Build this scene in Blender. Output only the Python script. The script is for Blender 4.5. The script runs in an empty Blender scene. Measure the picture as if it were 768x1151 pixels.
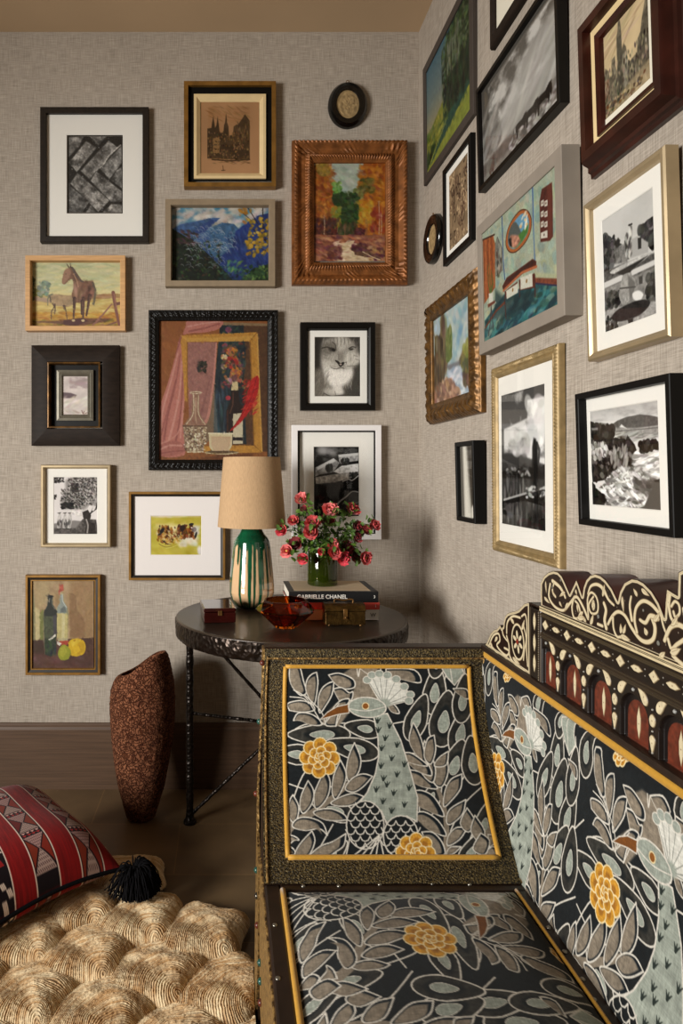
import bpy, math, random
import numpy as np
random.seed(7)
rng = np.random.default_rng(7)
SC = bpy.context.scene
COL = SC.collection
PI = math.pi
# ---- picture geometry: a one-point view straight at the back wall -------------------------------
F, VX, VY, HC = 763., 255., 532., 1.18        # focal length (px of a 768 wide frame), vanishing point, eye height
YB, XR = 2.55, .722                           # back wall and right wall
ZC = 2.838                                    # ceiling

def P(px, py, Y):
    return ((px - VX) * Y / F, Y, HC - (py - VY) * Y / F)
def PX(px, py, X):
    Y = X * F / (px - VX)
    return (X, Y, HC - (py - VY) * Y / F)
def lin(c):
    c = np.asarray(c, dtype=np.float64) / 255.
    return np.where(c <= .04045, c / 12.92, ((c + .055) / 1.055) ** 2.4)

# ---- materials ----------------------------------------------------------------------------------
def mat(name, col=(128, 128, 128), rough=.5, metal=0., var=0., vscale=20., col2=None, vstretch=None, bump=0., bscale=100., btype='noise',
        bstretch=None, coat=0., trans=0., ior=1.45, spec=.5, attr=False, sheen=0., dist=.002, contrast=(.35, .65), rvar=0.):
    m = bpy.data.materials.new(name); m.use_nodes = True
    nt = m.node_tree; N = nt.nodes; L = nt.links
    b = N['Principled BSDF']
    b.inputs['Roughness'].default_value = rough; b.inputs['Metallic'].default_value = metal
    b.inputs['Coat Weight'].default_value = coat; b.inputs['Coat Roughness'].default_value = .06
    b.inputs['Transmission Weight'].default_value = trans; b.inputs['IOR'].default_value = ior
    b.inputs['Specular IOR Level'].default_value = spec; b.inputs['Sheen Weight'].default_value = sheen
    base = tuple(lin(col)) + (1,)
    b.inputs['Base Color'].default_value = base
    tc = N.new('ShaderNodeTexCoord')
    def coords(st):
        if not st: return tc.outputs['Object']
        mp = N.new('ShaderNodeMapping'); mp.inputs['Scale'].default_value = st
        L.new(tc.outputs['Object'], mp.inputs['Vector']); return mp.outputs['Vector']
    colout = None
    if attr:
        a = N.new('ShaderNodeAttribute'); a.attribute_name = 'Col'; colout = a.outputs['Color']
    if var or col2 is not None:
        t = N.new('ShaderNodeTexNoise'); t.inputs['Scale'].default_value = vscale; t.inputs['Detail'].default_value = 5
        L.new(coords(vstretch), t.inputs['Vector'])
        r = N.new('ShaderNodeValToRGB'); r.color_ramp.elements[0].position = contrast[0]; r.color_ramp.elements[1].position = contrast[1]
        L.new(t.outputs['Fac'], r.inputs['Fac'])
        if attr:
            r.color_ramp.elements[0].color = (1 - var,) * 3 + (1,); r.color_ramp.elements[1].color = (1 + var,) * 3 + (1,)
            mx = N.new('ShaderNodeMix'); mx.data_type = 'RGBA'; mx.blend_type = 'MULTIPLY'; mx.inputs['Factor'].default_value = 1
            L.new(colout, mx.inputs[6]); L.new(r.outputs['Color'], mx.inputs[7]); colout = mx.outputs[2]
        else:
            c2 = tuple(lin(col2)) + (1,) if col2 is not None else tuple(x * (1 - var) for x in base[:3]) + (1,)
            r.color_ramp.elements[0].color = c2; r.color_ramp.elements[1].color = base
            colout = r.outputs['Color']
        if rvar:
            rr = N.new('ShaderNodeMapRange'); rr.inputs['To Min'].default_value = rough - rvar; rr.inputs['To Max'].default_value = rough + rvar
            L.new(t.outputs['Fac'], rr.inputs['Value']); L.new(rr.outputs['Result'], b.inputs['Roughness'])
    if colout is not None: L.new(colout, b.inputs['Base Color'])
    if bump:
        if btype == 'voronoi':
            t = N.new('ShaderNodeTexVoronoi'); out = 'Distance'
        elif btype == 'wave':
            t = N.new('ShaderNodeTexWave'); out = 'Fac'; t.inputs['Distortion'].default_value = 2
        else:
            t = N.new('ShaderNodeTexNoise'); out = 'Fac'; t.inputs['Detail'].default_value = 4
        t.inputs['Scale'].default_value = bscale
        L.new(coords(bstretch), t.inputs['Vector'])
        bp = N.new('ShaderNodeBump'); bp.inputs['Strength'].default_value = bump; bp.inputs['Distance'].default_value = dist
        L.new(t.outputs[out], bp.inputs['Height']); L.new(bp.outputs['Normal'], b.inputs['Normal'])
    return m

# ---- meshes -------------------------------------------------------------------------------------
class MB:
    def __init__(s): s.v = []; s.f = []
    def add(s, v, f):
        o = len(s.v); s.v.extend(tuple(map(float, p)) for p in v); s.f.extend(tuple(int(i) + o for i in q) for q in f); return s
    def box(s, x0, x1, y0, y1, z0, z1):
        v = [(x, y, z) for z in (z0, z1) for y in (y0, y1) for x in (x0, x1)]
        return s.add(v, [(0, 2, 3, 1), (4, 5, 7, 6), (0, 1, 5, 4), (2, 6, 7, 3), (0, 4, 6, 2), (1, 3, 7, 5)])
    def hexa(s, b, t):              # 4 bottom points, 4 top points (same winding, ccw from above)
        return s.add(list(b) + list(t), [(3, 2, 1, 0), (4, 5, 6, 7), (0, 1, 5, 4), (1, 2, 6, 5), (2, 3, 7, 6), (3, 0, 4, 7)])
    def tube(s, pts, r, n=10, cap=True):
        pts = [np.array(p, float) for p in pts]; m = len(pts)
        rs = [r] * m if not hasattr(r, '__len__') else list(r)
        vs = []; pu = None
        for i, p in enumerate(pts):
            d = pts[min(i + 1, m - 1)] - pts[max(i - 1, 0)]; d = d / (np.linalg.norm(d) + 1e-12)
            if pu is None:
                h = np.array((0, 0, 1.)) if abs(d[2]) < .9 else np.array((1., 0, 0)); u = np.cross(d, h)
            else: u = pu - d * np.dot(pu, d)
            u = u / (np.linalg.norm(u) + 1e-12); pu = u; w = np.cross(d, u)
            for k in range(n):
                a = 2 * PI * k / n; vs.append(p + rs[i] * (math.cos(a) * u + math.sin(a) * w))
        fs = [(i * n + k, i * n + (k + 1) % n, (i + 1) * n + (k + 1) % n, (i + 1) * n + k) for i in range(m - 1) for k in range(n)]
        if cap: fs += [tuple(range(n))[::-1], tuple((m - 1) * n + k for k in range(n))]
        return s.add(vs, fs)
    def lathe(s, prof, n=32, c=(0, 0, 0), cap=(False, False), rot=0., fn=None):
        vs = []
        for j, (r, z) in enumerate(prof):
            for k in range(n):
                a = 2 * PI * k / n + rot
                p = (c[0] + r * math.cos(a), c[1] + r * math.sin(a), c[2] + z)
                vs.append(fn(p, j, a) if fn else p)
        m = len(prof)
        fs = [(i * n + k, i * n + (k + 1) % n, (i + 1) * n + (k + 1) % n, (i + 1) * n + k) for i in range(m - 1) for k in range(n)]
        if cap[0]: fs.append(tuple(range(n))[::-1])
        if cap[1]: fs.append(tuple((m - 1) * n + k for k in range(n)))
        return s.add(vs, fs)
    def ball(s, c, r, nu=12, nv=8, hemi=False):
        r = (r,) * 3 if not hasattr(r, '__len__') else r
        prof = []
        for j in range(nv + 1):
            t = PI * j / nv
            prof.append((max(math.sin(t), 1e-4), -math.cos(t)))
        vs = [(c[0] + r[0] * q * math.cos(2 * PI * k / nu), c[1] + r[1] * q * math.sin(2 * PI * k / nu), c[2] + r[2] * z) for q, z in prof for k in range(nu)]
        fs = [(i * nu + k, i * nu + (k + 1) % nu, (i + 1) * nu + (k + 1) % nu, (i + 1) * nu + k) for i in range(nv) for k in range(nu)]
        return s.add(vs, fs)
    def prism(s, poly, fn, n0, n1):
        m = len(poly)
        v = [fn(a, b, n0) for a, b in poly] + [fn(a, b, n1) for a, b in poly]
        return s.add(v, [tuple(range(m))[::-1], tuple(range(m, 2 * m))] + [(i, (i + 1) % m, m + (i + 1) % m, m + i) for i in range(m)])
    def grid(s, nu, nv, fn):
        vs = [fn(i / (nu - 1), j / (nv - 1)) for j in range(nv) for i in range(nu)]
        return s.add(vs, [(j * nu + i, j * nu + i + 1, (j + 1) * nu + i + 1, (j + 1) * nu + i) for j in range(nv - 1) for i in range(nu - 1)])

ROOTLOC = {}
def link(o, parent):
    COL.objects.link(o)
    if parent is not None: o.parent = parent
    return o
def wloc(parent):
    p = np.zeros(3)
    while parent is not None:
        p += np.array(parent.location); parent = parent.parent
    return p
def obj(name, mb, m, parent=None, smooth=30, bevel=0., local=False, label=None, seg=2, origin=None, subsurf=0):
    me = bpy.data.meshes.new(name)
    off = np.zeros(3) if local or parent is None else wloc(parent)
    loc = np.zeros(3)
    if origin is not None: loc = np.array(origin, float) - off; off = np.array(origin, float)
    v = np.array(mb.v, float) - off
    me.from_pydata(v.tolist(), [], mb.f)
    me.materials.append(m)
    if smooth:
        me.polygons.foreach_set('use_smooth', np.ones(len(me.polygons), bool))
        if smooth < 180: me.set_sharp_from_angle(angle=math.radians(smooth))
    me.update()
    o = bpy.data.objects.new(name, me); link(o, parent); o.location = loc
    if bevel:
        bm = o.modifiers.new('bevel', 'BEVEL'); bm.width = bevel; bm.segments = seg; bm.limit_method = 'ANGLE'; bm.angle_limit = math.radians(40)
    if subsurf:
        sm = o.modifiers.new('sub', 'SUBSURF'); sm.levels = subsurf; sm.render_levels = subsurf
    if label: o['label'] = label
    return o
def tag(o, label, cat, group=None):
    o['label'] = label; o['category'] = cat
    if group: o['group'] = group
    return o
def thing(name, label, cat, loc=(0, 0, 0), rz=0., group=None):
    o = bpy.data.objects.new(name, None); link(o, None); o.empty_display_size = .05
    o.location = loc; o.rotation_euler = (0, 0, rz)
    return tag(o, label, cat, group)
def struct(name, mb, m, **k):
    o = obj(name, mb, m, **k); o['kind'] = 'structure'; return o

def npgrid(name, V, colors, m, parent=None, local=False, smooth=True, label=None, keep=None):
    """V: (H,W,3) points, colors: (H,W,3) linear; one mesh object with a point colour layer"""
    H, W = V.shape[:2]
    idx = np.arange(H * W).reshape(H, W)
    q = np.stack([idx[:-1, :-1], idx[1:, :-1], idx[1:, 1:], idx[:-1, 1:]], -1).reshape(-1, 4)
    vv = V.reshape(-1, 3).astype(np.float64); cc = None if colors is None else colors.reshape(-1, 3)
    if keep is not None:
        kq = keep.reshape(-1)[q].all(1); q = q[kq]
        used = np.zeros(H * W, bool); used[q.ravel()] = True
        mp = np.cumsum(used) - 1; q = mp[q]; vv = vv[used]; cc = None if cc is None else cc[used]
    if parent is not None and not local: vv = vv - wloc(parent)
    me = bpy.data.meshes.new(name)
    me.vertices.add(len(vv)); me.vertices.foreach_set('co', vv.astype(np.float32).ravel())
    me.loops.add(q.size); me.loops.foreach_set('vertex_index', q.astype(np.int32).ravel())
    me.polygons.add(len(q)); me.polygons.foreach_set('loop_start', np.arange(0, q.size, 4, dtype=np.int32))
    me.polygons.foreach_set('loop_total', np.full(len(q), 4, np.int32))
    me.update(calc_edges=True); me.validate()
    if smooth: me.polygons.foreach_set('use_smooth', np.ones(len(q), bool))
    if cc is not None:
        a = me.color_attributes.new('Col', 'FLOAT_COLOR', 'POINT')
        a.data.foreach_set('color', np.concatenate([cc, np.ones((len(cc), 1))], 1).astype(np.float32).ravel())
    me.materials.append(m); me.update()
    o = bpy.data.objects.new(name, me); link(o, parent)
    if label: o['label'] = label
    return o

# ---- a small painter: pigment laid on a canvas that becomes a colour layer of a fine mesh --------
def cr(pts, n=8, closed=False):
    p = np.array(pts, float); m = len(p); out = []
    for i in range(m if closed else m - 1):
        if closed: a, b, c, d = p[(i - 1) % m], p[i], p[(i + 1) % m], p[(i + 2) % m]
        else: a, b, c, d = p[max(i - 1, 0)], p[i], p[i + 1], p[min(i + 2, m - 1)]
        for t in np.arange(n) / n:
            out.append(.5 * ((2 * b) + (-a + c) * t + (2 * a - 5 * b + 4 * c - d) * t * t + (-a + 3 * b - 3 * c + d) * t ** 3))
    if not closed: out.append(p[-1])
    return np.array(out)
def inpoly(pts, x, y):
    p = np.array(pts, float); r = np.zeros(np.shape(x), bool)
    for (x0, y0), (x1, y1) in zip(p, np.roll(p, -1, 0)):
        if y0 == y1: continue
        r ^= ((y0 > y) != (y1 > y)) & (x < (x1 - x0) * (y - y0) / (y1 - y0) + x0)
    return r
def fbm(H, W, sx, sy, octaves=4, seed=0):
    r = np.random.default_rng(seed); out = np.zeros((H, W)); amp = 1.; tot = 0
    for o in range(octaves):
        gw, gh = max(2, int(W / sx) + 2), max(2, int(H / sy) + 2)
        g = r.random((gh + 1, gw + 1))
        x = np.linspace(0, gw - 1.001, W); y = np.linspace(0, gh - 1.001, H)
        xi = x.astype(int); yi = y.astype(int); fx = (x - xi); fy = (y - yi)[:, None]
        fx = fx * fx * (3 - 2 * fx); fy = fy * fy * (3 - 2 * fy)
        a = g[yi][:, xi]; b = g[yi][:, xi + 1]; c = g[yi + 1][:, xi]; d = g[yi + 1][:, xi + 1]
        out += amp * ((a * (1 - fx) + b * fx) * (1 - fy) + (c * (1 - fx) + d * fx) * fy)
        tot += amp; amp *= .55; sx = max(sx / 2, 1); sy = max(sy / 2, 1)
    return out / tot

class Cv:
    def __init__(s, x0, y0, x1, y1, W, bg=(0, 0, 0)):
        s.b = (x0, y0, x1, y1); s.W = int(W); s.k = (W - 1) / (x1 - x0); s.H = max(2, int(round((y1 - y0) * s.k)) + 1)
        s.X, s.Y = np.meshgrid(np.linspace(x0, x1, s.W), np.linspace(y0, y1, s.H))
        s.c = np.empty((s.H, s.W, 3)); s.c[:] = np.array(bg) / 255.
        s.h = np.zeros((s.H, s.W)); s.seed = 1
        s.T = lambda p: p
    def win(s, x0, y0, x1, y1, pad=2):
        i0 = max(0, int((x0 - s.b[0]) * s.k) - pad); i1 = min(s.W, int((x1 - s.b[0]) * s.k) + pad + 2)
        j0 = max(0, int((y0 - s.b[1]) * s.k) - pad); j1 = min(s.H, int((y1 - s.b[1]) * s.k) + pad + 2)
        return None if i1 <= i0 or j1 <= j0 else (slice(j0, j1), slice(i0, i1))
    def put(s, sl, m, col, h=None):
        if col is not None:
            col = np.array(col, float) / 255. if np.ndim(col) == 1 else col
            s.c[sl] = s.c[sl] * (1 - m[..., None]) + col * m[..., None]
        if h is not None: s.h[sl] = s.h[sl] * (1 - m) + h * m
    def sd(s, pts, sl):
        X, Y = s.X[sl], s.Y[sl]; d = np.full(X.shape, 1e18); ins = np.zeros(X.shape, bool)
        q = np.roll(pts, -1, 0)
        for (x0, y0), (x1, y1) in zip(pts, q):
            ex, ey = x1 - x0, y1 - y0; wx, wy = X - x0, Y - y0
            t = np.clip((wx * ex + wy * ey) / (ex * ex + ey * ey + 1e-12), 0, 1)
            d = np.minimum(d, (wx - ex * t) ** 2 + (wy - ey * t) ** 2)
            if y0 != y1: ins ^= ((y0 > Y) != (y1 > Y)) & (X < (x1 - x0) * (Y - y0) / (y1 - y0) + x0)
        d = np.sqrt(d); return np.where(ins, -d, d)
    def poly(s, pts, col, a=1., soft=None, edge=None, ew=0., smooth=False, h=None, tex=0., tscale=6):
        p = np.array([s.T(q) for q in pts], float)
        if smooth: p = cr(p, 6, True)
        sl = s.win(p[:, 0].min() - ew, p[:, 1].min() - ew, p[:, 0].max() + ew, p[:, 1].max() + ew, 3)
        if sl is None: return
        d = s.sd(p, sl) * s.k; so = 1. if soft is None else soft * s.k
        m = np.clip(.5 - d / so, 0, 1) * a
        if tex:
            s.seed += 1; n = fbm(d.shape[0], d.shape[1], tscale, tscale, 3, s.seed)
            col = np.clip(np.array(col, float)[None, None] / 255. * (1 + tex * (n - .5) * 2)[..., None], 0, 1)
        s.put(sl, m, col, h)
        if edge is not None: s.put(sl, np.clip(.5 - (np.abs(d) - ew * s.k / 2), 0, 1), edge, None)
    def ell(s, cx, cy, rx, ry, col, rot=0., a=1., soft=None, h=None):
        cx, cy = s.T((cx, cy)); R = max(rx, ry)
        sl = s.win(cx - R, cy - R, cx + R, cy + R, 3)
        if sl is None: return
        X, Y = s.X[sl] - cx, s.Y[sl] - cy; c_, s_ = math.cos(rot), math.sin(rot)
        u, v = (X * c_ + Y * s_) / rx, (-X * s_ + Y * c_) / ry
        d = (np.sqrt(u * u + v * v) - 1) * min(rx, ry) * s.k
        so = 1. if soft is None else soft * s.k
        s.put(sl, np.clip(.5 - d / so, 0, 1) * a, col, h)
    def line(s, pts, w, col, a=1., smooth=False, h=None, soft=1.):
        p = np.array([s.T(q) for q in pts], float)
        if smooth: p = cr(p, 6)
        w0, w1 = (w, w) if not hasattr(w, '__len__') else w; W = max(w0, w1)
        sl = s.win(p[:, 0].min() - W, p[:, 1].min() - W, p[:, 0].max() + W, p[:, 1].max() + W, 3)
        if sl is None: return
        X, Y = s.X[sl], s.Y[sl]; best = np.full(X.shape, 1e18); n = len(p) - 1
        for i in range(n):
            (x0, y0), (x1, y1) = p[i], p[i + 1]; ex, ey = x1 - x0, y1 - y0
            t = np.clip(((X - x0) * ex + (Y - y0) * ey) / (ex * ex + ey * ey + 1e-12), 0, 1)
            d = np.sqrt((X - x0 - ex * t) ** 2 + (Y - y0 - ey * t) ** 2) - (w0 + (w1 - w0) * (i + t) / n) / 2
            best = np.minimum(best, d)
        s.put(sl, np.clip(.5 - best * s.k / soft, 0, 1) * a, col, h)
    def dabs(s, n, reg, size, cols, ang=0., spread=PI, a=.9, jit=12, soft=1.5):
        r = rng; reg = np.array([s.T(q) for q in reg], float)
        if len(reg) == 2: reg = np.array([reg[0], (reg[1][0], reg[0][1]), reg[1], (reg[0][0], reg[1][1])])
        lo, hi = reg.min(0), reg.max(0); k = 0; tries = 0; T = s.T; s.T = lambda p: p
        while k < n and tries < n * 12:
            tries += 1; x, y = lo + r.random(2) * (hi - lo)
            if not inpoly(reg, np.array(x), np.array(y)): continue
            k += 1; c = np.clip(np.array(cols[r.integers(len(cols))], float) + r.normal(0, jit) + r.normal(0, jit * .4, 3), 0, 255); f = .6 + .8 * r.random()
            s.ell(x, y, size[0] * f, size[1] * f, c, ang + (r.random() - .5) * 2 * spread, a, soft / s.k)
        s.T = T
    def painterly(s, n, size, ang=0., spread=PI, jit=9, a=.7):
        for _ in range(n):
            i, j = rng.integers(s.W), rng.integers(s.H); f = .6 + .8 * rng.random()
            c = np.clip(s.c[j, i] * 255 + rng.normal(0, jit) + rng.normal(0, jit * .35, 3), 0, 255)
            s.ell(s.X[j, i], s.Y[j, i], size[0] * f, size[1] * f, c, ang + (rng.random() - .5) * 2 * spread, a, 1.5 / s.k)
    def blur(s, r):
        for ax in (0, 1):
            for _ in range(2):
                pad = [(0, 0)] * 3; pad[ax] = (r + 1, r); q = np.cumsum(np.pad(s.c, pad, mode='edge'), ax); n = s.c.shape[ax]; w = 2 * r + 1
                s.c = (q[w:w + n] - q[:n]) / w if ax == 0 else (q[:, w:w + n] - q[:, :n]) / w
    def grade(s, sat=1., mul=1., con=1.):
        g = s.c.mean(-1, keepdims=True); s.c = np.clip(((g + (s.c - g) * sat) * mul - .35) * con + .35, 0, 1)
    def vgrad(s, stops, y0=None, y1=None):
        y0 = s.b[1] if y0 is None else y0; y1 = s.b[3] if y1 is None else y1
        t = np.clip((s.Y[:, 0] - y0) / (y1 - y0), 0, 1); xs = [q[0] for q in stops]
        m = (s.Y[:, 0] >= y0) & (s.Y[:, 0] <= y1)
        g = np.stack([np.interp(t, xs, [q[1][k] / 255. for q in stops]) for k in range(3)], -1)
        s.c[m] = g[m][:, None, :]
    def noise(s, amt, sx=3, sy=3, oc=3, seed=5, tint=False):
        n = fbm(s.H, s.W, sx, sy, oc, seed) - .5
        s.c = np.clip(s.c * (1 + 2 * amt * n)[..., None], 0, 1)
    def cloud(s, reg, col, sx, sy, th=.5, soft=.15, a=1., seed=3, oc=5):
        p = np.array([s.T(q) for q in reg], float)
        if len(p) == 2: p = np.array([p[0], (p[1][0], p[0][1]), p[1], (p[0][0], p[1][1])])
        sl = s.win(p[:, 0].min(), p[:, 1].min(), p[:, 0].max(), p[:, 1].max(), 0)
        n = fbm(s.H, s.W, sx * s.k, sy * s.k, oc, seed)[sl]
        d = s.sd(p, sl); m = np.clip((n - th) / soft + .5, 0, 1) * np.clip(-d * s.k / 3, 0, 1) * a
        s.put(sl, m, col)
    def linear(s, gain=1.): return np.clip(lin(np.clip(s.c, 0, 1) * 255.) * gain, 0, .9)
# ================================ camera, light, setting ==========================================
cam = bpy.data.cameras.new('camera'); co = bpy.data.objects.new('camera', cam); COL.objects.link(co); SC.camera = co
co.location = (0, 0, HC); co.rotation_euler = (PI / 2, 0, 0)
cam.sensor_fit = 'AUTO'; cam.sensor_width = 36; cam.lens = F / 1151 * 36
cam.shift_x = (384 - VX) / 1151; cam.shift_y = (VY - 575.5) / 1151
cam.clip_start = .05
SC.view_settings.view_transform = 'Standard'; SC.view_settings.look = 'None'; SC.view_settings.gamma = 1
SC.view_settings.use_curve_mapping = False; SC.view_settings.exposure = 0.

def area(name, loc, target, sx, sy, power, col, spread=180):
    l = bpy.data.lights.new(name, 'AREA'); l.shape = 'RECTANGLE'; l.size = sx; l.size_y = sy; l.energy = power; l.color = col; l.spread = math.radians(spread)
    o = bpy.data.objects.new(name, l); COL.objects.link(o); o.location = loc
    d = np.array(target, float) - np.array(loc, float)
    from mathutils import Vector
    o.rotation_euler = Vector(d).to_track_quat('-Z', 'Y').to_euler()
    return o
area('window_daylight', (-2.75, -.45, 1.36), (.62, 2.2, .93), 1.15, 1.15, 54, (1., .975, .93), 85)
w = bpy.data.worlds.new('world'); SC.world = w; w.use_nodes = True
w.node_tree.nodes['Background'].inputs['Color'].default_value = (1., .77, .54, 1); w.node_tree.nodes['Background'].inputs['Strength'].default_value = .05

def linen():
    m = bpy.data.materials.new('linen_wallcovering'); m.use_nodes = True; nt = m.node_tree; N = nt.nodes; L = nt.links
    b = N['Principled BSDF']; b.inputs['Roughness'].default_value = .85; b.inputs['Specular IOR Level'].default_value = .2
    tc = N.new('ShaderNodeTexCoord')
    def tex(scale, sc, detail=3):
        mp = N.new('ShaderNodeMapping'); mp.inputs['Scale'].default_value = sc
        L.new(tc.outputs['Object'], mp.inputs['Vector'])
        t = N.new('ShaderNodeTexNoise'); t.inputs['Scale'].default_value = scale; t.inputs['Detail'].default_value = detail
        L.new(mp.outputs['Vector'], t.inputs['Vector']); return t.outputs['Fac']
    def mth(op, a, c):
        n = N.new('ShaderNodeMath'); n.operation = op
        for i, q in enumerate((a, c)):
            if isinstance(q, float): n.inputs[i].default_value = q
            else: L.new(q, n.inputs[i])
        return n.outputs[0]
    hz = tex(1, (22, 22, 480)); vt = tex(1, (480, 480, 18)); big = tex(3, (1, 1, 1))
    f = mth('ADD', mth('MULTIPLY', hz, .5), mth('MULTIPLY', vt, .5))
    r = N.new('ShaderNodeValToRGB'); e = r.color_ramp.elements
    e[0].position = .36; e[0].color = (.27, .23, .186, 1); e[1].position = .64; e[1].color = (.485, .42, .35, 1)
    L.new(mth('ADD', f, mth('MULTIPLY', mth('SUBTRACT', big, .5), .12)), r.inputs['Fac']); L.new(r.outputs['Color'], b.inputs['Base Color'])
    bp = N.new('ShaderNodeBump'); bp.inputs['Strength'].default_value = .5; bp.inputs['Distance'].default_value = .002
    L.new(f, bp.inputs['Height']); L.new(bp.outputs['Normal'], b.inputs['Normal'])
    return m
M = {}
M['linen'] = linen()
M['ceiling'] = mat('ceiling_paint', (196, 168, 134), .9, var=.04, vscale=4)
M['baseboard'] = mat('oak_baseboard', (92, 69, 51), .5, var=.3, vscale=6, vstretch=(.6, 9, 26), bump=.15, bscale=8, bstretch=(2, 10, 40))
def floor_mat():
    m = mat('stone_floor', (126, 101, 72), .42, var=.35, vscale=5, bump=.08, bscale=14)
    nt = m.node_tree; N = nt.nodes; L = nt.links; b = N['Principled BSDF']
    src = b.inputs['Base Color'].links[0].from_socket
    tc = N.new('ShaderNodeTexCoord'); mp = N.new('ShaderNodeMapping'); mp.inputs['Location'].default_value = (.156, .027, 0)
    L.new(tc.outputs['Object'], mp.inputs['Vector'])
    br = N.new('ShaderNodeTexBrick'); br.inputs['Scale'].default_value = 1; br.inputs['Mortar Size'].default_value = .0018; br.inputs['Brick Width'].default_value = .6
    br.inputs['Row Height'].default_value = .289; br.inputs['Color1'].default_value = (1, 1, 1, 1); br.inputs['Color2'].default_value = (.72, .74, .7, 1); br.inputs['Mortar'].default_value = (1.35, 1.3, 1.15, 1)
    L.new(mp.outputs['Vector'], br.inputs['Vector'])
    mx = N.new('ShaderNodeMix'); mx.data_type = 'RGBA'; mx.blend_type = 'MULTIPLY'; mx.inputs['Factor'].default_value = 1
    L.new(src, mx.inputs[6]); L.new(br.outputs['Color'], mx.inputs[7]); L.new(mx.outputs[2], b.inputs['Base Color'])
    return m
M['floor'] = floor_mat()
struct('floor', MB().box(-3.2, XR + .1, -1.2, YB + .1, -.1, 0), M['floor'], smooth=0)
struct('ceiling', MB().box(-3.2, XR + .1, -1.2, YB + .1, ZC, ZC + .1), M['ceiling'], smooth=0)
struct('wall_back', MB().box(-3.2, XR + .1, YB, YB + .1, 0, ZC), M['linen'], smooth=0)
struct('wall_right', MB().box(XR, XR + .1, -1.2, YB, 0, ZC), M['linen'], smooth=0)
bb = [(0, 0), (.016, 0), (.016, .222), (.013, .232), (.013, .238), (.009, .2445), (0, .2445)]
struct('baseboard_back', MB().prism(bb, lambda n, z, x: (x, YB - n, z), -3.2, XR), M['baseboard'], smooth=0)
struct('baseboard_right', MB().prism(bb, lambda n, z, y: (XR - n, y, z), -1.2, YB - .016), M['baseboard'], smooth=0)
# ================================ pictures: frames ================================================
def WBack(a, b, n): return (a, YB - n, b)
class Rect: pass
def rectB(x0, y0, x1, y1, n):
    Y = YB - n; r = Rect(); r.a0 = (x0 - VX) * Y / F; r.a1 = (x1 - VX) * Y / F; r.b1 = HC - (y0 - VY) * Y / F; r.b0 = HC - (y1 - VY) * Y / F
    return r
def rectR(q, n, lean=None):
    """corners tl,tr,br,bl in the photograph of a rectangle n in front of the right wall; hung pictures lean out at the top"""
    (xl, yl), (xr, yr), (xr2, yr2), (xl2, yl2) = q
    r = Rect(); Xb = XR - n
    if lean is None:
        ratio = .5 * ((xl - VX) / (xl2 - VX) + (xr - VX) / (xr2 - VX)); lean = min(max(Xb - Xb * ratio, -.004), .02)
    Xt = Xb - lean; r.lean = lean
    r.a0 = -.5 * (PX(xl, yl, Xt)[1] + PX(xl2, yl2, Xb)[1]); r.a1 = -.5 * (PX(xr, yr, Xt)[1] + PX(xr2, yr2, Xb)[1])
    r.b1 = .5 * (PX(xl, yl, Xt)[2] + PX(xr, yr, Xt)[2]); r.b0 = .5 * (PX(xl2, yl2, Xb)[2] + PX(xr2, yr2, Xb)[2])
    return r
def WRight(r):
    b0, h, lean = r.b0, r.b1 - r.b0, getattr(r, 'lean', 0)
    return lambda a, b, n: (XR - n - lean * (b - b0) / h, -a, b)

def frame_mb(r, prof, W, step=None, disp=None, back=True):
    """mitred moulding swept round a rectangle; prof = [(inset, height off the wall)]"""
    prof = list(prof)
    if step:
        q = [prof[0]]
        for (i0, n0), (i1, n1) in zip(prof, prof[1:]):
            k = max(1, int(round(math.hypot(i1 - i0, n1 - n0) / step)))
            q += [(i0 + (i1 - i0) * t / k, n0 + (n1 - n0) * t / k) for t in range(1, k + 1)]
        prof = q
    mb = MB(); m = len(prof)
    def corner(k, i): return [(r.a0 + i, r.b0 + i), (r.a1 - i, r.b0 + i), (r.a1 - i, r.b1 - i), (r.a0 + i, r.b1 - i)][k % 4]
    for k in range(4):
        Ls = [(r.a1 - r.a0), (r.b1 - r.b0)][k % 2]
        N = max(1, int(Ls / step)) if step else 1
        vs = []
        for t in range(N + 1):
            f = t / N
            for j, (i, n) in enumerate(prof):
                c0, c1 = corner(k, i), corner(k + 1, i)
                a, b = c0[0] + (c1[0] - c0[0]) * f, c0[1] + (c1[1] - c0[1]) * f
                if disp: n = n + disp(k, f * Ls, Ls, i, n) * (1 if 0 < j else 0)
                vs.append(W(a, b, max(n, 0)))
        mb.add(vs, [(t * m + j, (t + 1) * m + j, (t + 1) * m + j + 1, t * m + j + 1) for t in range(N) for j in range(m - 1)])
    return mb
def ring_mb(r, o, W, n, drop=.0015):
    """mat board: the area of r outside opening o at height n, with a small bevelled edge down"""
    mb = MB()
    R = [(r.a0, r.b0), (r.a1, r.b0), (r.a1, r.b1), (r.a0, r.b1)]; O = [(o.a0, o.b0), (o.a1, o.b0), (o.a1, o.b1), (o.a0, o.b1)]
    e = drop; I = [(o.a0 + e, o.b0 + e), (o.a1 - e, o.b0 + e), (o.a1 - e, o.b1 - e), (o.a0 + e, o.b1 - e)]
    v = [W(a, b, n) for a, b in R] + [W(a, b, n) for a, b in O] + [W(a, b, n - drop) for a, b in I]
    f = [(k, (k + 1) % 4, 4 + (k + 1) % 4, 4 + k) for k in range(4)] + [(4 + k, 4 + (k + 1) % 4, 8 + (k + 1) % 4, 8 + k) for k in range(4)]
    return mb.add(v, f)
def inset(r, i, j=None):
    q = Rect(); j = i if j is None else j; q.a0, q.a1, q.b0, q.b1 = r.a0 + i, r.a1 - i, r.b0 + j, r.b1 - j; return q

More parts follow.
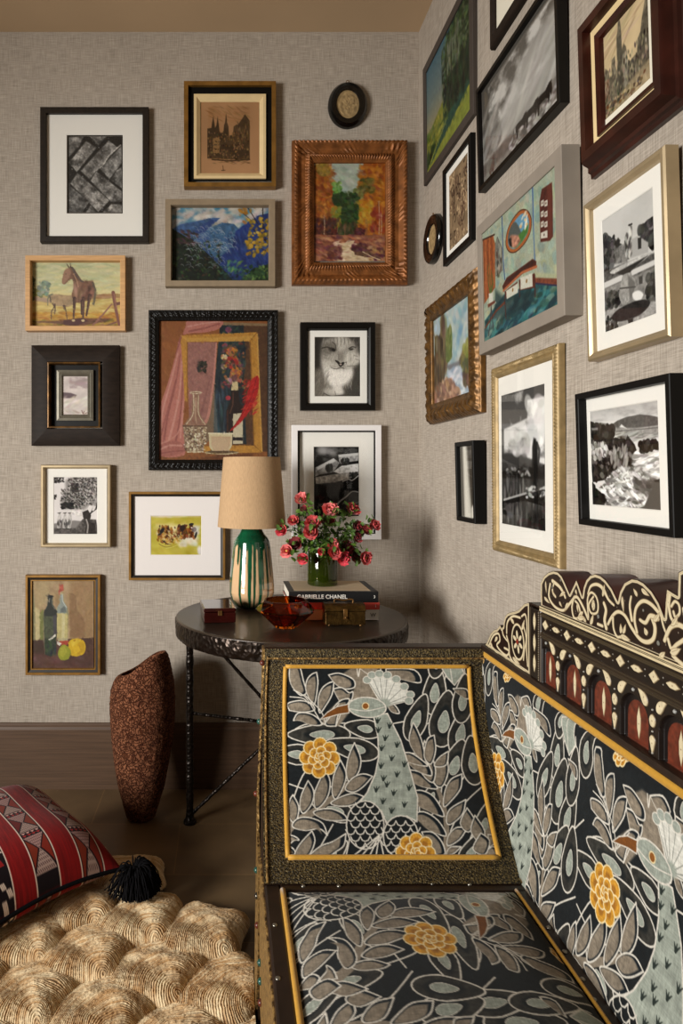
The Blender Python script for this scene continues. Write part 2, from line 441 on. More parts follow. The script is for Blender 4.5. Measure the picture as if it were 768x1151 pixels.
M['glass'] = None
def glass_mat():
    m = bpy.data.materials.new('picture_glass'); m.use_nodes = True; nt = m.node_tree; N = nt.nodes; L = nt.links
    N.remove(N['Principled BSDF']); out = N['Material Output']
    t = N.new('ShaderNodeBsdfTransparent'); g = N.new('ShaderNodeBsdfGlossy'); g.inputs['Roughness'].default_value = .02
    fr = N.new('ShaderNodeLayerWeight'); fr.inputs['Blend'].default_value = .5
    pw = N.new('ShaderNodeMath'); pw.operation = 'POWER'; L.new(fr.outputs['Facing'], pw.inputs[0]); pw.inputs[1].default_value = 5
    ml = N.new('ShaderNodeMath'); ml.operation = 'MULTIPLY_ADD'; L.new(pw.outputs[0], ml.inputs[0]); ml.inputs[1].default_value = .96; ml.inputs[2].default_value = .04
    mx = N.new('ShaderNodeMixShader'); L.new(ml.outputs[0], mx.inputs[0]); L.new(t.outputs[0], mx.inputs[1]); L.new(g.outputs[0], mx.inputs[2]); L.new(mx.outputs[0], out.inputs['Surface'])
    return m
M['glass'] = glass_mat()
M['mat_white'] = mat('white_mat_board', (228, 225, 217), .9, spec=.1)
M['mat_cream'] = mat('cream_mat_board', (222, 216, 198), .9, spec=.1)
M['mat_cool'] = mat('cool_white_mat_board', (226, 220, 216), .9, spec=.1)
M['mat_black'] = mat('black_mat_board', (18, 16, 13), .9, spec=.1)
M['black_wood'] = mat('black_lacquered_wood', (15, 12, 9), .4, var=.3, vscale=30, spec=.25)
M['soft_black'] = mat('satin_black_wood', (10, 9, 8), .5, spec=.2)
M['dark_wood'] = mat('dark_stained_wood', (36, 28, 20), .5, var=.45, vscale=12, vstretch=(6, 6, 6), spec=.4)
M['ebony_brown'] = mat('brown_black_wood', (40, 31, 25), .6, var=.35, vscale=25, vstretch=(1, 1, 4), spec=.18)
M['mahogany'] = mat('dark_mahogany', (58, 24, 16), .3, var=.5, vscale=20, spec=.5)
M['beech'] = mat('natural_beech', (206, 160, 108), .5, var=.2, vscale=14, vstretch=(1, 4, 10))
M['greige'] = mat('grey_brown_painted_wood', (140, 122, 98), .6, var=.14, vscale=30)
M['gold'] = mat('gilt_wood', (154, 112, 52), .4, metal=.5, var=.35, vscale=25)
M['antique_gold'] = mat('antique_gilt', (118, 82, 38), .42, metal=.5, var=.65, vscale=35, bump=.1, bscale=200)
M['copper_gold'] = mat('copper_gilt', (150, 92, 46), .45, metal=.4, var=.5, vscale=30, bump=.15, bscale=160)
M['champagne'] = mat('champagne_silver_leaf', (178, 158, 124), .38, metal=.5, var=.15, vscale=20)
M['pale_gold'] = mat('pale_gold_leaf', (158, 134, 92), .5, metal=.3, var=.3, vscale=40)
M['grey_paint'] = mat('grey_painted_wood', (140, 130, 118), .7, var=.1, vscale=18)
M['dark_grey'] = mat('charcoal_frame', (66, 58, 52), .6, var=.12)
M['white_paint'] = mat('white_painted_frame', (226, 222, 220), .5)
M['cream_liner'] = mat('cream_painted_liner', (222, 196, 146), .6, var=.1)
M['pewter'] = mat('pewter_liner', (112, 106, 92), .45, metal=.4, var=.2, vscale=40)
M['paint'] = mat('oil_paint', attr=True, rough=.55, bump=.25, bscale=420, dist=.0008, spec=.35)
M['print'] = mat('photographic_print', attr=True, rough=.6, spec=.2)
M['paper'] = mat('paper_print', attr=True, rough=.9, spec=.1)

def canvas_on(root, name, cv, r, n, W, m, gain=1., label=None):
    u = np.linspace(r.a0, r.a1, cv.W)[None, :].repeat(cv.H, 0); v = np.linspace(r.b1, r.b0, cv.H)[:, None].repeat(cv.W, 1)
    p = W(u, v, n); V = np.stack([np.broadcast_to(q, u.shape) for q in p], -1)
    return npgrid(name, V, cv.linear(gain), m, root, label=label)
def flat_mb(r, W, n):
    return MB().add([W(r.a0, r.b0, n), W(r.a1, r.b0, n), W(r.a1, r.b1, n), W(r.a0, r.b1, n)], [(0, 1, 2, 3)])

def picture(name, label, cat, r, W, prof, fm, cv, art, gain=1.3, art_n=.008, mats=None, glass=None, art_mat='paint', art_name='painting', step=None, disp=None, smooth=30, group=None, liners=()):
    """r outer rectangle; art = rectangle of the image; mats = [(material, outer rect, opening rect, height, part name)]"""
    root = thing(name, label, cat, W((r.a0 + r.a1) / 2, r.b0, 0), group=group)
    obj('frame', frame_mb(r, prof, W, step, disp), M[fm], root, smooth=smooth)
    for (m, rr, pp, pn) in liners: obj(pn, frame_mb(rr, pp, W), M[m], root, smooth=smooth)
    for (m, ro, ri, n, pn) in (mats or ()): obj(pn, ring_mb(ro, ri, W, n), M[m], root, smooth=0)
    if cv is not None: canvas_on(root, art_name, cv, art, art_n, W, M[art_mat], gain)
    if glass is not None:
        obj('glass_pane', flat_mb(glass[0], W, glass[1]), M['glass'], root, smooth=0)
    return root
# ================================ the images inside the frames ====================================
def homog(q, w, h):
    """maps a quad (tl,tr,br,bl) seen in the photograph onto the flat canvas 0..w x 0..h"""
    A = []; B = []
    for (x, y), (u, v) in zip(q, [(0, 0), (w, 0), (w, h), (0, h)]):
        A += [[x, y, 1, 0, 0, 0, -u * x, -u * y], [0, 0, 0, x, y, 1, -v * x, -v * y]]; B += [u, v]
    g = np.linalg.solve(np.array(A, float), np.array(B, float))
    def T(p):
        x, y = p; d = g[6] * x + g[7] * y + 1
        return ((g[0] * x + g[1] * y + g[2]) / d, (g[3] * x + g[4] * y + g[5]) / d)
    return T

def art_brick():
    c = Cv(295, 358, 525, 685, 110, (34, 33, 31))
    B = [[(296, 470), (372, 375), (418, 405), (330, 515)], [(345, 508), (470, 372), (512, 405), (385, 545)], [(430, 498), (528, 392), (528, 470), (472, 545)],
         [(332, 512), (476, 635), (425, 687), (300, 560)], [(412, 505), (528, 595), (528, 640), (478, 642), (388, 548)], [(296, 565), (388, 640), (352, 690), (296, 690)],
         [(296, 360), (362, 356), (344, 398), (296, 448)], [(384, 356), (462, 356), (424, 396)], [(500, 505), (528, 485), (528, 585), (478, 548)], [(440, 688), (480, 648), (528, 650), (528, 690)], [(366, 690), (392, 652), (418, 690)]]
    for i, b in enumerate(B):
        cen = np.mean(b, 0); b = [tuple(cen + (np.array(p) - cen) * .97) for p in b]
        c.poly(b, (104 - 10 * (i % 3), 100 - 9 * (i % 3), 94 - 8 * (i % 3)), tex=.75, tscale=14, soft=5, edge=(58, 56, 52), ew=2.5)
    c.dabs(60, [(295, 358), (525, 685)], (2.2, 1.6), [(150, 146, 138), (190, 186, 178)], a=.5)
    c.line([(430, 495), (455, 470), (445, 480), (470, 440), (520, 395)], (3, 5), (176, 170, 160), a=.7); c.noise(.35, 3, 3, 3)
    return c
def art_cathedral():
    c = Cv(190, 165, 625, 712, 110, (160, 120, 84))
    c.noise(.08, 60, 60, 3)
    c.cloud([(242, 205), (560, 620)], (146, 104, 66), 90, 60, .5, .5, .7)
    D = (52, 40, 26)
    c.dabs(110, [(250, 210), (550, 320)], (16, 2.2), [(150, 106, 68), (120, 88, 56)], .5, .3, .5)
    c.poly([(240, 600), (240, 375), (270, 370), (275, 330), (285, 280), (293, 330), (298, 370), (308, 350), (317, 285), (326, 345), (332, 400), (360, 410), (364, 350), (372, 330), (380, 258), (388, 330), (398, 360), (402, 430), (430, 420), (436, 360), (455, 345), (468, 345), (500, 300), (520, 268), (545, 300), (556, 320), (556, 610)], D, a=.82, tex=.5, tscale=14)
    c.dabs(260, [(242, 400), (555, 610)], (5, 3), [(128, 94, 58), (40, 30, 20), (88, 66, 42), (150, 110, 70)], PI / 2, .4, .75)
    c.dabs(60, [(460, 330), (555, 480)], (3, 10), [(108, 80, 50), (62, 48, 30)], 0, .3, .7)
    c.poly([(282, 450), (330, 440), (330, 560), (282, 560)], (150, 112, 70), a=.7)
    for y in (470, 495, 525): c.dabs(6, [(285, y), (328, y + 8)], (4, 3), [D], 0, .1)
    c.line([(275, 608), (400, 618), (555, 608)], 8, (48, 36, 24)); c.dabs(80, [(270, 590), (550, 640)], (9, 2), [(60, 46, 30), (100, 74, 46)], 0, .5, .6)
    c.line([(356, 655), (360, 690)], 4, D); c.line([(346, 690), (372, 688)], 5, D)
    return c
def art_horse():
    c = Cv(60, 55, 705, 525, 190, (200, 190, 130))
    c.vgrad([(0, (168, 176, 130)), (.22, (196, 194, 140)), (.5, (222, 206, 140)), (.56, (190, 160, 96)), (.7, (214, 186, 104)), (.85, (196, 144, 56)), (1, (160, 128, 56))])
    c.dabs(240, [(60, 55), (705, 280)], (40, 8), [(178, 186, 140), (210, 204, 150), (224, 210, 150), (196, 200, 156)], 0, .3, .35)
    c.dabs(260, [(60, 300), (705, 430)], (30, 6), [(222, 196, 110), (206, 176, 96), (190, 150, 80), (228, 210, 130)], 0, .2, .5)
    c.dabs(160, [(60, 420), (705, 470)], (24, 6), [(200, 140, 44), (176, 116, 40), (216, 168, 70)], 0, .3, .6)
    c.dabs(160, [(60, 470), (705, 525)], (16, 6), [(170, 140, 50), (120, 110, 40), (206, 160, 70), (140, 90, 50)], 0, .6, .7)
    c.dabs(60, [(500, 295), (705, 318)], (24, 7), [(160, 120, 80), (170, 130, 84)], 0, .2, .7)
    c.poly([(60, 300), (190, 318), (230, 345), (200, 352), (60, 330)], (170, 140, 124), a=.8, soft=12)
    c.dabs(60, [(60, 180), (88, 320)], (10, 16), [(50, 60, 44), (66, 80, 56), (84, 90, 50)], 0, 1, .9); c.dabs(40, [(80, 250), (160, 305)], (12, 9), [(120, 126, 66), (150, 140, 60), (100, 112, 70)], 0, 1, .8)
    c.dabs(46, [(125, 205), (200, 300)], (13, 12), [(130, 146, 130), (110, 130, 116), (150, 160, 136)], 0, 1, .8)
    br, dk, lt = (122, 86, 64), (78, 54, 46), (170, 128, 98)
    c.poly([(60, 480), (300, 476), (420, 458), (640, 460), (600, 482), (420, 512), (200, 492)], (98, 58, 54), a=.75, soft=8); c.poly([(300, 470), (440, 455), (480, 480), (380, 515), (300, 505)], (82, 46, 48), a=.8, soft=8)
    # foal
    f = (172, 142, 104)
    c.poly([(190, 300), (230, 290), (330, 300), (368, 300), (380, 350), (330, 378), (280, 375), (238, 368), (222, 340), (205, 325)], f, smooth=True, tex=.2, soft=5)
    for q in ([(225, 355), (236, 378), (216, 410), (214, 466)], [(240, 360), (242, 400), (238, 430)], [(308, 370), (318, 410), (326, 468)], [(300, 370), (306, 400)]): c.line(q, (10, 5), (98, 74, 62))
    c.line([(222, 292), (200, 300), (188, 330), (190, 368)], (12, 6), (120, 120, 96)); c.line([(205, 308), (212, 350)], 8, (92, 84, 70))
    # mare
    c.poly([(345, 105), (372, 110), (398, 148), (440, 200), (500, 196), (522, 232), (518, 290), (490, 330), (440, 340), (400, 350), (370, 330), (358, 290), (372, 240), (362, 190), (338, 196), (310, 222), (290, 212), (295, 175), (312, 128)], br, smooth=True, tex=.3, tscale=16, soft=4)
    c.poly([(306, 130), (340, 112), (352, 150), (330, 190), (304, 218), (292, 205)], (160, 118, 92), smooth=True, soft=7)
    c.dabs(22, [(380, 230), (440, 320)], (9, 26), [lt, (150, 104, 76), (110, 70, 54)], 0, .3, .6, soft=4); c.dabs(22, [(440, 210), (510, 310)], (12, 22), [dk, (104, 64, 50), (150, 100, 74)], 0, .5, .6, soft=4)
    c.line([(362, 108), (385, 150), (420, 196), (440, 205)], (16, 8), (96, 80, 70)); c.line([(372, 150), (396, 200), (404, 240)], (6, 9), (196, 150, 116), a=.7)
    c.line([(338, 105), (322, 78)], (9, 3), dk); c.line([(352, 104), (348, 74)], (9, 3), dk); c.ell(318, 150, 4, 3, (50, 34, 30))
    for q in ([(378, 320), (376, 390), (370, 470)], [(440, 320), (440, 390), (438, 470)], [(484, 300), (474, 370), (462, 440)], [(432, 340), (428, 430)]): c.line(q, (24, 11), dk); c.line([(x + 4, y) for x, y in q], (6, 3), (150, 104, 84), a=.6)
    c.ell(370, 474, 12, 8, (206, 180, 130)); c.ell(438, 474, 12, 9, (214, 188, 136))
    c.line([(505, 210), (526, 260), (520, 320), (512, 360)], (10, 16), (96, 88, 72), a=.9)
    w = (132, 84, 70)
    c.line([(650, 280), (668, 390), (694, 512)], (26, 18), w); c.line([(640, 360), (580, 430), (505, 510)], (9, 14), (150, 100, 84)); c.line([(668, 360), (706, 352)], 22, (120, 78, 66)); c.line([(600, 510), (670, 486)], (8, 12), w); c.line([(656, 290), (676, 400)], 6, (176, 124, 104), a=.8)
    return c
def art_mountain():
    c = Cv(60, 60, 722, 565, 180, (60, 120, 165))
    c.vgrad([(0, (62, 140, 176)), (.2, (96, 156, 184)), (.45, (60, 96, 160)), (1, (24, 50, 96))])
    for reg, n in (([(70, 60), (420, 210)], 85), ([(380, 60), (722, 150)], 46), ([(400, 140), (540, 230)], 18)): c.dabs(n, reg, (26, 12), [(224, 208, 192), (206, 186, 170), (236, 224, 208), (176, 176, 184)], -.4, .5, .75, soft=4)
    c.dabs(16, [(120, 64), (220, 90)], (18, 6), [(70, 150, 186)], .6, .3, .8, soft=3); c.dabs(14, [(350, 64), (440, 100)], (18, 9), [(64, 146, 180)], .6, .3, .8, soft=3)
    c.poly([(60, 230), (130, 190), (240, 170), (330, 150), (390, 150), (300, 230), (200, 300), (60, 300)], (62, 100, 160), tex=.3, soft=5)
    c.poly([(170, 260), (330, 160), (370, 165), (280, 250)], (40, 66, 140), a=.8, soft=8)
    c.poly([(320, 220), (400, 180), (480, 190), (520, 230), (500, 420), (320, 400)], (58, 104, 150), tex=.3, soft=6)
    c.poly([(722, 115), (640, 135), (540, 200), (490, 240), (470, 330), (400, 400), (380, 565), (722, 565)], (30, 54, 130), tex=.35, tscale=20, soft=5)
    c.dabs(120, [(400, 240), (700, 520)], (22, 5), [(36, 66, 146), (26, 44, 108), (44, 80, 150)], 1.2, .4, .5)
    c.poly([(60, 215), (100, 240), (210, 300), (300, 380), (420, 500), (480, 565), (60, 565)], (24, 36, 22), tex=.6, tscale=18, soft=6)
    c.dabs(240, [(60, 300), (400, 565)], (9, 5), [(34, 58, 26), (24, 34, 20), (70, 46, 34), (60, 92, 40), (14, 22, 14)], 0, PI, .8)
    c.dabs(60, [(100, 235), (240, 320)], (12, 5), [(74, 40, 50), (40, 50, 30), (96, 60, 60)], .6, .3, .8); c.dabs(80, [(380, 470), (560, 565)], (9, 5), [(30, 70, 60), (40, 96, 70), (20, 44, 60)], 0, PI, .7)
    for i in range(150):
        x = 200 + 290 * rng.random(); y = 205 + 170 * rng.random() ** .8 + (x - 200) * .05
        if i > 100: x = 130 + 290 * rng.random(); y = 320 + 170 * rng.random()
        r = 9 + 14 * rng.random(); a0 = -2.6 + .6 * rng.random()
        c.line([(x + r * math.cos(a0 + t * .45), y + r * math.sin(a0 + t * .45)) for t in range(6)], 3.2, (150 + 60 * rng.random(), 196, 208), a=.6)
    for q in ([(672, 65), (672, 200), (690, 290), (722, 320)], [(722, 330), (650, 260), (600, 220)], [(560, 65), (590, 110), (640, 190)], [(722, 380), (660, 350)], [(530, 110), (600, 170)]): c.line(q, (8, 4), (44, 30, 26))
    c.dabs(95, [(570, 150), (722, 400)], (12, 8), [(214, 160, 22), (186, 138, 20), (232, 186, 40), (150, 120, 24)], 0, PI, .9); c.dabs(16, [(520, 66), (620, 180)], (13, 7), [(206, 140, 40), (180, 120, 50)], 1, .7, .9); c.dabs(16, [(560, 300), (640, 350)], (12, 9), [(214, 164, 30), (170, 136, 30)], 0, PI, .9)
    c.poly([(545, 565), (560, 530), (620, 480), (722, 450), (722, 565)], (36, 66, 30), tex=.6, tscale=14, soft=5); c.dabs(90, [(550, 460), (722, 565)], (11, 6), [(70, 110, 40), (40, 76, 34), (110, 150, 60), (26, 50, 26)], 0, PI, .85); c.dabs(26, [(440, 430), (560, 500)], (12, 5), [(70, 150, 110), (110, 150, 60)], -.8, .6, .7)
    return c
def art_autumn():
    c = Cv(0, 30, 730, 1025, 170, (168, 176, 158))
    c.dabs(300, [(90, 30), (560, 460)], (34, 18), [(166, 176, 160), (150, 160, 144), (180, 188, 170), (140, 156, 146)], .5, .8, .5, soft=4)
    A = [(150, 76, 22), (170, 96, 26), (124, 56, 24), (186, 116, 34), (110, 70, 26)]
    c.poly([(0, 60), (70, 40), (140, 110), (150, 250), (200, 330), (210, 520), (260, 640), (200, 780), (0, 780)], (140, 76, 26), tex=.4, tscale=40, soft=12); c.dabs(330, [(0, 50), (190, 640)], (26, 14), A, .8, 1, .6, soft=3)
    c.dabs(50, [(40, 40), (150, 150)], (22, 14), [(150, 116, 40), (120, 100, 40)], 0, 1, .7, soft=3)
    c.poly([(490, 30), (730, 30), (730, 800), (420, 800), (400, 620), (440, 480), (410, 340), (460, 180), (520, 150)], (160, 90, 22), tex=.35, tscale=40, soft=12); c.dabs(520, [(450, 40), (730, 740)], (28, 14), [(176, 98, 18), (156, 84, 20), (190, 120, 30), (134, 66, 22), (120, 60, 24)], .7, 1, .6, soft=3)
    c.dabs(70, [(440, 190), (580, 330)], (24, 14), [(84, 76, 28), (64, 64, 26), (112, 88, 28)], 0, 1, .75, soft=3); c.dabs(60, [(400, 300), (480, 400)], (18, 12), [(100, 104, 50), (120, 116, 60)], 0, 1, .7, soft=3)
    c.dabs(120, [(420, 420), (580, 640)], (22, 13), [(176, 136, 30), (150, 120, 34), (188, 118, 26)], .6, 1, .7, soft=3); c.dabs(70, [(570, 480), (720, 720)], (16, 26), [(140, 50, 30), (120, 40, 28), (160, 74, 26)], 0, .6, .6, soft=3)
    c.poly([(190, 330), (240, 320), (300, 330), (380, 430), (440, 480), (430, 600), (400, 640), (410, 770), (240, 770), (250, 560), (180, 420)], (34, 50, 22), tex=.5, tscale=30, soft=10, smooth=True); c.dabs(170, [(220, 330), (430, 640)], (20, 12), [(30, 60, 24), (24, 38, 20), (44, 80, 30), (56, 70, 30)], .5, 1, .7, soft=3)
    c.dabs(40, [(190, 230), (262, 330)], (16, 12), [(96, 140, 60), (76, 120, 46), (120, 156, 80)], 0, 1, .85, soft=3); c.dabs(60, [(180, 480), (260, 680)], (16, 16), [(116, 124, 40), (90, 104, 40), (150, 120, 40)], 0, 1, .7, soft=3)
    c.dabs(140, [(0, 600), (240, 770)], (12, 20), [(70, 34, 30), (96, 46, 30), (54, 28, 30)], 0, .4, .75, soft=3); c.dabs(60, [(240, 640), (420, 770)], (9, 22), [(60, 52, 30), (84, 64, 36)], 0, .2, .7, soft=3); c.dabs(30, [(410, 700), (500, 770)], (20, 16), [(64, 26, 34), (86, 40, 36)], 0, 1, .8, soft=3)
    for x, y0, y1 in ((97, 560, 750), (640, 420, 790), (662, 540, 790), (590, 660, 760), (300, 670, 760), (505, 580, 760), (520, 600, 760)): c.line([(x, y0), (x + 6, (y0 + y1) / 2), (x, y1)], (6, 9), (196, 170, 140) if x in (97, 640, 662) else (120, 84, 56), a=.75)
    c.poly([(0, 760), (730, 760), (730, 1025), (0, 1025)], (150, 92, 62), soft=10, tex=.3, tscale=40); c.dabs(330, [(0, 765), (730, 1025)], (30, 10), [(170, 104, 70), (140, 74, 50), (190, 130, 92), (112, 60, 52), (96, 50, 56)], .35, .5, .75, soft=3)
    c.poly([(330, 820), (400, 815), (380, 860), (340, 900), (420, 960), (620, 1000), (680, 1025), (240, 1025), (250, 960), (200, 950), (260, 880)], (206, 180, 144), soft=8, tex=.15); c.dabs(70, [(220, 830), (420, 1020)], (26, 7), [(220, 196, 160), (150, 116, 84), (196, 166, 126), (232, 212, 180)], 0, .4, .7, soft=3)
    c.poly([(390, 860), (480, 880), (560, 930), (660, 1000), (520, 985), (400, 960)], (90, 64, 46), soft=8, tex=.4); c.dabs(50, [(380, 850), (520, 920)], (18, 12), [(70, 32, 42), (96, 48, 50)], .3, .6, .8, soft=3); c.dabs(50, [(540, 880), (720, 1020)], (18, 12), [(84, 40, 50), (150, 110, 76), (176, 130, 80)], .3, .6, .75, soft=3); c.dabs(60, [(130, 860), (260, 1000)], (18, 12), [(90, 44, 44), (120, 66, 50)], .3, .6, .75, soft=3)
    c.line([(480, 930), (580, 985), (650, 1010)], 9, (214, 190, 150), a=.8)
    return c
def art_snow():
    c = Cv(303, 268, 428, 457, 50, (196, 184, 178))
    c.noise(.1, 14, 14, 3)
    c.cloud([(330, 268), (428, 330)], (150, 132, 132), 26, 14, .45, .3, .8); c.dabs(20, [(340, 285), (420, 305)], (16, 5), [(156, 136, 136)], 0, .3, .5, soft=3)
    c.poly([(303, 345), (340, 348), (368, 358), (360, 372), (303, 374)], (92, 74, 78), soft=5); c.dabs(40, [(303, 370), (428, 457)], (14, 5), [(214, 204, 192), (196, 182, 170), (226, 216, 206)], -.5, .5, .6, soft=3)
    c.dabs(10, [(310, 425), (380, 450)], (10, 3), [(170, 156, 146)], .3, .4, .6)
    c.line([(392, 432), (398, 448), (404, 436)], 4, (120, 90, 80)); c.line([(404, 448), (420, 442)], 3.5, (120, 90, 80))
    return c
def art_still_life():
    c = Cv(0, 25, 730, 945, 300, (150, 84, 34))
    c.dabs(240, [(0, 25), (730, 900)], (40, 18), [(150, 84, 36), (134, 72, 30), (168, 98, 42)], 1.2, .7, .3, soft=5)
    c.poly([(400, 50), (730, 60), (730, 900), (640, 900), (400, 880)], (92, 58, 32), soft=5, tex=.15); c.poly([(400, 40), (730, 50), (730, 66), (420, 62)], (140, 110, 74), soft=6)
    c.poly([(0, 890), (730, 890), (730, 945), (0, 945)], (142, 82, 36), soft=8, tex=.2); c.poly([(250, 940), (420, 905), (640, 905), (560, 945)], (92, 50, 26), a=.6, soft=14)
    # blue patterned cloth
    c.poly([(405, 60), (560, 62), (575, 250), (560, 420), (580, 840), (360, 840), (370, 420), (390, 200)], (34, 44, 48), soft=5, tex=.45, tscale=30)
    c.dabs(60, [(370, 420), (450, 800)], (5, 40), [(48, 72, 88), (28, 38, 50), (66, 90, 100)], 0, .08, .6, soft=3); c.dabs(40, [(410, 70), (570, 400)], (9, 26), [(44, 64, 60), (56, 84, 66), (26, 36, 44)], .3, .6, .6, soft=3)
    c.poly([(310, 170), (370, 172), (360, 330), (390, 760), (310, 840), (300, 600)], (110, 110, 100), a=.6, soft=6)
    for x, y, r, col in ((480, 225, 40, (206, 110, 34)), (482, 305, 48, (166, 44, 34)), (510, 370, 38, (206, 120, 34)), (432, 270, 22, (196, 180, 130)), (430, 335, 18, (180, 176, 120)), (462, 430, 26, (170, 130, 140)), (458, 538, 17, (176, 50, 60)), (440, 440, 16, (150, 60, 70)), (460, 90, 22, (120, 60, 80)), (530, 420, 20, (180, 90, 60)), (436, 195, 18, (120, 60, 90))):
        c.ell(x, y, r, r * .92, col, soft=5)
        for k in range(9): c.ell(x + r * .62 * math.cos(k * .9), y + r * .55 * math.sin(k * .9), r * .34, r * .22, tuple(q * (.75 + .5 * rng.random()) for q in col), k * .9, .8, 3)
    c.ell(484, 308, 19, 20, (60, 40, 30)); c.ell(485, 316, 9, 9, (206, 190, 140)); c.ell(500, 405, 16, 16, (110, 50, 50))
    c.dabs(150, [(412, 180), (560, 470)], (13, 7), [(150, 50, 40), (190, 104, 40), (60, 70, 50), (130, 70, 80), (40, 50, 54), (176, 130, 60)], 0, PI, .6, soft=2)
    # inner gilt frame
    G, Gd, Gl = (196, 134, 44), (140, 88, 26), (218, 164, 70)
    c.poly([(140, 128), (650, 106), (652, 140), (605, 165), (190, 170), (190, 560), (165, 560)], G, soft=3, tex=.12); c.poly([(140, 128), (190, 170), (605, 165), (640, 112), (600, 132), (200, 146)], Gl, a=.5, soft=5)
    c.poly([(600, 162), (652, 106), (684, 896), (470, 900), (300, 890), (290, 850), (630, 850)], G, soft=3, tex=.12); c.line([(652, 120), (683, 890)], 9, Gl, a=.8); c.line([(605, 168), (630, 846)], 7, Gd, a=.9); c.line([(610, 846), (300, 852)], 6, Gd, a=.8); c.line([(630, 848), (684, 896)], 4, Gd); c.line([(604, 164), (650, 108)], 4, Gd); c.line([(186, 172), (186, 540)], 5, Gd)
    # pink drapery
    pk, pd, pl = (190, 112, 96), (140, 70, 62), (216, 150, 132)
    c.poly([(190, 172), (384, 172), (370, 400), (340, 640), (300, 720), (200, 720), (190, 400)], (160, 104, 92), soft=4, tex=.12); c.line([(380, 180), (362, 420), (330, 640), (306, 700)], (10, 22), (200, 130, 112), a=.9, smooth=True); c.line([(340, 400), (300, 560), (270, 660)], (8, 18), (140, 86, 78), a=.7, smooth=True)
    c.ell(282, 330, 34, 44, (110, 66, 60), a=.6, soft=18); c.dabs(34, [(262, 290), (312, 362)], (11, 7), [(44, 42, 32), (62, 56, 40), (30, 28, 24)], 0, PI, .9)
    c.poly([(200, 30), (410, 30), (414, 66), (380, 92), (300, 108), (220, 112), (160, 120), (176, 70)], pk, soft=4, smooth=True); c.line([(200, 100), (300, 80), (400, 50)], (14, 10), pd, a=.6, smooth=True); c.line([(190, 70), (290, 50), (400, 36)], (10, 8), pl, a=.7, smooth=True)
    c.poly([(150, 120), (128, 170), (110, 250), (60, 430), (10, 580), (0, 640), (0, 900), (150, 920), (176, 860), (160, 700), (168, 560), (160, 400), (150, 240), (140, 160)], pk, soft=4, smooth=True)
    for q, w_, cc in (([(125, 240), (80, 420), (20, 640), (4, 820)], 15, pl), ([(140, 250), (110, 440), (60, 640), (30, 830)], 12, pd), ([(150, 300), (135, 500), (100, 680), (60, 830)], 16, pl), ([(156, 380), (150, 560), (130, 720), (110, 820)], 11, pd), ([(110, 420), (50, 640), (14, 780)], 8, pd), ([(160, 560), (150, 700), (140, 800)], 10, pl), ([(110, 250), (126, 200), (146, 140)], 10, pd)): c.line(q, (w_ * .5, w_), cc, a=.75, smooth=True, soft=3)
    c.poly([(0, 850), (80, 820), (140, 828), (174, 870), (150, 900), (60, 920), (0, 915)], (172, 98, 84), smooth=True, soft=4); c.line([(0, 880), (70, 850), (150, 852)], 12, pl, a=.7, smooth=True); c.line([(0, 905), (80, 890), (160, 884)], 8, pd, a=.7, smooth=True); c.line([(0, 838), (60, 818), (130, 760), (160, 640)], 10, (206, 136, 118), a=.7, smooth=True)
    # decanter
    g = (196, 176, 140)
    c.poly([(206, 500), (280, 500), (268, 520), (272, 640), (318, 720), (304, 830), (292, 890), (184, 892), (170, 830), (158, 720), (214, 640), (220, 520)], (150, 110, 84), a=.75, soft=3, smooth=False); c.poly([(158, 722), (318, 722), (304, 830), (292, 892), (182, 892), (168, 830)], (150, 120, 90), soft=3)
    c.dabs(230, [(164, 730), (312, 885)], (6, 4), [(220, 206, 170), (110, 80, 60), (196, 176, 136), (90, 64, 46), (236, 226, 196)], 0, PI, .85); c.ell(244, 503, 40, 9, (226, 210, 170)); c.ell(244, 503, 30, 4, (150, 110, 84)); c.line([(228, 520), (226, 640), (180, 710)], 7, (222, 206, 166), a=.8, smooth=True); c.line([(262, 520), (262, 640), (306, 712)], 6, (214, 196, 156), a=.8, smooth=True); c.line([(160, 722), (318, 722)], 6, (90, 64, 46)); c.line([(186, 893), (292, 892)], 7, (222, 208, 170)); c.line([(244, 540), (240, 640), (246, 700)], 9, (220, 190, 150), a=.5)
    # wine bottle, feather, cup
    b = (44, 26, 18)
    c.poly([(480, 490), (526, 490), (532, 560), (556, 600), (556, 840), (446, 840), (446, 620), (472, 570)], b, soft=3); c.line([(492, 500), (490, 580), (470, 640)], 7, (104, 66, 46), a=.8); c.line([(455, 620), (455, 760)], 6, (92, 50, 34), a=.9); c.poly([(486, 430), (520, 430), (528, 488), (478, 488)], (214, 190, 136), soft=3); c.ell(502, 404, 17, 20, (120, 70, 66), soft=4)
    c.poly([(492, 642), (556, 636), (556, 838), (490, 840)], (206, 192, 156), soft=3); c.poly([(490, 796), (556, 796), (556, 818), (490, 818)], (40, 28, 30))
    c.poly([(655, 392), (664, 430), (655, 500), (630, 570), (590, 640), (540, 700), (480, 752), (474, 746), (520, 690), (560, 610), (580, 540), (600, 460), (625, 410)], (190, 24, 20), soft=4, smooth=True); c.dabs(90, [(560, 420), (650, 640)], (16, 3.5), [(220, 40, 30), (150, 14, 16), (200, 30, 26)], -.7, .4, .7); c.line([(648, 400), (600, 560), (480, 748)], 3, (120, 10, 14), smooth=True)
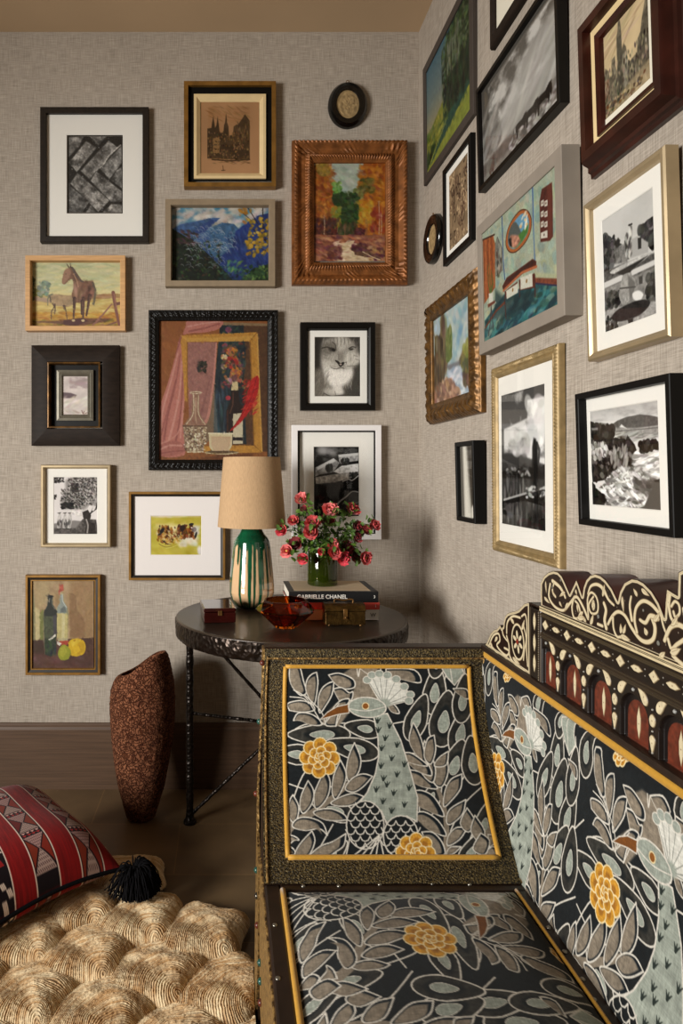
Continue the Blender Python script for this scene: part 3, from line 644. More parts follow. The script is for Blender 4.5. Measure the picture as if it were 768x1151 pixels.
    c.poly([(328, 768), (488, 770), (484, 850), (462, 892), (356, 894), (334, 860)], (214, 196, 150), soft=3); c.poly([(345, 790), (476, 792), (470, 850), (452, 884), (366, 884), (348, 850)], (196, 160, 120), a=.9, soft=6); c.line([(328, 770), (488, 772)], 8, (232, 218, 180)); c.ell(414, 896, 116, 13, (150, 120, 76)); c.ell(414, 892, 96, 8, (96, 70, 44)); c.poly([(346, 800), (466, 800), (458, 884), (360, 886)], (204, 172, 132), soft=5); c.line([(300, 896), (414, 908), (528, 896)], 4, (222, 204, 156), smooth=True)
    c.noise(.06, 2, 2, 2)
    return c
def art_cat():
    c = Cv(125, 155, 612, 785, 150, (64, 60, 54))
    c.dabs(90, [(420, 160), (612, 785)], (2.5, 40), [(52, 48, 44), (80, 76, 70)], 0, .05, .5); c.poly([(125, 155), (200, 155), (180, 420), (200, 560), (125, 520)], (46, 42, 37), soft=20)
    c.poly([(125, 520), (180, 480), (250, 560), (300, 660), (250, 785), (125, 785)], (104, 97, 87), soft=20)
    c.poly([(215, 210), (300, 170), (400, 155), (500, 185), (560, 250), (600, 390), (570, 460), (520, 490), (500, 560), (400, 560), (260, 560), (200, 460), (195, 320)], (150, 144, 133), soft=10, smooth=True)
    c.poly([(360, 165), (470, 165), (500, 220), (440, 280), (400, 330), (370, 280)], (176, 170, 158), soft=10, smooth=True); c.poly([(450, 330), (590, 330), (600, 430), (480, 470), (440, 430)], (188, 182, 170), soft=10, smooth=True); c.poly([(210, 400), (340, 420), (360, 480), (260, 530), (205, 480)], (180, 174, 162), soft=10, smooth=True); c.poly([(220, 230), (340, 220), (360, 310), (220, 340)], (104, 98, 88), soft=10, smooth=True); c.poly([(380, 310), (430, 310), (440, 400), (370, 400)], (124, 117, 106), soft=10)
    c.poly([(220, 480), (350, 500), (460, 500), (530, 490), (520, 590), (450, 660), (340, 690), (260, 620)], (214, 208, 198), soft=10, smooth=True); c.poly([(320, 670), (400, 670), (440, 745), (400, 770), (340, 765)], (204, 198, 187), soft=8, smooth=True); c.poly([(215, 725), (290, 690), (340, 725), (350, 770), (280, 775)], (178, 171, 160), soft=8, smooth=True)
    c.blur(5)
    for n, reg, ang, cols in ((260, [(200, 165), (590, 460)], .15, [(196, 190, 178), (120, 113, 102), (92, 86, 76), (166, 160, 148)]), (240, [(230, 480), (525, 700)], .1, [(228, 223, 214), (190, 184, 172), (206, 200, 189)]), (200, [(125, 480), (280, 780)], .4, [(88, 82, 73), (130, 123, 112), (150, 143, 131)])): c.dabs(n, reg, (2.4, 20), cols, ang, .35, .32)
    for x, y0, y1 in ((330, 165, 225), (365, 160, 240), (402, 160, 262), (440, 168, 245), (478, 185, 240), (255, 215, 255), (290, 190, 235)): c.line([(x, y0), (x + 6, y1)], (11, 4), (78, 72, 63), a=.5, soft=3)
    for x, y in ((215, 340), (228, 375), (250, 320), (540, 350), (560, 390)): c.line([(x, y), (x + 42, y + 14)], (9, 4), (88, 81, 72), a=.5, soft=3)
    D = (22, 19, 17)
    c.ell(312, 290, 40, 22, (60, 54, 47), .25, .8, 12); c.line([(205, 276), (265, 266), (335, 306)], (12, 13), (44, 40, 34), a=.8, smooth=True, soft=2); c.ell(325, 292, 20, 14, D, .4, 1, 5); c.line([(312, 212), (345, 238), (352, 292)], 8, (44, 40, 34), a=.7, smooth=True, soft=2); c.line([(490, 280), (525, 262), (562, 268)], (14, 9), (50, 45, 39), a=.85, smooth=True, soft=2); c.ell(515, 288, 24, 11, (50, 45, 39), -.2, .85, 8)
    c.line([(382, 340), (384, 400)], 6, (70, 64, 56), a=.6, soft=3); c.poly([(340, 404), (372, 408), (400, 432), (432, 420), (436, 440), (410, 470), (390, 468), (372, 440)], D, a=.92, soft=6, smooth=True); c.ell(402, 446, 13, 10, (150, 134, 124), soft=5); c.line([(300, 478), (350, 494), (402, 482), (440, 490)], 7, (40, 36, 31), a=.75, smooth=True, soft=2)
    c.line([(440, 432), (465, 420), (460, 442)], 6, (60, 54, 48), a=.7); c.line([(470, 464), (612, 458)], 5, (60, 55, 50), a=.7); c.line([(285, 460), (350, 470)], 4, (90, 84, 74), a=.7)
    c.line([(222, 748), (300, 782), (360, 776), (440, 768)], 6, D, a=.8, smooth=True, soft=2); c.line([(340, 730), (352, 772)], 5, (80, 74, 66), a=.8)
    c.noise(.1, 2, 2, 2); return c
def art_boulders():
    c = Cv(175, 168, 560, 770, 105, (26, 26, 25))
    c.cloud([(180, 170), (560, 300)], (84, 82, 78), 60, 40, .5, .3, .7); c.dabs(20, [(230, 180), (350, 230)], (26, 14), [(110, 108, 104)], .4, .5, .4, soft=12)
    G1, G2 = (168, 168, 164), (120, 119, 116)
    c.poly([(190, 350), (345, 268), (395, 310), (340, 390), (230, 410), (188, 428)], G2, soft=5, tex=.4); c.poly([(200, 350), (340, 272), (365, 292), (210, 372)], (158, 157, 152), soft=8)
    c.poly([(380, 240), (552, 222), (552, 290), (480, 300), (410, 325), (392, 300)], G2, soft=5, tex=.4); c.poly([(385, 240), (552, 224), (552, 245), (390, 262)], (150, 149, 144), soft=6); c.poly([(340, 385), (410, 335), (552, 315), (552, 385), (480, 400), (400, 405)], G1, soft=5, tex=.3)
    c.poly([(190, 432), (400, 400), (552, 388), (552, 410), (480, 440), (360, 478), (195, 490)], (140, 139, 134), soft=6, tex=.4)
    c.dabs(26, [(280, 330), (330, 380)], (8, 16), [(40, 40, 38)], 0, .5, .8); c.dabs(30, [(410, 280), (480, 325)], (8, 14), [(36, 36, 34)], 0, .5, .8); c.dabs(30, [(480, 395), (552, 425)], (10, 12), [(50, 50, 48)], 0, .6, .8)
    c.dabs(60, [(180, 490), (560, 770)], (3, 44), [(16, 16, 15), (46, 45, 43), (70, 68, 64)], 0, .1, .5); c.poly([(330, 480), (450, 470), (450, 620), (330, 640)], (14, 14, 14), a=.7, soft=30)
    c.line([(420, 468), (470, 450), (500, 460), (552, 420)], 6, (170, 170, 166), smooth=True); c.line([(552, 560), (500, 556), (450, 600), (380, 660), (350, 760)], (9, 13), (150, 149, 144), smooth=True, a=.8); c.dabs(16, [(420, 640), (560, 760)], (18, 5), [(110, 108, 104)], -.6, .4, .6)
    return c
def art_olive():
    c = Cv(118, 70, 660, 770, 125, (206, 196, 190))
    c.noise(.06, 60, 60, 3); K = (46, 40, 36)
    c.dabs(60, [(120, 70), (240, 140)], (12, 8), [K, (80, 74, 70)], 0, PI, .9); c.dabs(20, [(118, 290), (150, 340)], (8, 9), [K], 0, PI, .8)
    c.poly([(300, 90), (660, 70), (660, 380), (560, 420), (470, 480), (330, 460), (220, 450), (210, 340), (260, 220)], (120, 112, 106), a=.75, soft=40, smooth=True)
    c.dabs(620, [(300, 72), (655, 420)], (11, 6), [K, (84, 76, 70), (160, 150, 142), (60, 54, 48), (196, 186, 176)], .6, 1, .8); c.dabs(300, [(210, 220), (480, 460)], (11, 6), [K, (84, 76, 70), (150, 142, 134), (60, 54, 48)], .4, 1, .8); c.dabs(70, [(215, 390), (360, 455)], (16, 9), [(30, 26, 24), (50, 44, 40)], 0, .6, .9); c.dabs(50, [(340, 150), (420, 250)], (14, 10), [(50, 44, 40), (70, 62, 56)], .3, .8, .7)
    c.poly([(118, 690), (390, 690), (480, 580), (640, 590), (660, 700), (660, 770), (118, 770)], (86, 78, 72), soft=12, tex=.4); c.poly([(118, 640), (370, 600), (470, 610), (400, 700), (118, 705)], (110, 102, 96), a=.8, soft=14)
    c.poly([(470, 500), (540, 470), (580, 540), (560, 620), (630, 640), (640, 770), (500, 770), (520, 640), (480, 560)], (58, 48, 42), soft=7, tex=.3); c.line([(560, 520), (640, 460), (650, 420)], (16, 22), (60, 52, 46)); c.line([(575, 520), (600, 450)], 12, (66, 58, 52)); c.ell(565, 450, 22, 34, (210, 200, 192), .2, 1, 5); c.ell(610, 460, 16, 28, (206, 196, 188), .5, 1, 5); c.line([(520, 590), (540, 660), (532, 750)], 18, (170, 160, 150), smooth=True, a=.8)
    for x in (190, 258, 318):
        c.poly([(x - 30, 590), (x - 10, 530), (x + 18, 530), (x + 26, 600), (x + 6, 700), (x - 28, 700)], (176, 168, 160), soft=6, tex=.2); c.ell(x, 516, 14, 13, (150, 138, 128), soft=4); c.line([(x - 22, 512), (x + 18, 505)], 7, (54, 46, 42)); c.line([(x - 30, 700), (x + 16, 704)], 7, K); c.line([(x + 14, 600), (x - 4, 690)], 5, (70, 62, 58))
    c.dabs(26, [(140, 600), (340, 690)], (5, 18), [(50, 44, 40), (90, 84, 80)], 0, .2, .8); c.dabs(40, [(340, 470), (470, 560)], (16, 9), [(216, 206, 198), (190, 180, 172)], 0, .5, .6)
    return c
def art_chartreuse():
    c = Cv(50, 45, 722, 580, 130, (176, 164, 62))
    c.dabs(200, [(50, 45), (722, 580)], (50, 26), [(180, 168, 66), (164, 152, 52), (192, 178, 84)], .3, .8, .35, soft=9)
    c.dabs(34, [(60, 30), (720, 62)], (40, 12), [(206, 196, 150), (212, 200, 190)], 0, .2, .6, soft=6); c.dabs(18, [(690, 480), (735, 560)], (18, 22), [(210, 204, 200)], 0, .5, .7, soft=8); c.dabs(26, [(130, 160), (560, 220)], (40, 12), [(206, 192, 120)], -.1, .3, .6, soft=9)
    c.dabs(60, [(430, 320), (660, 450)], (28, 18), [(210, 204, 180), (196, 186, 150), (220, 214, 200)], .5, .6, .7, soft=6); c.dabs(40, [(150, 200), (430, 420)], (26, 18), [(214, 200, 160), (196, 176, 130)], .5, .8, .6, soft=6); c.dabs(26, [(600, 200), (690, 330)], (18, 22), [(190, 184, 150), (206, 202, 190)], .5, .8, .6, soft=6)
    c.dabs(95, [(140, 190), (340, 430)], (20, 12), [(130, 78, 34), (96, 54, 28), (160, 104, 44), (60, 40, 30)], .9, .9, .75); c.dabs(90, [(360, 180), (620, 350)], (16, 24), [(110, 56, 26), (84, 46, 24), (140, 82, 36), (60, 40, 34)], .2, .7, .75); c.dabs(60, [(200, 250), (460, 430)], (16, 10), [(206, 190, 140), (186, 130, 50), (176, 150, 90)], .7, 1, .6)
    K = (36, 34, 36)
    c.ell(200, 250, 24, 44, K, .5, .95, 8); c.ell(165, 300, 24, 14, K, -.4, .8, 6); c.ell(470, 215, 34, 44, (46, 34, 30), .3, .95, 9); c.ell(585, 165, 32, 18, K, -.2, .95, 6); c.ell(645, 310, 15, 46, K, .25, .95, 6); c.ell(620, 235, 34, 34, (110, 96, 96), 0, .8, 9); c.ell(590, 210, 12, 10, (216, 190, 180), soft=4)
    c.line([(200, 380), (250, 420), (320, 440)], (12, 6), (90, 76, 44), smooth=True); c.line([(160, 430), (240, 470), (330, 460)], (8, 5), (110, 92, 50), smooth=True); c.line([(225, 390), (232, 405)], 16, K); c.line([(560, 350), (580, 300)], 7, (100, 60, 30)); c.line([(460, 300), (470, 240)], 12, K)
    c.line([(250, 490), (340, 470), (430, 430)], 8, (206, 196, 110), smooth=True, a=.7)
    return c
def art_bottles():
    c = Cv(18, 118, 672, 1015, 140, (166, 138, 98))
    c.dabs(200, [(18, 118), (672, 715)], (22, 60), [(170, 142, 100), (156, 126, 86), (184, 156, 112), (150, 118, 80)], 0, .3, .35, soft=6); c.poly([(440, 118), (672, 118), (672, 690), (440, 690)], (150, 112, 72), a=.6, soft=40)
    c.poly([(18, 230), (70, 200), (85, 420), (85, 712), (18, 712)], (132, 128, 90), soft=12, tex=.1); c.poly([(85, 380), (130, 400), (130, 712), (88, 712)], (196, 180, 128), soft=9); c.poly([(130, 440), (168, 400), (170, 712), (132, 712)], (120, 122, 62), soft=9); c.poly([(40, 118), (230, 118), (200, 330), (110, 420)], (176, 154, 108), a=.6, soft=40)
    c.poly([(430, 240), (480, 250), (500, 400), (580, 500), (590, 680), (430, 680)], (138, 102, 66), a=.8, soft=10); c.line([(440, 240), (490, 280), (500, 430), (575, 520)], 5, (112, 78, 48), a=.6, smooth=True)
    c.poly([(18, 716), (672, 686), (672, 1015), (18, 1015)], (84, 54, 42), soft=5, tex=.2, tscale=40); c.dabs(110, [(18, 720), (672, 1010)], (50, 18), [(96, 60, 46), (74, 46, 38), (110, 66, 48), (104, 70, 78)], .1, .5, .3, soft=8); c.poly([(18, 716), (180, 712), (180, 850), (18, 830)], (58, 40, 28), a=.6, soft=30)
    c.poly([(340, 240), (368, 240), (372, 320), (412, 390), (414, 700), (404, 730), (316, 724), (304, 690), (300, 400), (334, 330)], (176, 164, 120), soft=4); c.poly([(336, 250), (366, 250), (370, 320), (410, 385), (412, 440), (304, 440), (306, 385), (334, 330)], (140, 148, 138), soft=6); c.poly([(304, 445), (416, 440), (416, 690), (304, 690)], (190, 176, 112), soft=5, tex=.1); c.poly([(355, 445), (385, 445), (380, 690), (350, 690)], (206, 194, 140), soft=8); c.line([(404, 380), (414, 460), (412, 680)], 7, (130, 120, 76), a=.8); c.line([(360, 250), (362, 320), (402, 384)], 5, (214, 216, 206), smooth=True); c.poly([(340, 400), (380, 360), (400, 430), (340, 435)], (84, 92, 90), a=.7, soft=8)
    c.poly([(328, 152), (366, 150), (372, 212), (350, 220), (330, 232), (322, 240)], (176, 78, 58), soft=4, tex=.2); c.line([(322, 215), (326, 250)], 7, (170, 70, 50))
    c.poly([(210, 264), (230, 258), (266, 266), (262, 350), (300, 410), (304, 440), (298, 860), (240, 874), (186, 856), (168, 470), (172, 430), (208, 360)], (44, 46, 40), soft=4); c.poly([(168, 470), (296, 470), (294, 640), (200, 700), (180, 690)], (76, 82, 58), soft=6, tex=.2); c.poly([(262, 470), (300, 450), (298, 650), (270, 660)], (70, 66, 72), a=.9, soft=8); c.poly([(180, 710), (296, 650), (298, 860), (240, 874), (186, 850)], (50, 60, 40), soft=5, tex=.3); c.dabs(26, [(190, 720), (290, 850)], (9, 26), [(60, 84, 40), (36, 40, 56), (40, 52, 36)], 0, .3, .7, soft=3)
    c.poly([(216, 708), (290, 646), (292, 670), (250, 704)], (222, 214, 196), soft=3); c.ell(240, 272, 30, 12, (22, 22, 22), 0); c.line([(232, 290), (226, 330)], 6, (150, 150, 140)); c.line([(258, 280), (256, 350), (296, 414)], 5, (150, 160, 140), a=.7, smooth=True); c.line([(170, 440), (172, 700), (184, 850)], 5, (130, 130, 100), a=.7); c.line([(172, 430), (206, 362), (212, 280)], 5, (110, 112, 96), a=.6, smooth=True)
    c.poly([(330, 720), (420, 712), (420, 750), (370, 770), (330, 745)], (180, 66, 44), soft=5); c.poly([(304, 722), (352, 742), (330, 768), (305, 748)], (220, 212, 196), soft=4)
    Y, Yd = (214, 172, 22), (186, 140, 14)
    c.poly([(428, 720), (490, 694), (560, 706), (592, 770), (572, 846), (500, 872), (440, 856), (418, 800)], Y, soft=4, smooth=True); c.poly([(520, 720), (580, 740), (586, 820), (510, 864), (500, 800)], Yd, a=.6, soft=12); c.poly([(440, 730), (500, 704), (540, 720), (460, 780)], (226, 192, 50), a=.8, soft=10); c.ell(480, 714, 16, 9, Yd, -.3); c.poly([(470, 790), (520, 770), (540, 820), (480, 850)], (230, 186, 30), a=.7, soft=10)
    c.poly([(362, 756), (398, 764), (440, 812), (436, 876), (396, 910), (346, 908), (314, 862), (324, 800)], (150, 152, 36), soft=4, smooth=True); c.poly([(340, 790), (380, 770), (410, 830), (360, 880), (326, 850)], (176, 172, 50), a=.8, soft=12); c.line([(440, 850), (430, 900), (380, 914)], 9, (50, 36, 30), a=.5, smooth=True, soft=4)
    c.noise(.06, 3, 3, 2); return c
# ---- images on the right wall -----------------------------------------------------------------
def rcv(r, quad, W, bg):
    asp = (r.a1 - r.a0) / (r.b1 - r.b0); w, h = 100. * asp, 100.
    c = Cv(0, 0, w, h, W, bg); c.T = homog(quad, w, h); c.w = w; return c
def art_green(r, q):                                     # own coordinates 0..w, 0..100
    c = rcv(r, q, 130, (96, 110, 84)); c.T = lambda p: (p[0] * c.w / 100, p[1])
    c.vgrad([(0, (60, 96, 110)), (.35, (96, 112, 108)), (.62, (140, 130, 92)), (.7, (120, 122, 60)), (1, (110, 120, 30))])
    c.poly([(0, 66), (25, 58), (48, 52), (48, 90), (0, 100)], (112, 116, 30), soft=2, tex=.35, tscale=10); c.dabs(90, [(0, 62), (50, 90)], (4, 2), [(130, 130, 36), (90, 104, 30), (60, 80, 28), (150, 146, 50)], 0, .6, .7); c.dabs(26, [(2, 84), (24, 97)], (3, 6), [(28, 48, 20), (40, 60, 24)], 0, .3, .85)
    c.poly([(0, 100), (0, 97), (45, 72), (100, 62), (100, 100)], (120, 130, 40), soft=1.5, tex=.2); c.poly([(2, 98), (46, 74), (100, 66), (100, 76), (40, 90)], (30, 66, 50), soft=1.5, tex=.3); c.line([(6, 95), (48, 76)], 1.2, (150, 150, 60)); c.line([(0, 99), (50, 88), (100, 78)], 4, (140, 140, 40), a=.8)
    c.poly([(38, 12), (60, 0), (100, 0), (100, 66), (70, 72), (44, 74), (40, 52)], (24, 42, 20), soft=3, tex=.5, tscale=12); c.dabs(240, [(42, 40), (100, 70)], (2, 5), [(20, 36, 18), (34, 60, 26), (14, 26, 14)], 0, .4, .8); c.dabs(220, [(40, 2), (100, 42)], (3, 1.6), [(40, 62, 30), (24, 40, 20), (84, 100, 60), (60, 86, 36)], .5, .7, .75); c.dabs(40, [(52, 12), (80, 38)], (1.5, 5), [(120, 122, 104), (96, 104, 84)], 0, .2, .6)
    for x in (52, 62, 74, 86): c.line([(x, 8), (x - 1, 40), (x + 1, 72)], (1., 1.8), (50, 40, 26), a=.8)
    return c
def art_wild_horses(r, q):
    c = rcv(r, q, 170, (110, 106, 98)); h = lambda p: (p[0] * c.w / 100, p[1]); c.T = h
    c.vgrad([(0, (84, 78, 68)), (.3, (120, 114, 104)), (.75, (140, 136, 126)), (.8, (104, 94, 84)), (1, (112, 106, 96))])
    c.poly([(0, 0), (100, 0), (100, 20), (70, 14), (40, 40), (20, 52), (0, 46)], (78, 72, 62), a=.8, soft=6); c.cloud([(10, 5), (100, 55)], (190, 186, 176), 26, 16, .5, .22, .9, 8); c.poly([(30, 50), (60, 22), (100, 14), (100, 60), (40, 66)], (168, 164, 154), a=.5, soft=10); c.cloud([(0, 30), (30, 76)], (76, 70, 62), 18, 12, .45, .25, .8, 4)
    c.dabs(90, [(0, 30), (100, 74)], (16, 2.2), [(160, 156, 146), (140, 134, 124), (186, 182, 172)], -.5, .3, .3, soft=4)
    c.poly([(0, 78), (45, 77), (100, 74), (100, 100), (0, 100)], (120, 112, 102), soft=2, tex=.2); c.poly([(0, 78), (30, 77), (60, 84), (100, 82), (100, 90), (0, 90)], (92, 76, 66), a=.7, soft=4, tex=.3); c.dabs(90, [(40, 82), (100, 98)], (4, 1.6), [(150, 146, 138), (84, 76, 68), (180, 176, 168)], 0, .5, .7)
    K = (34, 27, 22)
    for x0, s in ((46, 1.), (58, 1.1), (71, 1.2)):
        pts = [(0, 2), (2, -3), (5, -4), (10, -3), (13, -6), (16, -6), (15, -1), (14, 6), (12.6, 12), (12, 6), (10, 4), (5, 4), (4, 12), (2.6, 12), (2.6, 5), (.6, 5)]
        c.poly([(x0 + p[0] * s, 79 + p[1] * s * .8) for p in pts], K, soft=1)
    c.poly([(44, 79), (46, 77), (47.5, 81), (47.5, 87), (45, 88), (44, 84)], (90, 82, 74), soft=1.5); c.poly([(46, 78), (47.5, 78), (47.5, 82), (46, 82)], (150, 146, 138), soft=1); c.poly([(86, 76), (88, 73), (90, 76), (90.4, 82), (89, 86), (88, 81)], K, soft=1)
    c.poly([(9, 90), (13, 84), (16, 80), (18, 84), (17, 90), (15, 97), (13, 92), (11, 98)], (90, 54, 42), soft=1, tex=.3); c.line([(15, 80), (17, 76)], 1, (84, 50, 40))
    return c
def art_towers(r, q):
    c = rcv(r, q, 120, (180, 160, 124)); c.noise(.08, 40, 40, 3); h = lambda p: (p[0] * c.w / 100, p[1]); c.T = h
    c.dabs(60, [(0, 0), (70, 34)], (14, 1.2), [(150, 130, 98), (196, 176, 140), (160, 140, 108)], -.4, .3, .5, soft=2)
    G = (96, 88, 72)
    c.poly([(0, 100), (0, 58), (4, 46), (12, 52), (14, 60), (18, 58), (19, 44), (27, 43), (29, 60), (31, 58), (32, 26), (35, 20), (36, 10), (38, 4), (40, 12), (42, 22), (43, 44), (47, 40), (52, 46), (54, 60), (60, 64), (74, 62), (76, 50), (82, 46), (86, 34), (92, 22), (95, 8), (100, 0), (100, 84), (60, 100)], G, soft=1.5, tex=.35, tscale=8)
    c.poly([(32, 28), (42, 28), (42, 88), (32, 88)], (64, 60, 50), a=.7, soft=2, tex=.3); c.poly([(78, 56), (100, 20), (100, 84), (78, 82)], (72, 66, 54), a=.7, soft=3, tex=.3); c.poly([(0, 60), (12, 60), (12, 82), (0, 84)], (124, 84, 66), a=.6, soft=3, tex=.3); c.poly([(44, 50), (54, 50), (54, 84), (44, 86)], (130, 124, 108), a=.7, soft=2, tex=.3)
    c.dabs(220, [(0, 50), (100, 92)], (.9, 2.2), [(60, 54, 44), (130, 118, 96), (46, 42, 34), (160, 146, 118)], 0, .3, .7); c.poly([(0, 100), (0, 92), (40, 86), (60, 84), (70, 82), (100, 80), (100, 100)], (140, 124, 96), a=.8, soft=4, tex=.25); c.dabs(70, [(4, 86), (90, 98)], (2, 1.4), [(70, 60, 48), (104, 76, 54), (160, 140, 106)], 0, .6, .8); c.line([(4, 5), (20, -1)], 1.2, (140, 130, 110)); c.line([(2, 14), (36, 2)], 1, (150, 136, 110))
    return c
def art_room(r, q):                                      # traced in the zoomed crop's own coordinates
    c = rcv(r, q, 240, (158, 170, 146)); s = c.w / 100
    T = c.T; L = c.line; Pp = c.poly
    c.dabs(420, [(62, 520), (398, 200), (415, 835), (65, 1020)], (5, 3), [(160, 174, 150), (180, 184, 160), (140, 160, 144), (170, 166, 130), (120, 154, 150)], .6, .9, .45, soft=2)
    Pp([(65, 920), (160, 790), (240, 760), (320, 712), (412, 720), (415, 835), (65, 1020)], (28, 78, 84), soft=1.5, tex=.35, tscale=10); c.dabs(180, [(66, 930), (200, 800), (414, 740), (414, 835), (66, 1018)], (6, 2.2), [(40, 110, 116), (24, 60, 66), (60, 130, 130), (50, 70, 60), (20, 46, 52), (120, 150, 130)], -.2, .4, .6)
    Pp([(118, 770), (160, 810), (245, 770), (300, 780), (300, 830), (180, 900), (110, 900)], (20, 44, 50), a=.75, soft=5); Pp([(66, 970), (150, 830), (200, 810), (200, 830), (80, 985)], (150, 160, 140), a=.25, soft=4)
    L([(70, 950), (120, 870), (160, 830)], 2.2, (104, 52, 34)); L([(66, 950), (66, 880), (120, 830)], 1.6, (150, 160, 140)); Pp([(300, 710), (412, 712), (412, 748), (300, 740)], (118, 58, 38), soft=1, tex=.3); L([(305, 738), (412, 746)], 1.2, (40, 40, 70)); Pp([(300, 690), (410, 690), (412, 712), (302, 712)], (176, 176, 130), a=.6, soft=2)
    L([(152, 440), (156, 640), (162, 722)], 1.7, (44, 74, 130)); L([(290, 300), (294, 460), (300, 640)], 1.7, (44, 78, 140)); L([(294, 300), (298, 640)], .7, (130, 160, 170))
    # curtain, side picture, plant
    Pp([(64, 548), (110, 524), (120, 560), (118, 760), (66, 840)], (150, 76, 36), soft=1, tex=.25)
    for k in range(6): L([(68 + k * 9, 545 - k * 4), (68 + k * 9, 830 - k * 14)], 1.1, (196, 116, 60) if k % 2 else (96, 44, 24), a=.8)
    L([(64, 546), (118, 520)], 1.6, (70, 40, 28)); Pp([(122, 560), (130, 530), (150, 580), (152, 680), (122, 708)], (120, 120, 108), soft=1, tex=.3, edge=(60, 60, 60), ew=.7); c.dabs(20, [(124, 590), (148, 690)], (1.6, 3), [(60, 56, 50), (150, 140, 120), (90, 70, 60)], 0, .6, .8)
    for a_ in ((84, 660), (92, 650), (100, 680), (106, 700)): L([(96, 800), (a_[0] + 3, 740), a_], (2., .8), (84, 100, 40))
    Pp([(88, 790), (106, 784), (106, 828), (90, 838)], (206, 206, 190), soft=1); Pp([(82, 840), (116, 820), (116, 832), (84, 856)], (110, 56, 40), soft=1); L([(98, 846), (92, 930), (84, 985)], 1.5, (60, 40, 50)); L([(98, 850), (108, 960)], 1.2, (60, 40, 50))
    # oval picture
    Pp([(176, 500), (200, 450), (236, 408), (268, 410), (285, 450), (278, 510), (250, 560), (212, 596), (182, 594), (168, 560)], (170, 92, 40), smooth=True, soft=1, edge=(80, 40, 24), ew=1.); Pp([(184, 505), (206, 462), (238, 425), (262, 426), (274, 456), (268, 505), (244, 546), (212, 580), (188, 578), (178, 550)], (96, 150, 180), smooth=True, soft=1)
    Pp([(184, 500), (212, 460), (240, 520), (212, 560), (180, 560)], (80, 88, 84), smooth=True, soft=1.5); Pp([(226, 520), (272, 466), (268, 505), (244, 546), (214, 578), (190, 575), (200, 545)], (70, 120, 50), soft=2); Pp([(190, 520), (225, 520), (236, 545), (212, 578), (190, 574), (182, 550)], (176, 120, 96), soft=2, tex=.4); Pp([(180, 540), (192, 530), (196, 570), (186, 572)], (40, 34, 30), soft=1.5); c.dabs(10, [(235, 440), (265, 475)], (3, 1.6), [(220, 220, 200), (226, 180, 130)], 0, 1, .8)
    # drawers cabinet
    Pp([(322, 365), (332, 310), (378, 278), (382, 340), (384, 520), (370, 540), (326, 548)], (84, 36, 28), soft=1, tex=.25); Pp([(356, 296), (378, 280), (382, 520), (360, 540)], (104, 48, 36), a=.8, soft=2)
    for y in (372, 420, 466):
        for x in (334, 351): Pp([(x - 6, y - 8), (x + 7, y - 16), (x + 7, y + 10), (x - 6, y + 16)], (206, 200, 184), soft=.6); c.ell(x, y, .9, .9, (110, 70, 50))
    Pp([(328, 506), (358, 492), (358, 526), (328, 532)], (206, 200, 184), soft=.6); c.ell(343, 514, 1, 1, (90, 60, 50))
    # console table
    Pp([(150, 755), (170, 715), (290, 625), (308, 636), (306, 664), (250, 690), (180, 750), (156, 780)], (84, 34, 22), soft=1, tex=.25); Pp([(156, 752), (174, 722), (288, 632), (302, 640), (230, 690), (176, 735)], (58, 30, 24), soft=2, tex=.25); L([(155, 775), (240, 690), (308, 660)], 2.2, (176, 96, 56)); Pp([(160, 780), (220, 730), (220, 776), (166, 812)], (90, 40, 28), soft=1); Pp([(226, 724), (300, 690), (300, 758), (230, 772)], (90, 40, 28), soft=1)
    Pp([(168, 776), (222, 738), (222, 782), (170, 814)], (206, 204, 186), soft=.8); Pp([(234, 714), (288, 690), (290, 752), (234, 768)], (206, 204, 186), soft=.8); c.ell(198, 770, 1.6, 1.6, (150, 110, 60)); c.ell(262, 728, 1.6, 1.6, (150, 110, 60))
    for p0, p1 in (((160, 800), (166, 905)), ((228, 770), (230, 800)), ((300, 700), (302, 800))): L([p0, p1], 1.6, (70, 34, 26))
    c.noise(.08, 2, 2, 2); return c
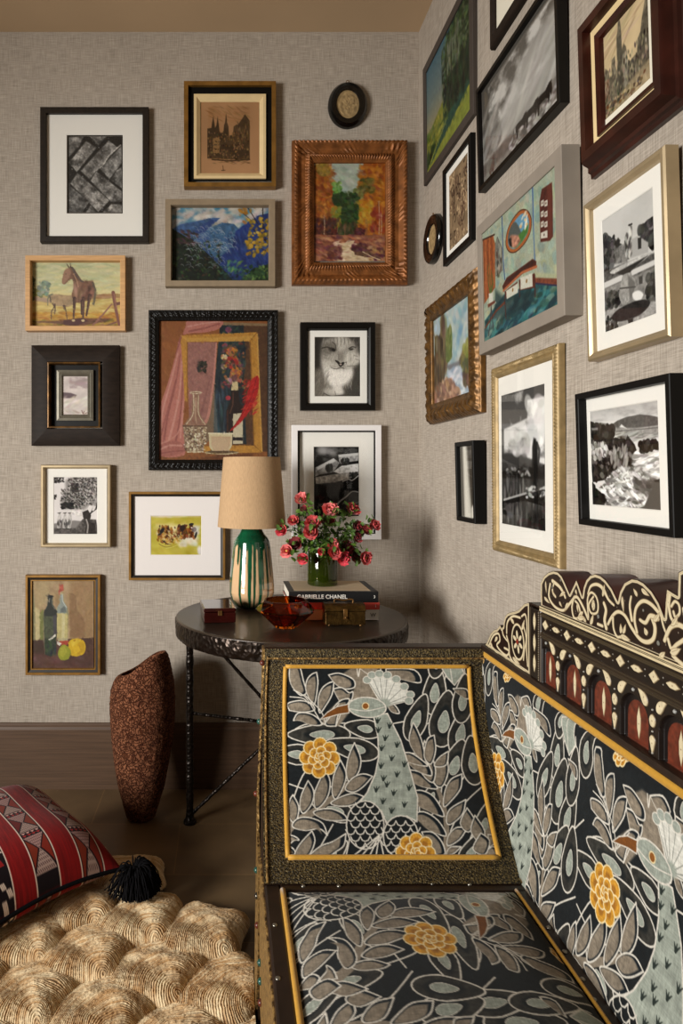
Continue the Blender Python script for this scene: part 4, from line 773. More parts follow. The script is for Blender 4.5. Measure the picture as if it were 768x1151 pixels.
def art_fountain(r, q):
    c = rcv(r, q, 150, (186, 182, 170)); T = c.T
    c.cloud([(165, 435), (420, 258), (430, 470), (170, 560)], (170, 166, 154), 40, 30, .5, .3, .6)
    D = [(40, 38, 34), (64, 61, 55), (96, 92, 84)]
    c.dabs(230, [(168, 500), (250, 540), (260, 590), (170, 720)], (3.5, 2), D, 0, PI, .8); c.dabs(130, [(345, 480), (425, 415), (430, 560), (390, 560)], (3.2, 2), D, 0, PI, .8)
    c.poly([(250, 560), (340, 510), (392, 540), (392, 590), (250, 640)], (160, 156, 146), soft=1.5); c.poly([(340, 520), (358, 515), (358, 570), (342, 575)], (60, 56, 50), soft=1); c.poly([(225, 570), (290, 545), (290, 640), (230, 650)], (110, 106, 97), a=.8, soft=2, tex=.4)
    c.poly([(170, 690), (260, 650), (430, 590), (436, 690), (176, 780)], (90, 86, 79), soft=2, tex=.45); c.poly([(174, 742), (432, 622), (434, 648), (176, 772)], (190, 186, 175), soft=1.2); c.poly([(176, 772), (434, 660), (438, 850), (178, 870)], (128, 124, 114), soft=2, tex=.25)
    c.poly([(345, 712), (364, 705), (364, 745), (347, 750)], (70, 66, 60), soft=1); c.dabs(80, [(385, 720), (432, 680), (438, 840), (390, 840)], (2.6, 3), D, 0, PI, .8); c.dabs(90, [(176, 800), (250, 780), (250, 850), (178, 880)], (2.6, 2), D, 0, PI, .8); c.poly([(180, 880), (440, 830), (440, 900), (182, 992)], (150, 146, 136), soft=2, tex=.25); c.dabs(40, [(182, 910), (240, 930), (240, 975), (184, 988)], (2.4, 1.6), D, 0, PI, .85)
    c.poly([(272, 632), (282, 560), (276, 520), (284, 490), (298, 505), (304, 470), (298, 455), (312, 452), (314, 480), (312, 540), (314, 600), (300, 625)], (120, 115, 104), soft=1, tex=.4); c.dabs(26, [(276, 500), (312, 620)], (1.2, 3), [(60, 56, 50), (190, 185, 172)], 0, .5, .7); c.line([(296, 456), (312, 450)], 1.6, (70, 64, 58))
    c.poly([(208, 685), (250, 660), (395, 590), (390, 612), (330, 660), (290, 685), (215, 697)], (176, 172, 160), soft=1, smooth=True, tex=.2); c.poly([(230, 694), (390, 606), (350, 645), (310, 680), (300, 700), (275, 705)], (56, 52, 47), soft=1.5)
    c.poly([(268, 705), (305, 690), (312, 705), (330, 740), (322, 790), (300, 830), (265, 850), (248, 800), (258, 750)], (150, 146, 134), soft=1, tex=.25, smooth=True); c.poly([(290, 700), (330, 740), (322, 790), (300, 830)], (96, 92, 84), a=.8, soft=2); c.line([(252, 770), (328, 762)], 1.4, (84, 80, 72)); c.poly([(315, 795), (345, 780), (368, 800), (350, 832), (322, 826)], (206, 202, 190), smooth=True, soft=1.5)
    c.poly([(212, 910), (250, 870), (340, 830), (398, 832), (390, 866), (340, 908), (260, 934), (222, 930)], (54, 48, 44), smooth=True, soft=1.2, tex=.3); c.poly([(290, 925), (318, 918), (316, 948), (296, 950)], (60, 54, 49), soft=1)
    return c
def art_pattern(r, q):
    c = rcv(r, q, 60, (120, 100, 76)); h = lambda p: (p[0] * c.w / 100, p[1]); c.T = h; c.noise(.2, 10, 10, 3)
    for i in range(60):
        x, y = 100 * rng.random(), 100 * rng.random(); R = 4 + 9 * rng.random(); a = 6.3 * rng.random(); col = [(50, 36, 28), (176, 150, 116), (84, 62, 48)][i % 3]
        c.line([(x + (R - t * R / 12) * math.cos(a + t * .6), y + (R - t * R / 12) * .9 * math.sin(a + t * .6)) for t in range(10)], 1.8, col)
    return c
def art_river(r, q):
    c = rcv(r, q, 110, (170, 190, 188)); s = c.w / 100
    c.dabs(200, [(98, 430), (322, 285), (325, 700), (98, 700)], (6, 4), [(150, 186, 190), (186, 200, 190), (120, 170, 184), (206, 210, 196)], .5, .8, .5, soft=3); c.poly([(235, 560), (260, 450), (280, 470), (250, 600)], (96, 150, 190), a=.6, soft=5)
    c.dabs(150, [(100, 420), (165, 390), (180, 660), (160, 800), (100, 880)], (4, 9), [(84, 68, 44), (110, 88, 56), (64, 50, 36), (130, 110, 70)], 0, .3, .75, soft=2); c.dabs(24, [(105, 430), (130, 415), (130, 500), (105, 520)], (5, 6), [(186, 200, 196), (160, 190, 200)], 0, 1, .8, soft=2)
    c.poly([(170, 640), (176, 520), (195, 470), (208, 490), (210, 600), (200, 680), (175, 700)], (104, 120, 56), smooth=True, soft=2, tex=.3); c.dabs(40, [(172, 500), (208, 660)], (3, 5), [(90, 110, 44), (130, 140, 70)], 0, .6, .7); c.dabs(150, [(255, 690), (322, 580), (325, 800), (265, 760)], (5, 5), [(120, 110, 50), (96, 92, 48), (140, 110, 60), (84, 84, 60)], .4, .8, .75, soft=2); c.dabs(26, [(275, 620), (322, 560), (322, 660)], (5, 5), [(150, 146, 60)], .4, .8, .7, soft=2)
    c.poly([(170, 720), (260, 690), (255, 720), (190, 750)], (110, 106, 110), a=.8, soft=3); c.poly([(175, 760), (260, 720), (270, 790), (325, 830), (325, 885), (255, 912), (240, 850), (190, 810)], (176, 190, 206), soft=3, tex=.2); c.dabs(50, [(185, 750), (262, 725), (320, 870), (250, 900)], (6, 2), [(206, 214, 220), (150, 166, 190), (220, 224, 226)], 0, .4, .7, soft=2)
    c.dabs(160, [(98, 870), (180, 800), (250, 880), (250, 915), (98, 958)], (6, 3), [(190, 140, 104), (150, 104, 80), (206, 160, 124), (120, 84, 66)], .4, .5, .8, soft=2); c.dabs(26, [(268, 780), (322, 800), (322, 850), (290, 850)], (4, 4), [(96, 70, 56), (130, 96, 76)], 0, 1, .8)
    return c
def art_sky(r, q):
    c = rcv(r, q, 130, (60, 57, 53)); h = lambda p: (p[0] * c.w / 100, p[1]); c.T = h
    c.vgrad([(0, (78, 74, 69)), (.35, (92, 88, 82)), (.55, (70, 66, 62)), (.62, (36, 34, 32)), (.66, (60, 57, 53)), (1, (58, 55, 51))])
    c.cloud([(62, 8), (100, 8), (100, 56), (60, 50)], (216, 212, 204), 26, 14, .38, .2, .95, 3); c.cloud([(6, 26), (70, 20), (68, 48), (6, 46)], (206, 202, 194), 22, 10, .42, .2, .95, 6); c.cloud([(10, 2), (56, 0), (50, 24), (24, 26)], (170, 166, 158), 16, 14, .56, .16, .8, 9); c.poly([(0, 44), (60, 46), (62, 60), (0, 60)], (54, 51, 47), a=.6, soft=5)
    c.dabs(26, [(66, 10), (98, 40)], (6, 4), [(226, 222, 214), (200, 196, 188)], 0, 1, .5, soft=3); c.dabs(40, [(26, 30), (66, 46)], (5, 3), [(220, 216, 208), (170, 166, 158)], 0, 1, .5, soft=3)
    c.poly([(0, 59), (40, 58), (56, 54), (70, 57), (100, 55), (100, 64), (0, 64)], (22, 20, 18), soft=1.5, tex=.4); c.dabs(26, [(10, 57), (66, 62)], (2, 1), [(150, 146, 138), (90, 86, 80)], 0, .4, .8)
    c.poly([(72, 80), (73, 42), (76, 36), (81, 37), (84, 44), (85, 80)], (26, 24, 22), a=.92, soft=2); c.line([(83, 40), (88, 45), (86, 52)], 3, (30, 28, 26), a=.8)
    c.dabs(130, [(2, 66), (98, 98)], (1.2, 5), [(90, 86, 80), (40, 38, 35), (128, 124, 116), (70, 66, 62)], 0, .12, .6); c.poly([(62, 66), (66, 66), (70, 98), (58, 98)], (110, 106, 98), a=.4, soft=5)
    c.line([(4, 84), (30, 80), (60, 77), (100, 72)], (4, 6), (28, 26, 24)); c.line([(60, 78), (100, 80)], (5, 6), (24, 22, 20)); c.line([(6, 81), (40, 77), (66, 74), (100, 70)], 1.6, (190, 186, 178), a=.8); c.dabs(20, [(60, 70), (100, 78)], (2.5, 1.2), [(196, 192, 184), (60, 56, 52)], -.1, .4, .8); c.poly([(64, 90), (90, 86), (100, 88), (100, 99), (60, 99)], (20, 18, 17), a=.7, soft=5); c.dabs(14, [(2, 84), (24, 92)], (4, 2), [(26, 24, 22), (90, 86, 80)], 0, .5, .8)
    return c
def art_sea(r, q):
    c = rcv(r, q, 220, (190, 184, 172)); T = c.T
    c.vgrad([(0, (170, 164, 154)), (.12, (196, 190, 180)), (.2, (206, 200, 190))]); c.cloud([(55, 210), (582, 125), (582, 260), (55, 310)], (150, 144, 136), 20, 8, .52, .25, .7, 3)
    K = [(46, 36, 28), (66, 54, 44), (34, 27, 22)]
    c.poly([(60, 318), (140, 305), (250, 325), (250, 350), (60, 350)], (120, 113, 104), soft=1.5); c.poly([(215, 330), (270, 290), (340, 262), (440, 242), (520, 250), (582, 262), (582, 325), (400, 352), (260, 352)], (96, 89, 80), soft=1, tex=.2); c.poly([(230, 345), (420, 345), (582, 325), (590, 420), (400, 420), (240, 400)], (150, 144, 132), soft=2, tex=.2); c.line([(260, 372), (590, 340)], 1, (110, 104, 95)); c.poly([(285, 340), (300, 318), (340, 350)], (210, 205, 194), soft=1.5)
    c.dabs(70, [(250, 385), (585, 400), (585, 440), (300, 440)], (7, 1), [(110, 104, 95), (186, 180, 168)], -.1, .2, .6)
    c.dabs(210, [(60, 315), (160, 340), (240, 330), (250, 400), (210, 460), (60, 430)], (3.4, 2.6), K, 0, PI, .9); c.poly([(70, 350), (120, 345), (120, 362), (80, 366)], (176, 170, 158), a=.7, soft=2)
    c.poly([(58, 470), (120, 430), (260, 420), (330, 440), (345, 400), (400, 470), (420, 530), (360, 570), (470, 620), (480, 650), (380, 640), (300, 650), (200, 690), (180, 740), (80, 760)], (52, 42, 34), soft=1, tex=.4, tscale=7)
    c.dabs(330, [(64, 440), (330, 430), (480, 640), (300, 650), (90, 750)], (3.2, 2.4), K + [(84, 72, 60), (120, 106, 90)], .6, 1, .8); c.dabs(90, [(60, 470), (160, 460), (220, 540), (100, 600), (64, 560)], (2.6, 2), [(200, 194, 182), (160, 152, 140), (120, 112, 100)], .8, .7, .85); c.dabs(50, [(200, 520), (340, 480), (340, 630), (210, 640)], (1.5, 4), [(170, 160, 146), (140, 128, 114)], .3, .5, .7)
    W = [(216, 212, 204), (196, 190, 180), (232, 228, 222), (160, 153, 142)]
    c.poly([(380, 570), (440, 490), (590, 470), (600, 720), (470, 700)], (186, 181, 170), soft=2, tex=.2); c.dabs(240, [(390, 560), (450, 490), (590, 480), (600, 720), (440, 700)], (6, 1.4), W + [(130, 124, 114)], -.15, .3, .75); c.dabs(70, [(440, 460), (580, 440), (585, 480), (450, 520)], (3, 2.6), K, 0, 1, .9)
    c.poly([(225, 700), (280, 640), (400, 640), (470, 690), (600, 720), (600, 970), (420, 950), (80, 940), (110, 830)], (170, 164, 152), soft=2, tex=.3, tscale=8); c.dabs(560, [(120, 830), (240, 690), (400, 640), (540, 720), (590, 960), (100, 940)], (5, 1.5), W + [(120, 113, 103), (96, 88, 80)], .2, .7, .8); c.dabs(60, [(400, 740), (560, 740), (540, 860), (400, 830)], (5, 2), [(110, 100, 88), (90, 82, 73)], .2, .4, .6)
    c.dabs(90, [(76, 760), (100, 830), (180, 870), (170, 910), (80, 935)], (3.4, 2.6), K, 0, 1, .9); c.poly([(545, 760), (600, 740), (604, 972), (410, 958), (470, 930)], (92, 84, 72), soft=1.5); c.poly([(540, 740), (600, 722), (600, 752), (552, 752)], (50, 42, 36), soft=1.5, tex=.3)
    return c
def art_strip(r, q):
    c = rcv(r, q, 50, (96, 92, 84)); h = lambda p: (p[0] * c.w / 100, p[1]); c.T = h
    c.vgrad([(0, (130, 126, 116)), (.5, (140, 136, 126)), (1, (176, 172, 160))]); c.poly([(22, 0), (40, 0), (56, 100), (24, 100)], (196, 192, 180), soft=5); c.poly([(48, 0), (74, 0), (86, 80), (64, 84)], (60, 54, 46), soft=6); c.poly([(76, 0), (92, 0), (96, 70), (86, 66)], (176, 166, 150), soft=4); c.poly([(0, 0), (12, 0), (20, 100), (0, 100)], (92, 88, 80), soft=5); c.poly([(70, 84), (78, 80), (84, 96), (70, 98)], (220, 216, 206), soft=3)
    return c
# ================================ hanging the pictures ============================================
def prof(d, w, lip=None, ch=.0012):
    lip = d - .006 if lip is None else lip
    return [(0, 0), (0, d - ch), (ch, d), (w - ch, d), (w, d - ch), (w, lip)]
GB = 'pictures on the back wall'; GR = 'pictures on the right wall'
def wave(s, per, ph=0): return .5 + .5 * math.cos(2 * PI * (s / per + ph))
def band(i, c, w): return max(0., 1 - abs(i - c) / w)
T_, B_ = 1.75, 1.35       # pigment lift: the upper rows hang in dimmer light than the lower ones

def pt(c, n, size, ang, spread, jit, a, sat=.88, mul=.95, con=1.):
    c.painterly(n, size, ang, spread, jit, a); c.grade(sat, mul, con); return c
# -- back wall --
d = .026; r = rectB(45, 120, 167, 272, d); o = rectB(51.6, 125.7, 161.7, 265.2, .012); a = rectB(76.9, 153.4, 136.9, 238.6, .008); a2 = rectB(75, 151.5, 138.5, 240.3, .010)
picture('framed_photograph', 'black framed photograph of herringbone paving bricks in a wide white mat, top left', 'framed picture', r, WBack, prof(d, .0225, .010), 'dark_wood', pt(art_brick(), 0, (1, 1), 0, 1, 0, 0, .6, 1.05, 1.1), a, 1.2, .008,
        [('mat_white', o, a2, .012, 'mat_board'), ('black_wood', a2, rectB(76, 152.4, 137.6, 239.4, .0085), .0095, 'mat_bevel')], (o, .0135), art_mat='print', art_name='photograph', group=GB)
d = .034; r = rectB(206.8, 91, 310.3, 209.5, d); o = rectB(211.5, 95.2, 305.6, 203.6, .02); l = rectB(218, 105.8, 299, 200.8, .026); a = rectB(225.5, 112.7, 291.3, 194.6, .016)
picture('framed_etching', 'brown etching of a spired town in a cream liner, black surround and gold edge', 'framed picture', r, WBack, [(0, 0), (0, d), (.0155, d), (.0155, .018)], 'gold', art_cathedral(), a, .95, .014,
        [('mat_black', o, l, .02, 'black_surround')], None, art_mat='paper', art_name='etching', group=GB, liners=[('cream_liner', l, [(0, .018), (0, .028), (.010, .028), (.024, .017), (.024, .013)], 'cream_liner')])
d = .034; r = rectB(28.4, 287, 140.6, 371.5, d); a = rectB(33, 292.5, 136, 368.5, .008)
picture('framed_painting', 'horse and foal painting beside a broken fence in a pale natural wood frame', 'framed picture', r, WBack, [(0, 0), (0, d), (.0165, d), (.0185, d - .002), (.0195, .006)], 'beech', pt(art_horse(), 1100, (8, 3.5), .3, .9, 8, .5, .86, .97), a, .85, .008, group=GB)
d = .034; r = rectB(185.8, 223.6, 309.3, 321.6, d); a = rectB(192, 229.5, 304, 316, .008)
picture('framed_painting', 'blue mountain painting with yellow branches in a grey brown shadow frame', 'framed picture', r, WBack, [(0, 0), (0, d), (.020, d), (.022, d - .002), (.0235, .006)], 'greige', pt(art_mountain(), 1000, (9, 4), .5, 1.2, 9, .6, .82, .88), a, .8, .008, group=GB)
# autumn forest in a carved copper gilt frame
def dv_autumn(k, s, L, i, n):
    c = min(abs(s - .03), abs(s - (L - .03)), abs(s - L / 2))
    v = .006 * band(i, .009, .010) * wave(s, .0165) ** .7 - .003 * band(i, .009, .012)
    v += .0055 * band(i, .062, .014) * (wave(s + (i - .062) * .8, .0145) - .5) * 1.6
    v += .006 * band(i, .034, .022) * max(0, 1 - c / .045) * (.3 + wave(s + i * .7, .021, i * 20))
    v += .004 * band(i, .034, .022) * max(0, 1 - min(s, L - s) / .09) * math.sin(s * 260 + i * 190)
    return v
d = .045; r = rectB(329, 155, 460, 318, d); a = rectB(353.4, 183.2, 436.2, 293.6, .018)
picture('framed_painting', 'autumn forest stream painting in a wide carved copper gilt frame', 'framed picture', r, WBack, [(0, 0), (0, .026), (.003, .03), (.009, .046), (.018, .045), (.034, .030), (.050, .030), (.056, .036), (.064, .040), (.072, .034), (.078, .028), (.082, .026), (.083, .016)], 'copper_gold', pt(art_autumn(), 900, (15, 7), .6, 1.2, 9, .6, .95, .95), a, .95, .018, step=.0028, disp=dv_autumn, smooth=180, group=GB)
# small dark square frame
d = .034; r = rectB(34.5, 387.5, 133.8, 500.8, d); g = rectB(53.5, 407, 112.6, 480.9, d); l = rectB(63.8, 415.9, 105, 472.7, .018); a = rectB(71, 422.9, 100.4, 467.3, .012)
picture('framed_painting', 'tiny grey snowscape painting sunk in a broad square dark brown frame', 'framed picture', r, WBack, [(0, 0), (0, .024), (.004, .026), (.058, .034), (.062, .033), (.064, .010)], 'ebony_brown', art_snow(), a, .9, .012, group=GB,
        liners=[('antique_gold', g, [(0, .030), (0, .036), (.004, .037), (.0065, .034), (.0075, .008)], 'gilt_edge'), ('pewter', l, [(0, .002), (0, .019), (.009, .021), (.014, .018), (.018, .020), (.023, .013)], 'inner_frame')],
        mats=[('black_wood', inset(g, .006), l, .009, 'shadow_gap')])
# dark carved still life
def dv_black(k, s, L, i, n): return .0028 * band(i, .017, .016) * (math.sin(s * 480 + math.sin(s * 190) * 2) + math.sin(i * 600 + s * 310)) * .7 + .002 * band(i, .035, .005) * math.sin(s * 900)
d = .036; r = rectB(166.8, 348, 312.8, 528.5, d); a = rectB(179, 359.5, 302.5, 517, .02)
picture('framed_painting', 'still life painting with decanter, red quill and pink drape in a carved black frame', 'framed picture', r, WBack, [(0, 0), (0, .03), (.004, .036), (.014, .033), (.024, .036), (.033, .031), (.038, .030), (.040, .018)], 'black_wood', pt(art_still_life(), 3200, (9, 3.5), 1.3, .8, 8, .5, .84, .92, 1.06), a, .72, .02, step=.0028, disp=dv_black, smooth=180, group=GB)
d = .03; r = rectB(338, 362, 422.2, 461, d); o = rectB(346.6, 370, 414.6, 454.3, .014); a = rectB(353.6, 378.4, 405.4, 445.8, .012)
picture('framed_photograph', 'black and white photograph of a fluffy sitting cat in a thick black frame', 'framed picture', r, WBack, [(0, 0), (0, d - .002), (.002, d), (.018, d), (.024, d - .004), (.029, .012)], 'black_wood', pt(art_cat(), 0, (1, 1), 0, 1, 0, 0, .8, 1., 1.12), a, .95, .012, [('mat_white', o, a, .0135, 'mat_board')], (o, .0155), art_mat='print', art_name='photograph', group=GB)
d = .034; r = rectB(328.5, 477.6, 429, 606.5, d); f = rectB(335, 483.5, 423.3, 601.5, .03); o = rectB(337, 485.5, 421.5, 599.5, .014); a = rectB(352.6, 501.8, 404, 580.5, .012)
picture('framed_photograph', 'black and white boulder photograph in a white frame, partly hidden behind the flowers', 'framed picture', r, WBack, prof(d, .021, .012), 'white_paint', pt(art_boulders(), 0, (1, 1), 0, 1, 0, 0, .3, 1.12, 1.35), a, 1.1, .012, [('mat_white', o, a, .0135, 'mat_board')], (o, .0155), art_mat='print', art_name='photograph', group=GB, liners=[('soft_black', f, [(0, .012), (0, .027), (.006, .027), (.007, .012)], 'black_fillet')])
d = .03; r = rectB(45.5, 522.4, 124.4, 615.3, d); o = rectB(51.4, 527, 120.2, 611, .012); a = rectB(60.3, 536, 109.8, 600.6, .010)
picture('framed_photograph', 'sepia photograph of an olive tree with three people beneath it in a slim silver frame', 'framed picture', r, WBack, [(0, 0), (0, d - .003), (.003, d), (.009, d), (.0125, d - .005), (.0155, .010)], 'champagne', pt(art_olive(), 0, (1, 1), 0, 1, 0, 0, .5, .97, 1.2), a, .95, .010, [('mat_white', o, a, .0115, 'mat_board')], (o, .0135), art_mat='print', art_name='photograph', group=GB)
d = .026; r = rectB(144.7, 552.8, 253.4, 652.3, d); f = rectB(147, 555, 251.4, 650.2, .022); o = rectB(150.2, 557.5, 248, 648.3, .012); a = rectB(169.5, 579.4, 226.8, 623.9, .010)
picture('framed_watercolour', 'small yellow green watercolour with brown smudges in a wide white mat, behind the lamp', 'framed picture', r, WBack, prof(d, .009, .02), 'gold', art_chartreuse(), a, .95, .010, [('mat_cool', o, a, .0115, 'mat_board')], (o, .0135), art_mat='paper', art_name='watercolour', group=GB, liners=[('dark_wood', f, [(0, .02), (0, .023), (.006, .021), (.010, .018), (.011, .010)], 'dark_inner_moulding')])
d = .026; r = rectB(28.4, 646.5, 112.7, 759, d); f = rectB(31.2, 649, 110, 756.5, .022); l = rectB(30.8, 651.8, 107.2, 755.6, .02); a = rectB(32, 653.2, 105.3, 753.7, .014)
picture('framed_painting', 'painting of two bottles, a pear and a yellow quince, lowest on the back wall', 'framed picture', r, WBack, prof(d, .0095, .02), 'gold', pt(art_bottles(), 800, (16, 8), 1.2, 1, 7, .45, .9, .97), a, .85, .014, group=GB, liners=[('dark_wood', inset(r, .0085), [(0, .02), (0, .023), (.005, .021), (.011, .02), (.011, .012)], 'dark_inner_moulding'), ('gold', inset(r, .0185), [(0, .012), (0, .0205), (.004, .0205), (.0055, .013)], 'gilt_slip')])

def oval(name, label, cen, W, rx, ry, ix, iy, d, group, cv):
    root = thing(name, label, 'framed picture', W(cen[0], cen[1] - ry, 0), group=group)
    pr = [(0, 0), (0, .010), (.06, .016), (.16, .0205), (.3, d), (.5, d - .0015), (.68, d - .004), (.74, d - .0035), (.84, d - .006), (.9, d - .0055), (1, d - .012)]
    mb = MB(); n = 64; vs = []
    for t, h in pr:
        for k in range(n):
            q = 2 * PI * k / n; A = rx + (ix - rx) * t; B = ry + (iy - ry) * t; vs.append(W(cen[0] + A * math.cos(q), cen[1] + B * math.sin(q), h))
    mb.add(vs, [(j * n + k, j * n + (k + 1) % n, (j + 1) * n + (k + 1) % n, (j + 1) * n + k) for j in range(len(pr) - 1) for k in range(n)])
    obj('frame', mb, mat('polished_ebony', (10, 9, 8), .16, spec=.6), root, smooth=60)
    obj('hanging_ring', MB().tube([W(cen[0] + .005 * math.cos(t), cen[1] + ry + .003 + .005 * math.sin(t), .010) for t in np.linspace(0, 2 * PI, 13)], .0012, 6), M['antique_gold'], root)
    V = []
    H = 40
    u, v = np.meshgrid(np.linspace(0, 1, H), np.linspace(0, 2 * PI, 81))
    h = d - .013 + .004 * fbm(81, H, 10, 6, 3, 4)
    p = W(cen[0] + ix * 1.02 * u * np.cos(v), cen[1] + iy * 1.02 * u * np.sin(v), h); V = np.stack([np.broadcast_to(q, u.shape) for q in p], -1)
    n_ = fbm(81, H, 9, 6, 3, 12)[..., None]; cc = lin((150, 126, 88)) * (.45 + 1.1 * n_)
    npgrid('medallion', V, cc, M['paint'], root)
    return root
c_ = rectB(391 - 22, 118 - 25.7, 391 + 22, 118 + 25.7, .012)
oval('oval_miniature', 'small oval medallion in a glossy black frame above the carved copper gilt frame', ((c_.a0 + c_.a1) / 2, (c_.b0 + c_.b1) / 2), WBack, (c_.a1 - c_.a0) / 2, (c_.b1 - c_.b0) / 2, .041, .052, .028, GB, None)

# -- right wall --
def rpic(name, label, corners, d, prof_, fm, fn=None, quad=None, aq=None, an=.008, gain=1.4, mq=None, mn=.012, mm='mat_white', glass=False, an_name='photograph', amat='print', lean=None, **k):
    r = rectR(corners, d, lean); W = WRight(r); cv = a = None; mats = None; gl = None
    if fn:
        a = rectR(aq, an, r.lean) if not isinstance(aq, Rect) else aq; cv = fn(a, quad)
        a = inset(a, -.001)
        if mq is None and prof_[-1][0] > 0 and not isinstance(aq, Rect): a = inset(r, prof_[-1][0] - .0015)
    if mq is not None:
        o = rectR(mq, mn, r.lean) if not isinstance(mq, Rect) else mq
        o2 = inset(r, prof_[-1][0] - .0015) if prof_[0][0] == 0 else o; mats = [(mm, o2, inset(a, .001), mn, 'mat_board')]
        if glass: gl = (o2, mn + .002)
    elif glass: gl = (a, an + .002)
    return picture(name, label, 'framed picture', r, W, prof_, fm, cv, a, gain, an, mats, gl, art_mat=amat, art_name=an_name, group=GR, **k), r
def z4(s, ox, oy, q): return [(ox + x / s, oy + y / s) for x, y in q]

q1 = [(475.2, 78.9), (531.5, -38), (531.5, 137.9), (476.4, 202.3)]
rr = rectR(q1, .012, 0.004); aa = inset(rr, .0285)
rpic('framed_painting', 'green landscape painting with tall dark trees in a flat charcoal frame near the corner', q1, .012, prof(.012, .030, .006), 'dark_grey', lambda r, q: pt(art_green(r, q), 900, (2., .9), .6, 1, 8, .6, .85, .95), [(0, 0)] * 0 or [(0, 0), (1, 0), (1, 1), (0, 1)], aa, .007, 1.05, an_name='painting', amat='paint', lean=.004)
q2 = [(535.3, 97.5), (627, -35), (627, 117.8), (537, 218)]
rr = rectR(q2, .022, .008); aa = inset(rr, .0115)
rpic('framed_photograph', 'large grey photograph of horses on a cloudy plain in a black frame', q2, .022, prof(.022, .0125, .010), 'black_wood', lambda r, q: pt(art_wild_horses(r, q), 0, (1, 1), 0, 1, 0, 0, .5, .97, 1.1), [(0, 0), (1, 0), (1, 1), (0, 1)], aa, .010, 1.15, glass=True, lean=.008)
q3 = [(549.2, 57.5 - 190), (640, -330), (640, -89), (549.2, 57.5)]
rr = rectR(q3, .018, .002); aa = inset(rr, .028)
p3, _ = rpic('framed_print', 'brown rounded frame cut off by the top edge, above the horses photograph', q3, .018, [(0, 0), (0, .012), (.003, .016), (.008, .018), (.024, .018), (.028, .014), (.029, .006)], 'ebony_brown', None, lean=.002)
obj('mat_board', flat_mb(aa, WRight(rr), .008), M['mat_cream'], p3, smooth=0)
q4 = [(649.9, 16.4), (740, -62), (740, 107.7), (652.8, 184)]
r4 = rectR(q4, .04, .008); W4 = WRight(r4)
iq = [(666.2, 28.2), (733, -54), (733, 103), (672, 152.5)]
a4 = rectR([(678.5, 29), (729.5, -30), (731, 87), (680.5, 139)], .016, .008); m4 = inset(r4, .044)
root4, _ = rpic('framed_engraving', 'engraving of city towers in a deep stepped mahogany frame with a cream band', q4, .04, [(-.022, 0), (-.022, .010), (-.016, .014), (-.014, .020), (-.008, .022), (-.004, .034), (0, .04), (.016, .040), (.018, .024)], 'mahogany', art_towers, [(0, 0), (1, 0), (1, 1), (0, 1)], a4, .016, 1.05, mq=m4, mn=.017, mm='mat_cream', an_name='engraving', amat='paper', lean=.008)
l4 = inset(r4, .017); obj('cream_band', frame_mb(l4, [(0, .02), (0, .025), (.017, .022), (.017, .012)], W4), M['cream_liner'], root4, smooth=0)
obj('inner_moulding', frame_mb(inset(l4, .0165), [(0, .012), (0, .027), (.010, .024), (.012, .014)], W4), M['mahogany'], root4, smooth=0)
q5 = [(536.3, 256.1), (630, 161.3), (635.6, 353.2), (538.4, 400.1)]
rpic('framed_painting', 'painting of a turquoise tiled room with console table, in a deep flat grey frame', q5, .038, prof(.038, .030, .03), 'grey_paint', lambda r, q: pt(art_room(r, q), 900, (2., .8), .5, 1, 8, .4, .92, .97), [(62, 520), (398, 200), (415, 835), (65, 1020)], z4(4.43, 530, 150, [(62, 520), (398, 200), (415, 835), (65, 1020)]), .034, .82, an_name='painting', amat='paint')
q6 = [(654.7, 230.1), (746.1, 163.5), (752.2, 378), (660.3, 406.9)]
rpic('framed_photograph', 'grey photograph of a stone garden fountain in a champagne silver frame', q6, .024, [(0, 0), (0, .021), (.003, .024), (.009, .024), (.012, .021), (.015, .019), (.016, .009)], 'champagne', lambda r, q: pt(art_fountain(r, q), 0, (1, 1), 0, 1, 0, 0, .35, .95, 1.3), [(165, 435), (420, 258), (440, 900), (180, 995)], z4(4.43, 640, 150, [(165, 435), (420, 258), (440, 900), (180, 995)]), .010, .95, mq=z4(4.43, 640, 150, [(110, 380), (448, 135), (478, 985), (135, 1085)]), mn=.012, glass=True)
q7 = [(497, 193), (529, 148), (529, 270), (498.3, 299.3)]
r7 = rectR(q7, .015)
rpic('framed_print', 'small brown pattern print in a narrow black frame near the corner', q7, .015, prof(.015, .018, .007), 'soft_black', art_pattern, [(0, 0), (1, 0), (1, 1), (0, 1)], inset(r7, .042, .036), .007, 1.1, mq=inset(r7, .0175), mn=.008, an_name='print', amat='paper')
def dv_gold(k, s, L, i, n):
    return .007 * band(i, .026, .022) * (wave(s, .046) - .35) + .004 * band(i, .03, .024) * math.sin(s * 330 + i * 160) * wave(s, .046, .5) + .003 * band(i, .010, .010) * wave(s, .023)
q9 = [(474.2, 344.5), (531.2, 297.5), (531.8, 462.5), (476.9, 478.1)]
q9a = z4(6.06, 464, 290, [(95, 430), (322, 285), (325, 890), (98, 960)])
rpic('framed_painting', 'river landscape painting in a heavy scrolled antique gilt frame', q9, .036, [(0, 0), (0, .014), (.006, .018), (.012, .026), (.028, .034), (.042, .030), (.050, .026), (.056, .028), (.064, .026), (.066, .016)], 'antique_gold', lambda r, q: pt(art_river(r, q), 500, (3.6, 1.8), .8, 1, 9, .6, .82, .95), [(95, 430), (322, 285), (325, 890), (98, 960)], q9a, .017, .85, an_name='painting', amat='paint', step=.0032, disp=dv_gold, smooth=180)
def dv_fine(k, s, L, i, n): return .0030 * band(i, .010, .008) * math.sin(s * 780 + math.sin(i * 500) * 1.5)
q10 = [(551.4, 414.7), (625.7, 385.5), (627.5, 640.2), (552.8, 618.3)]
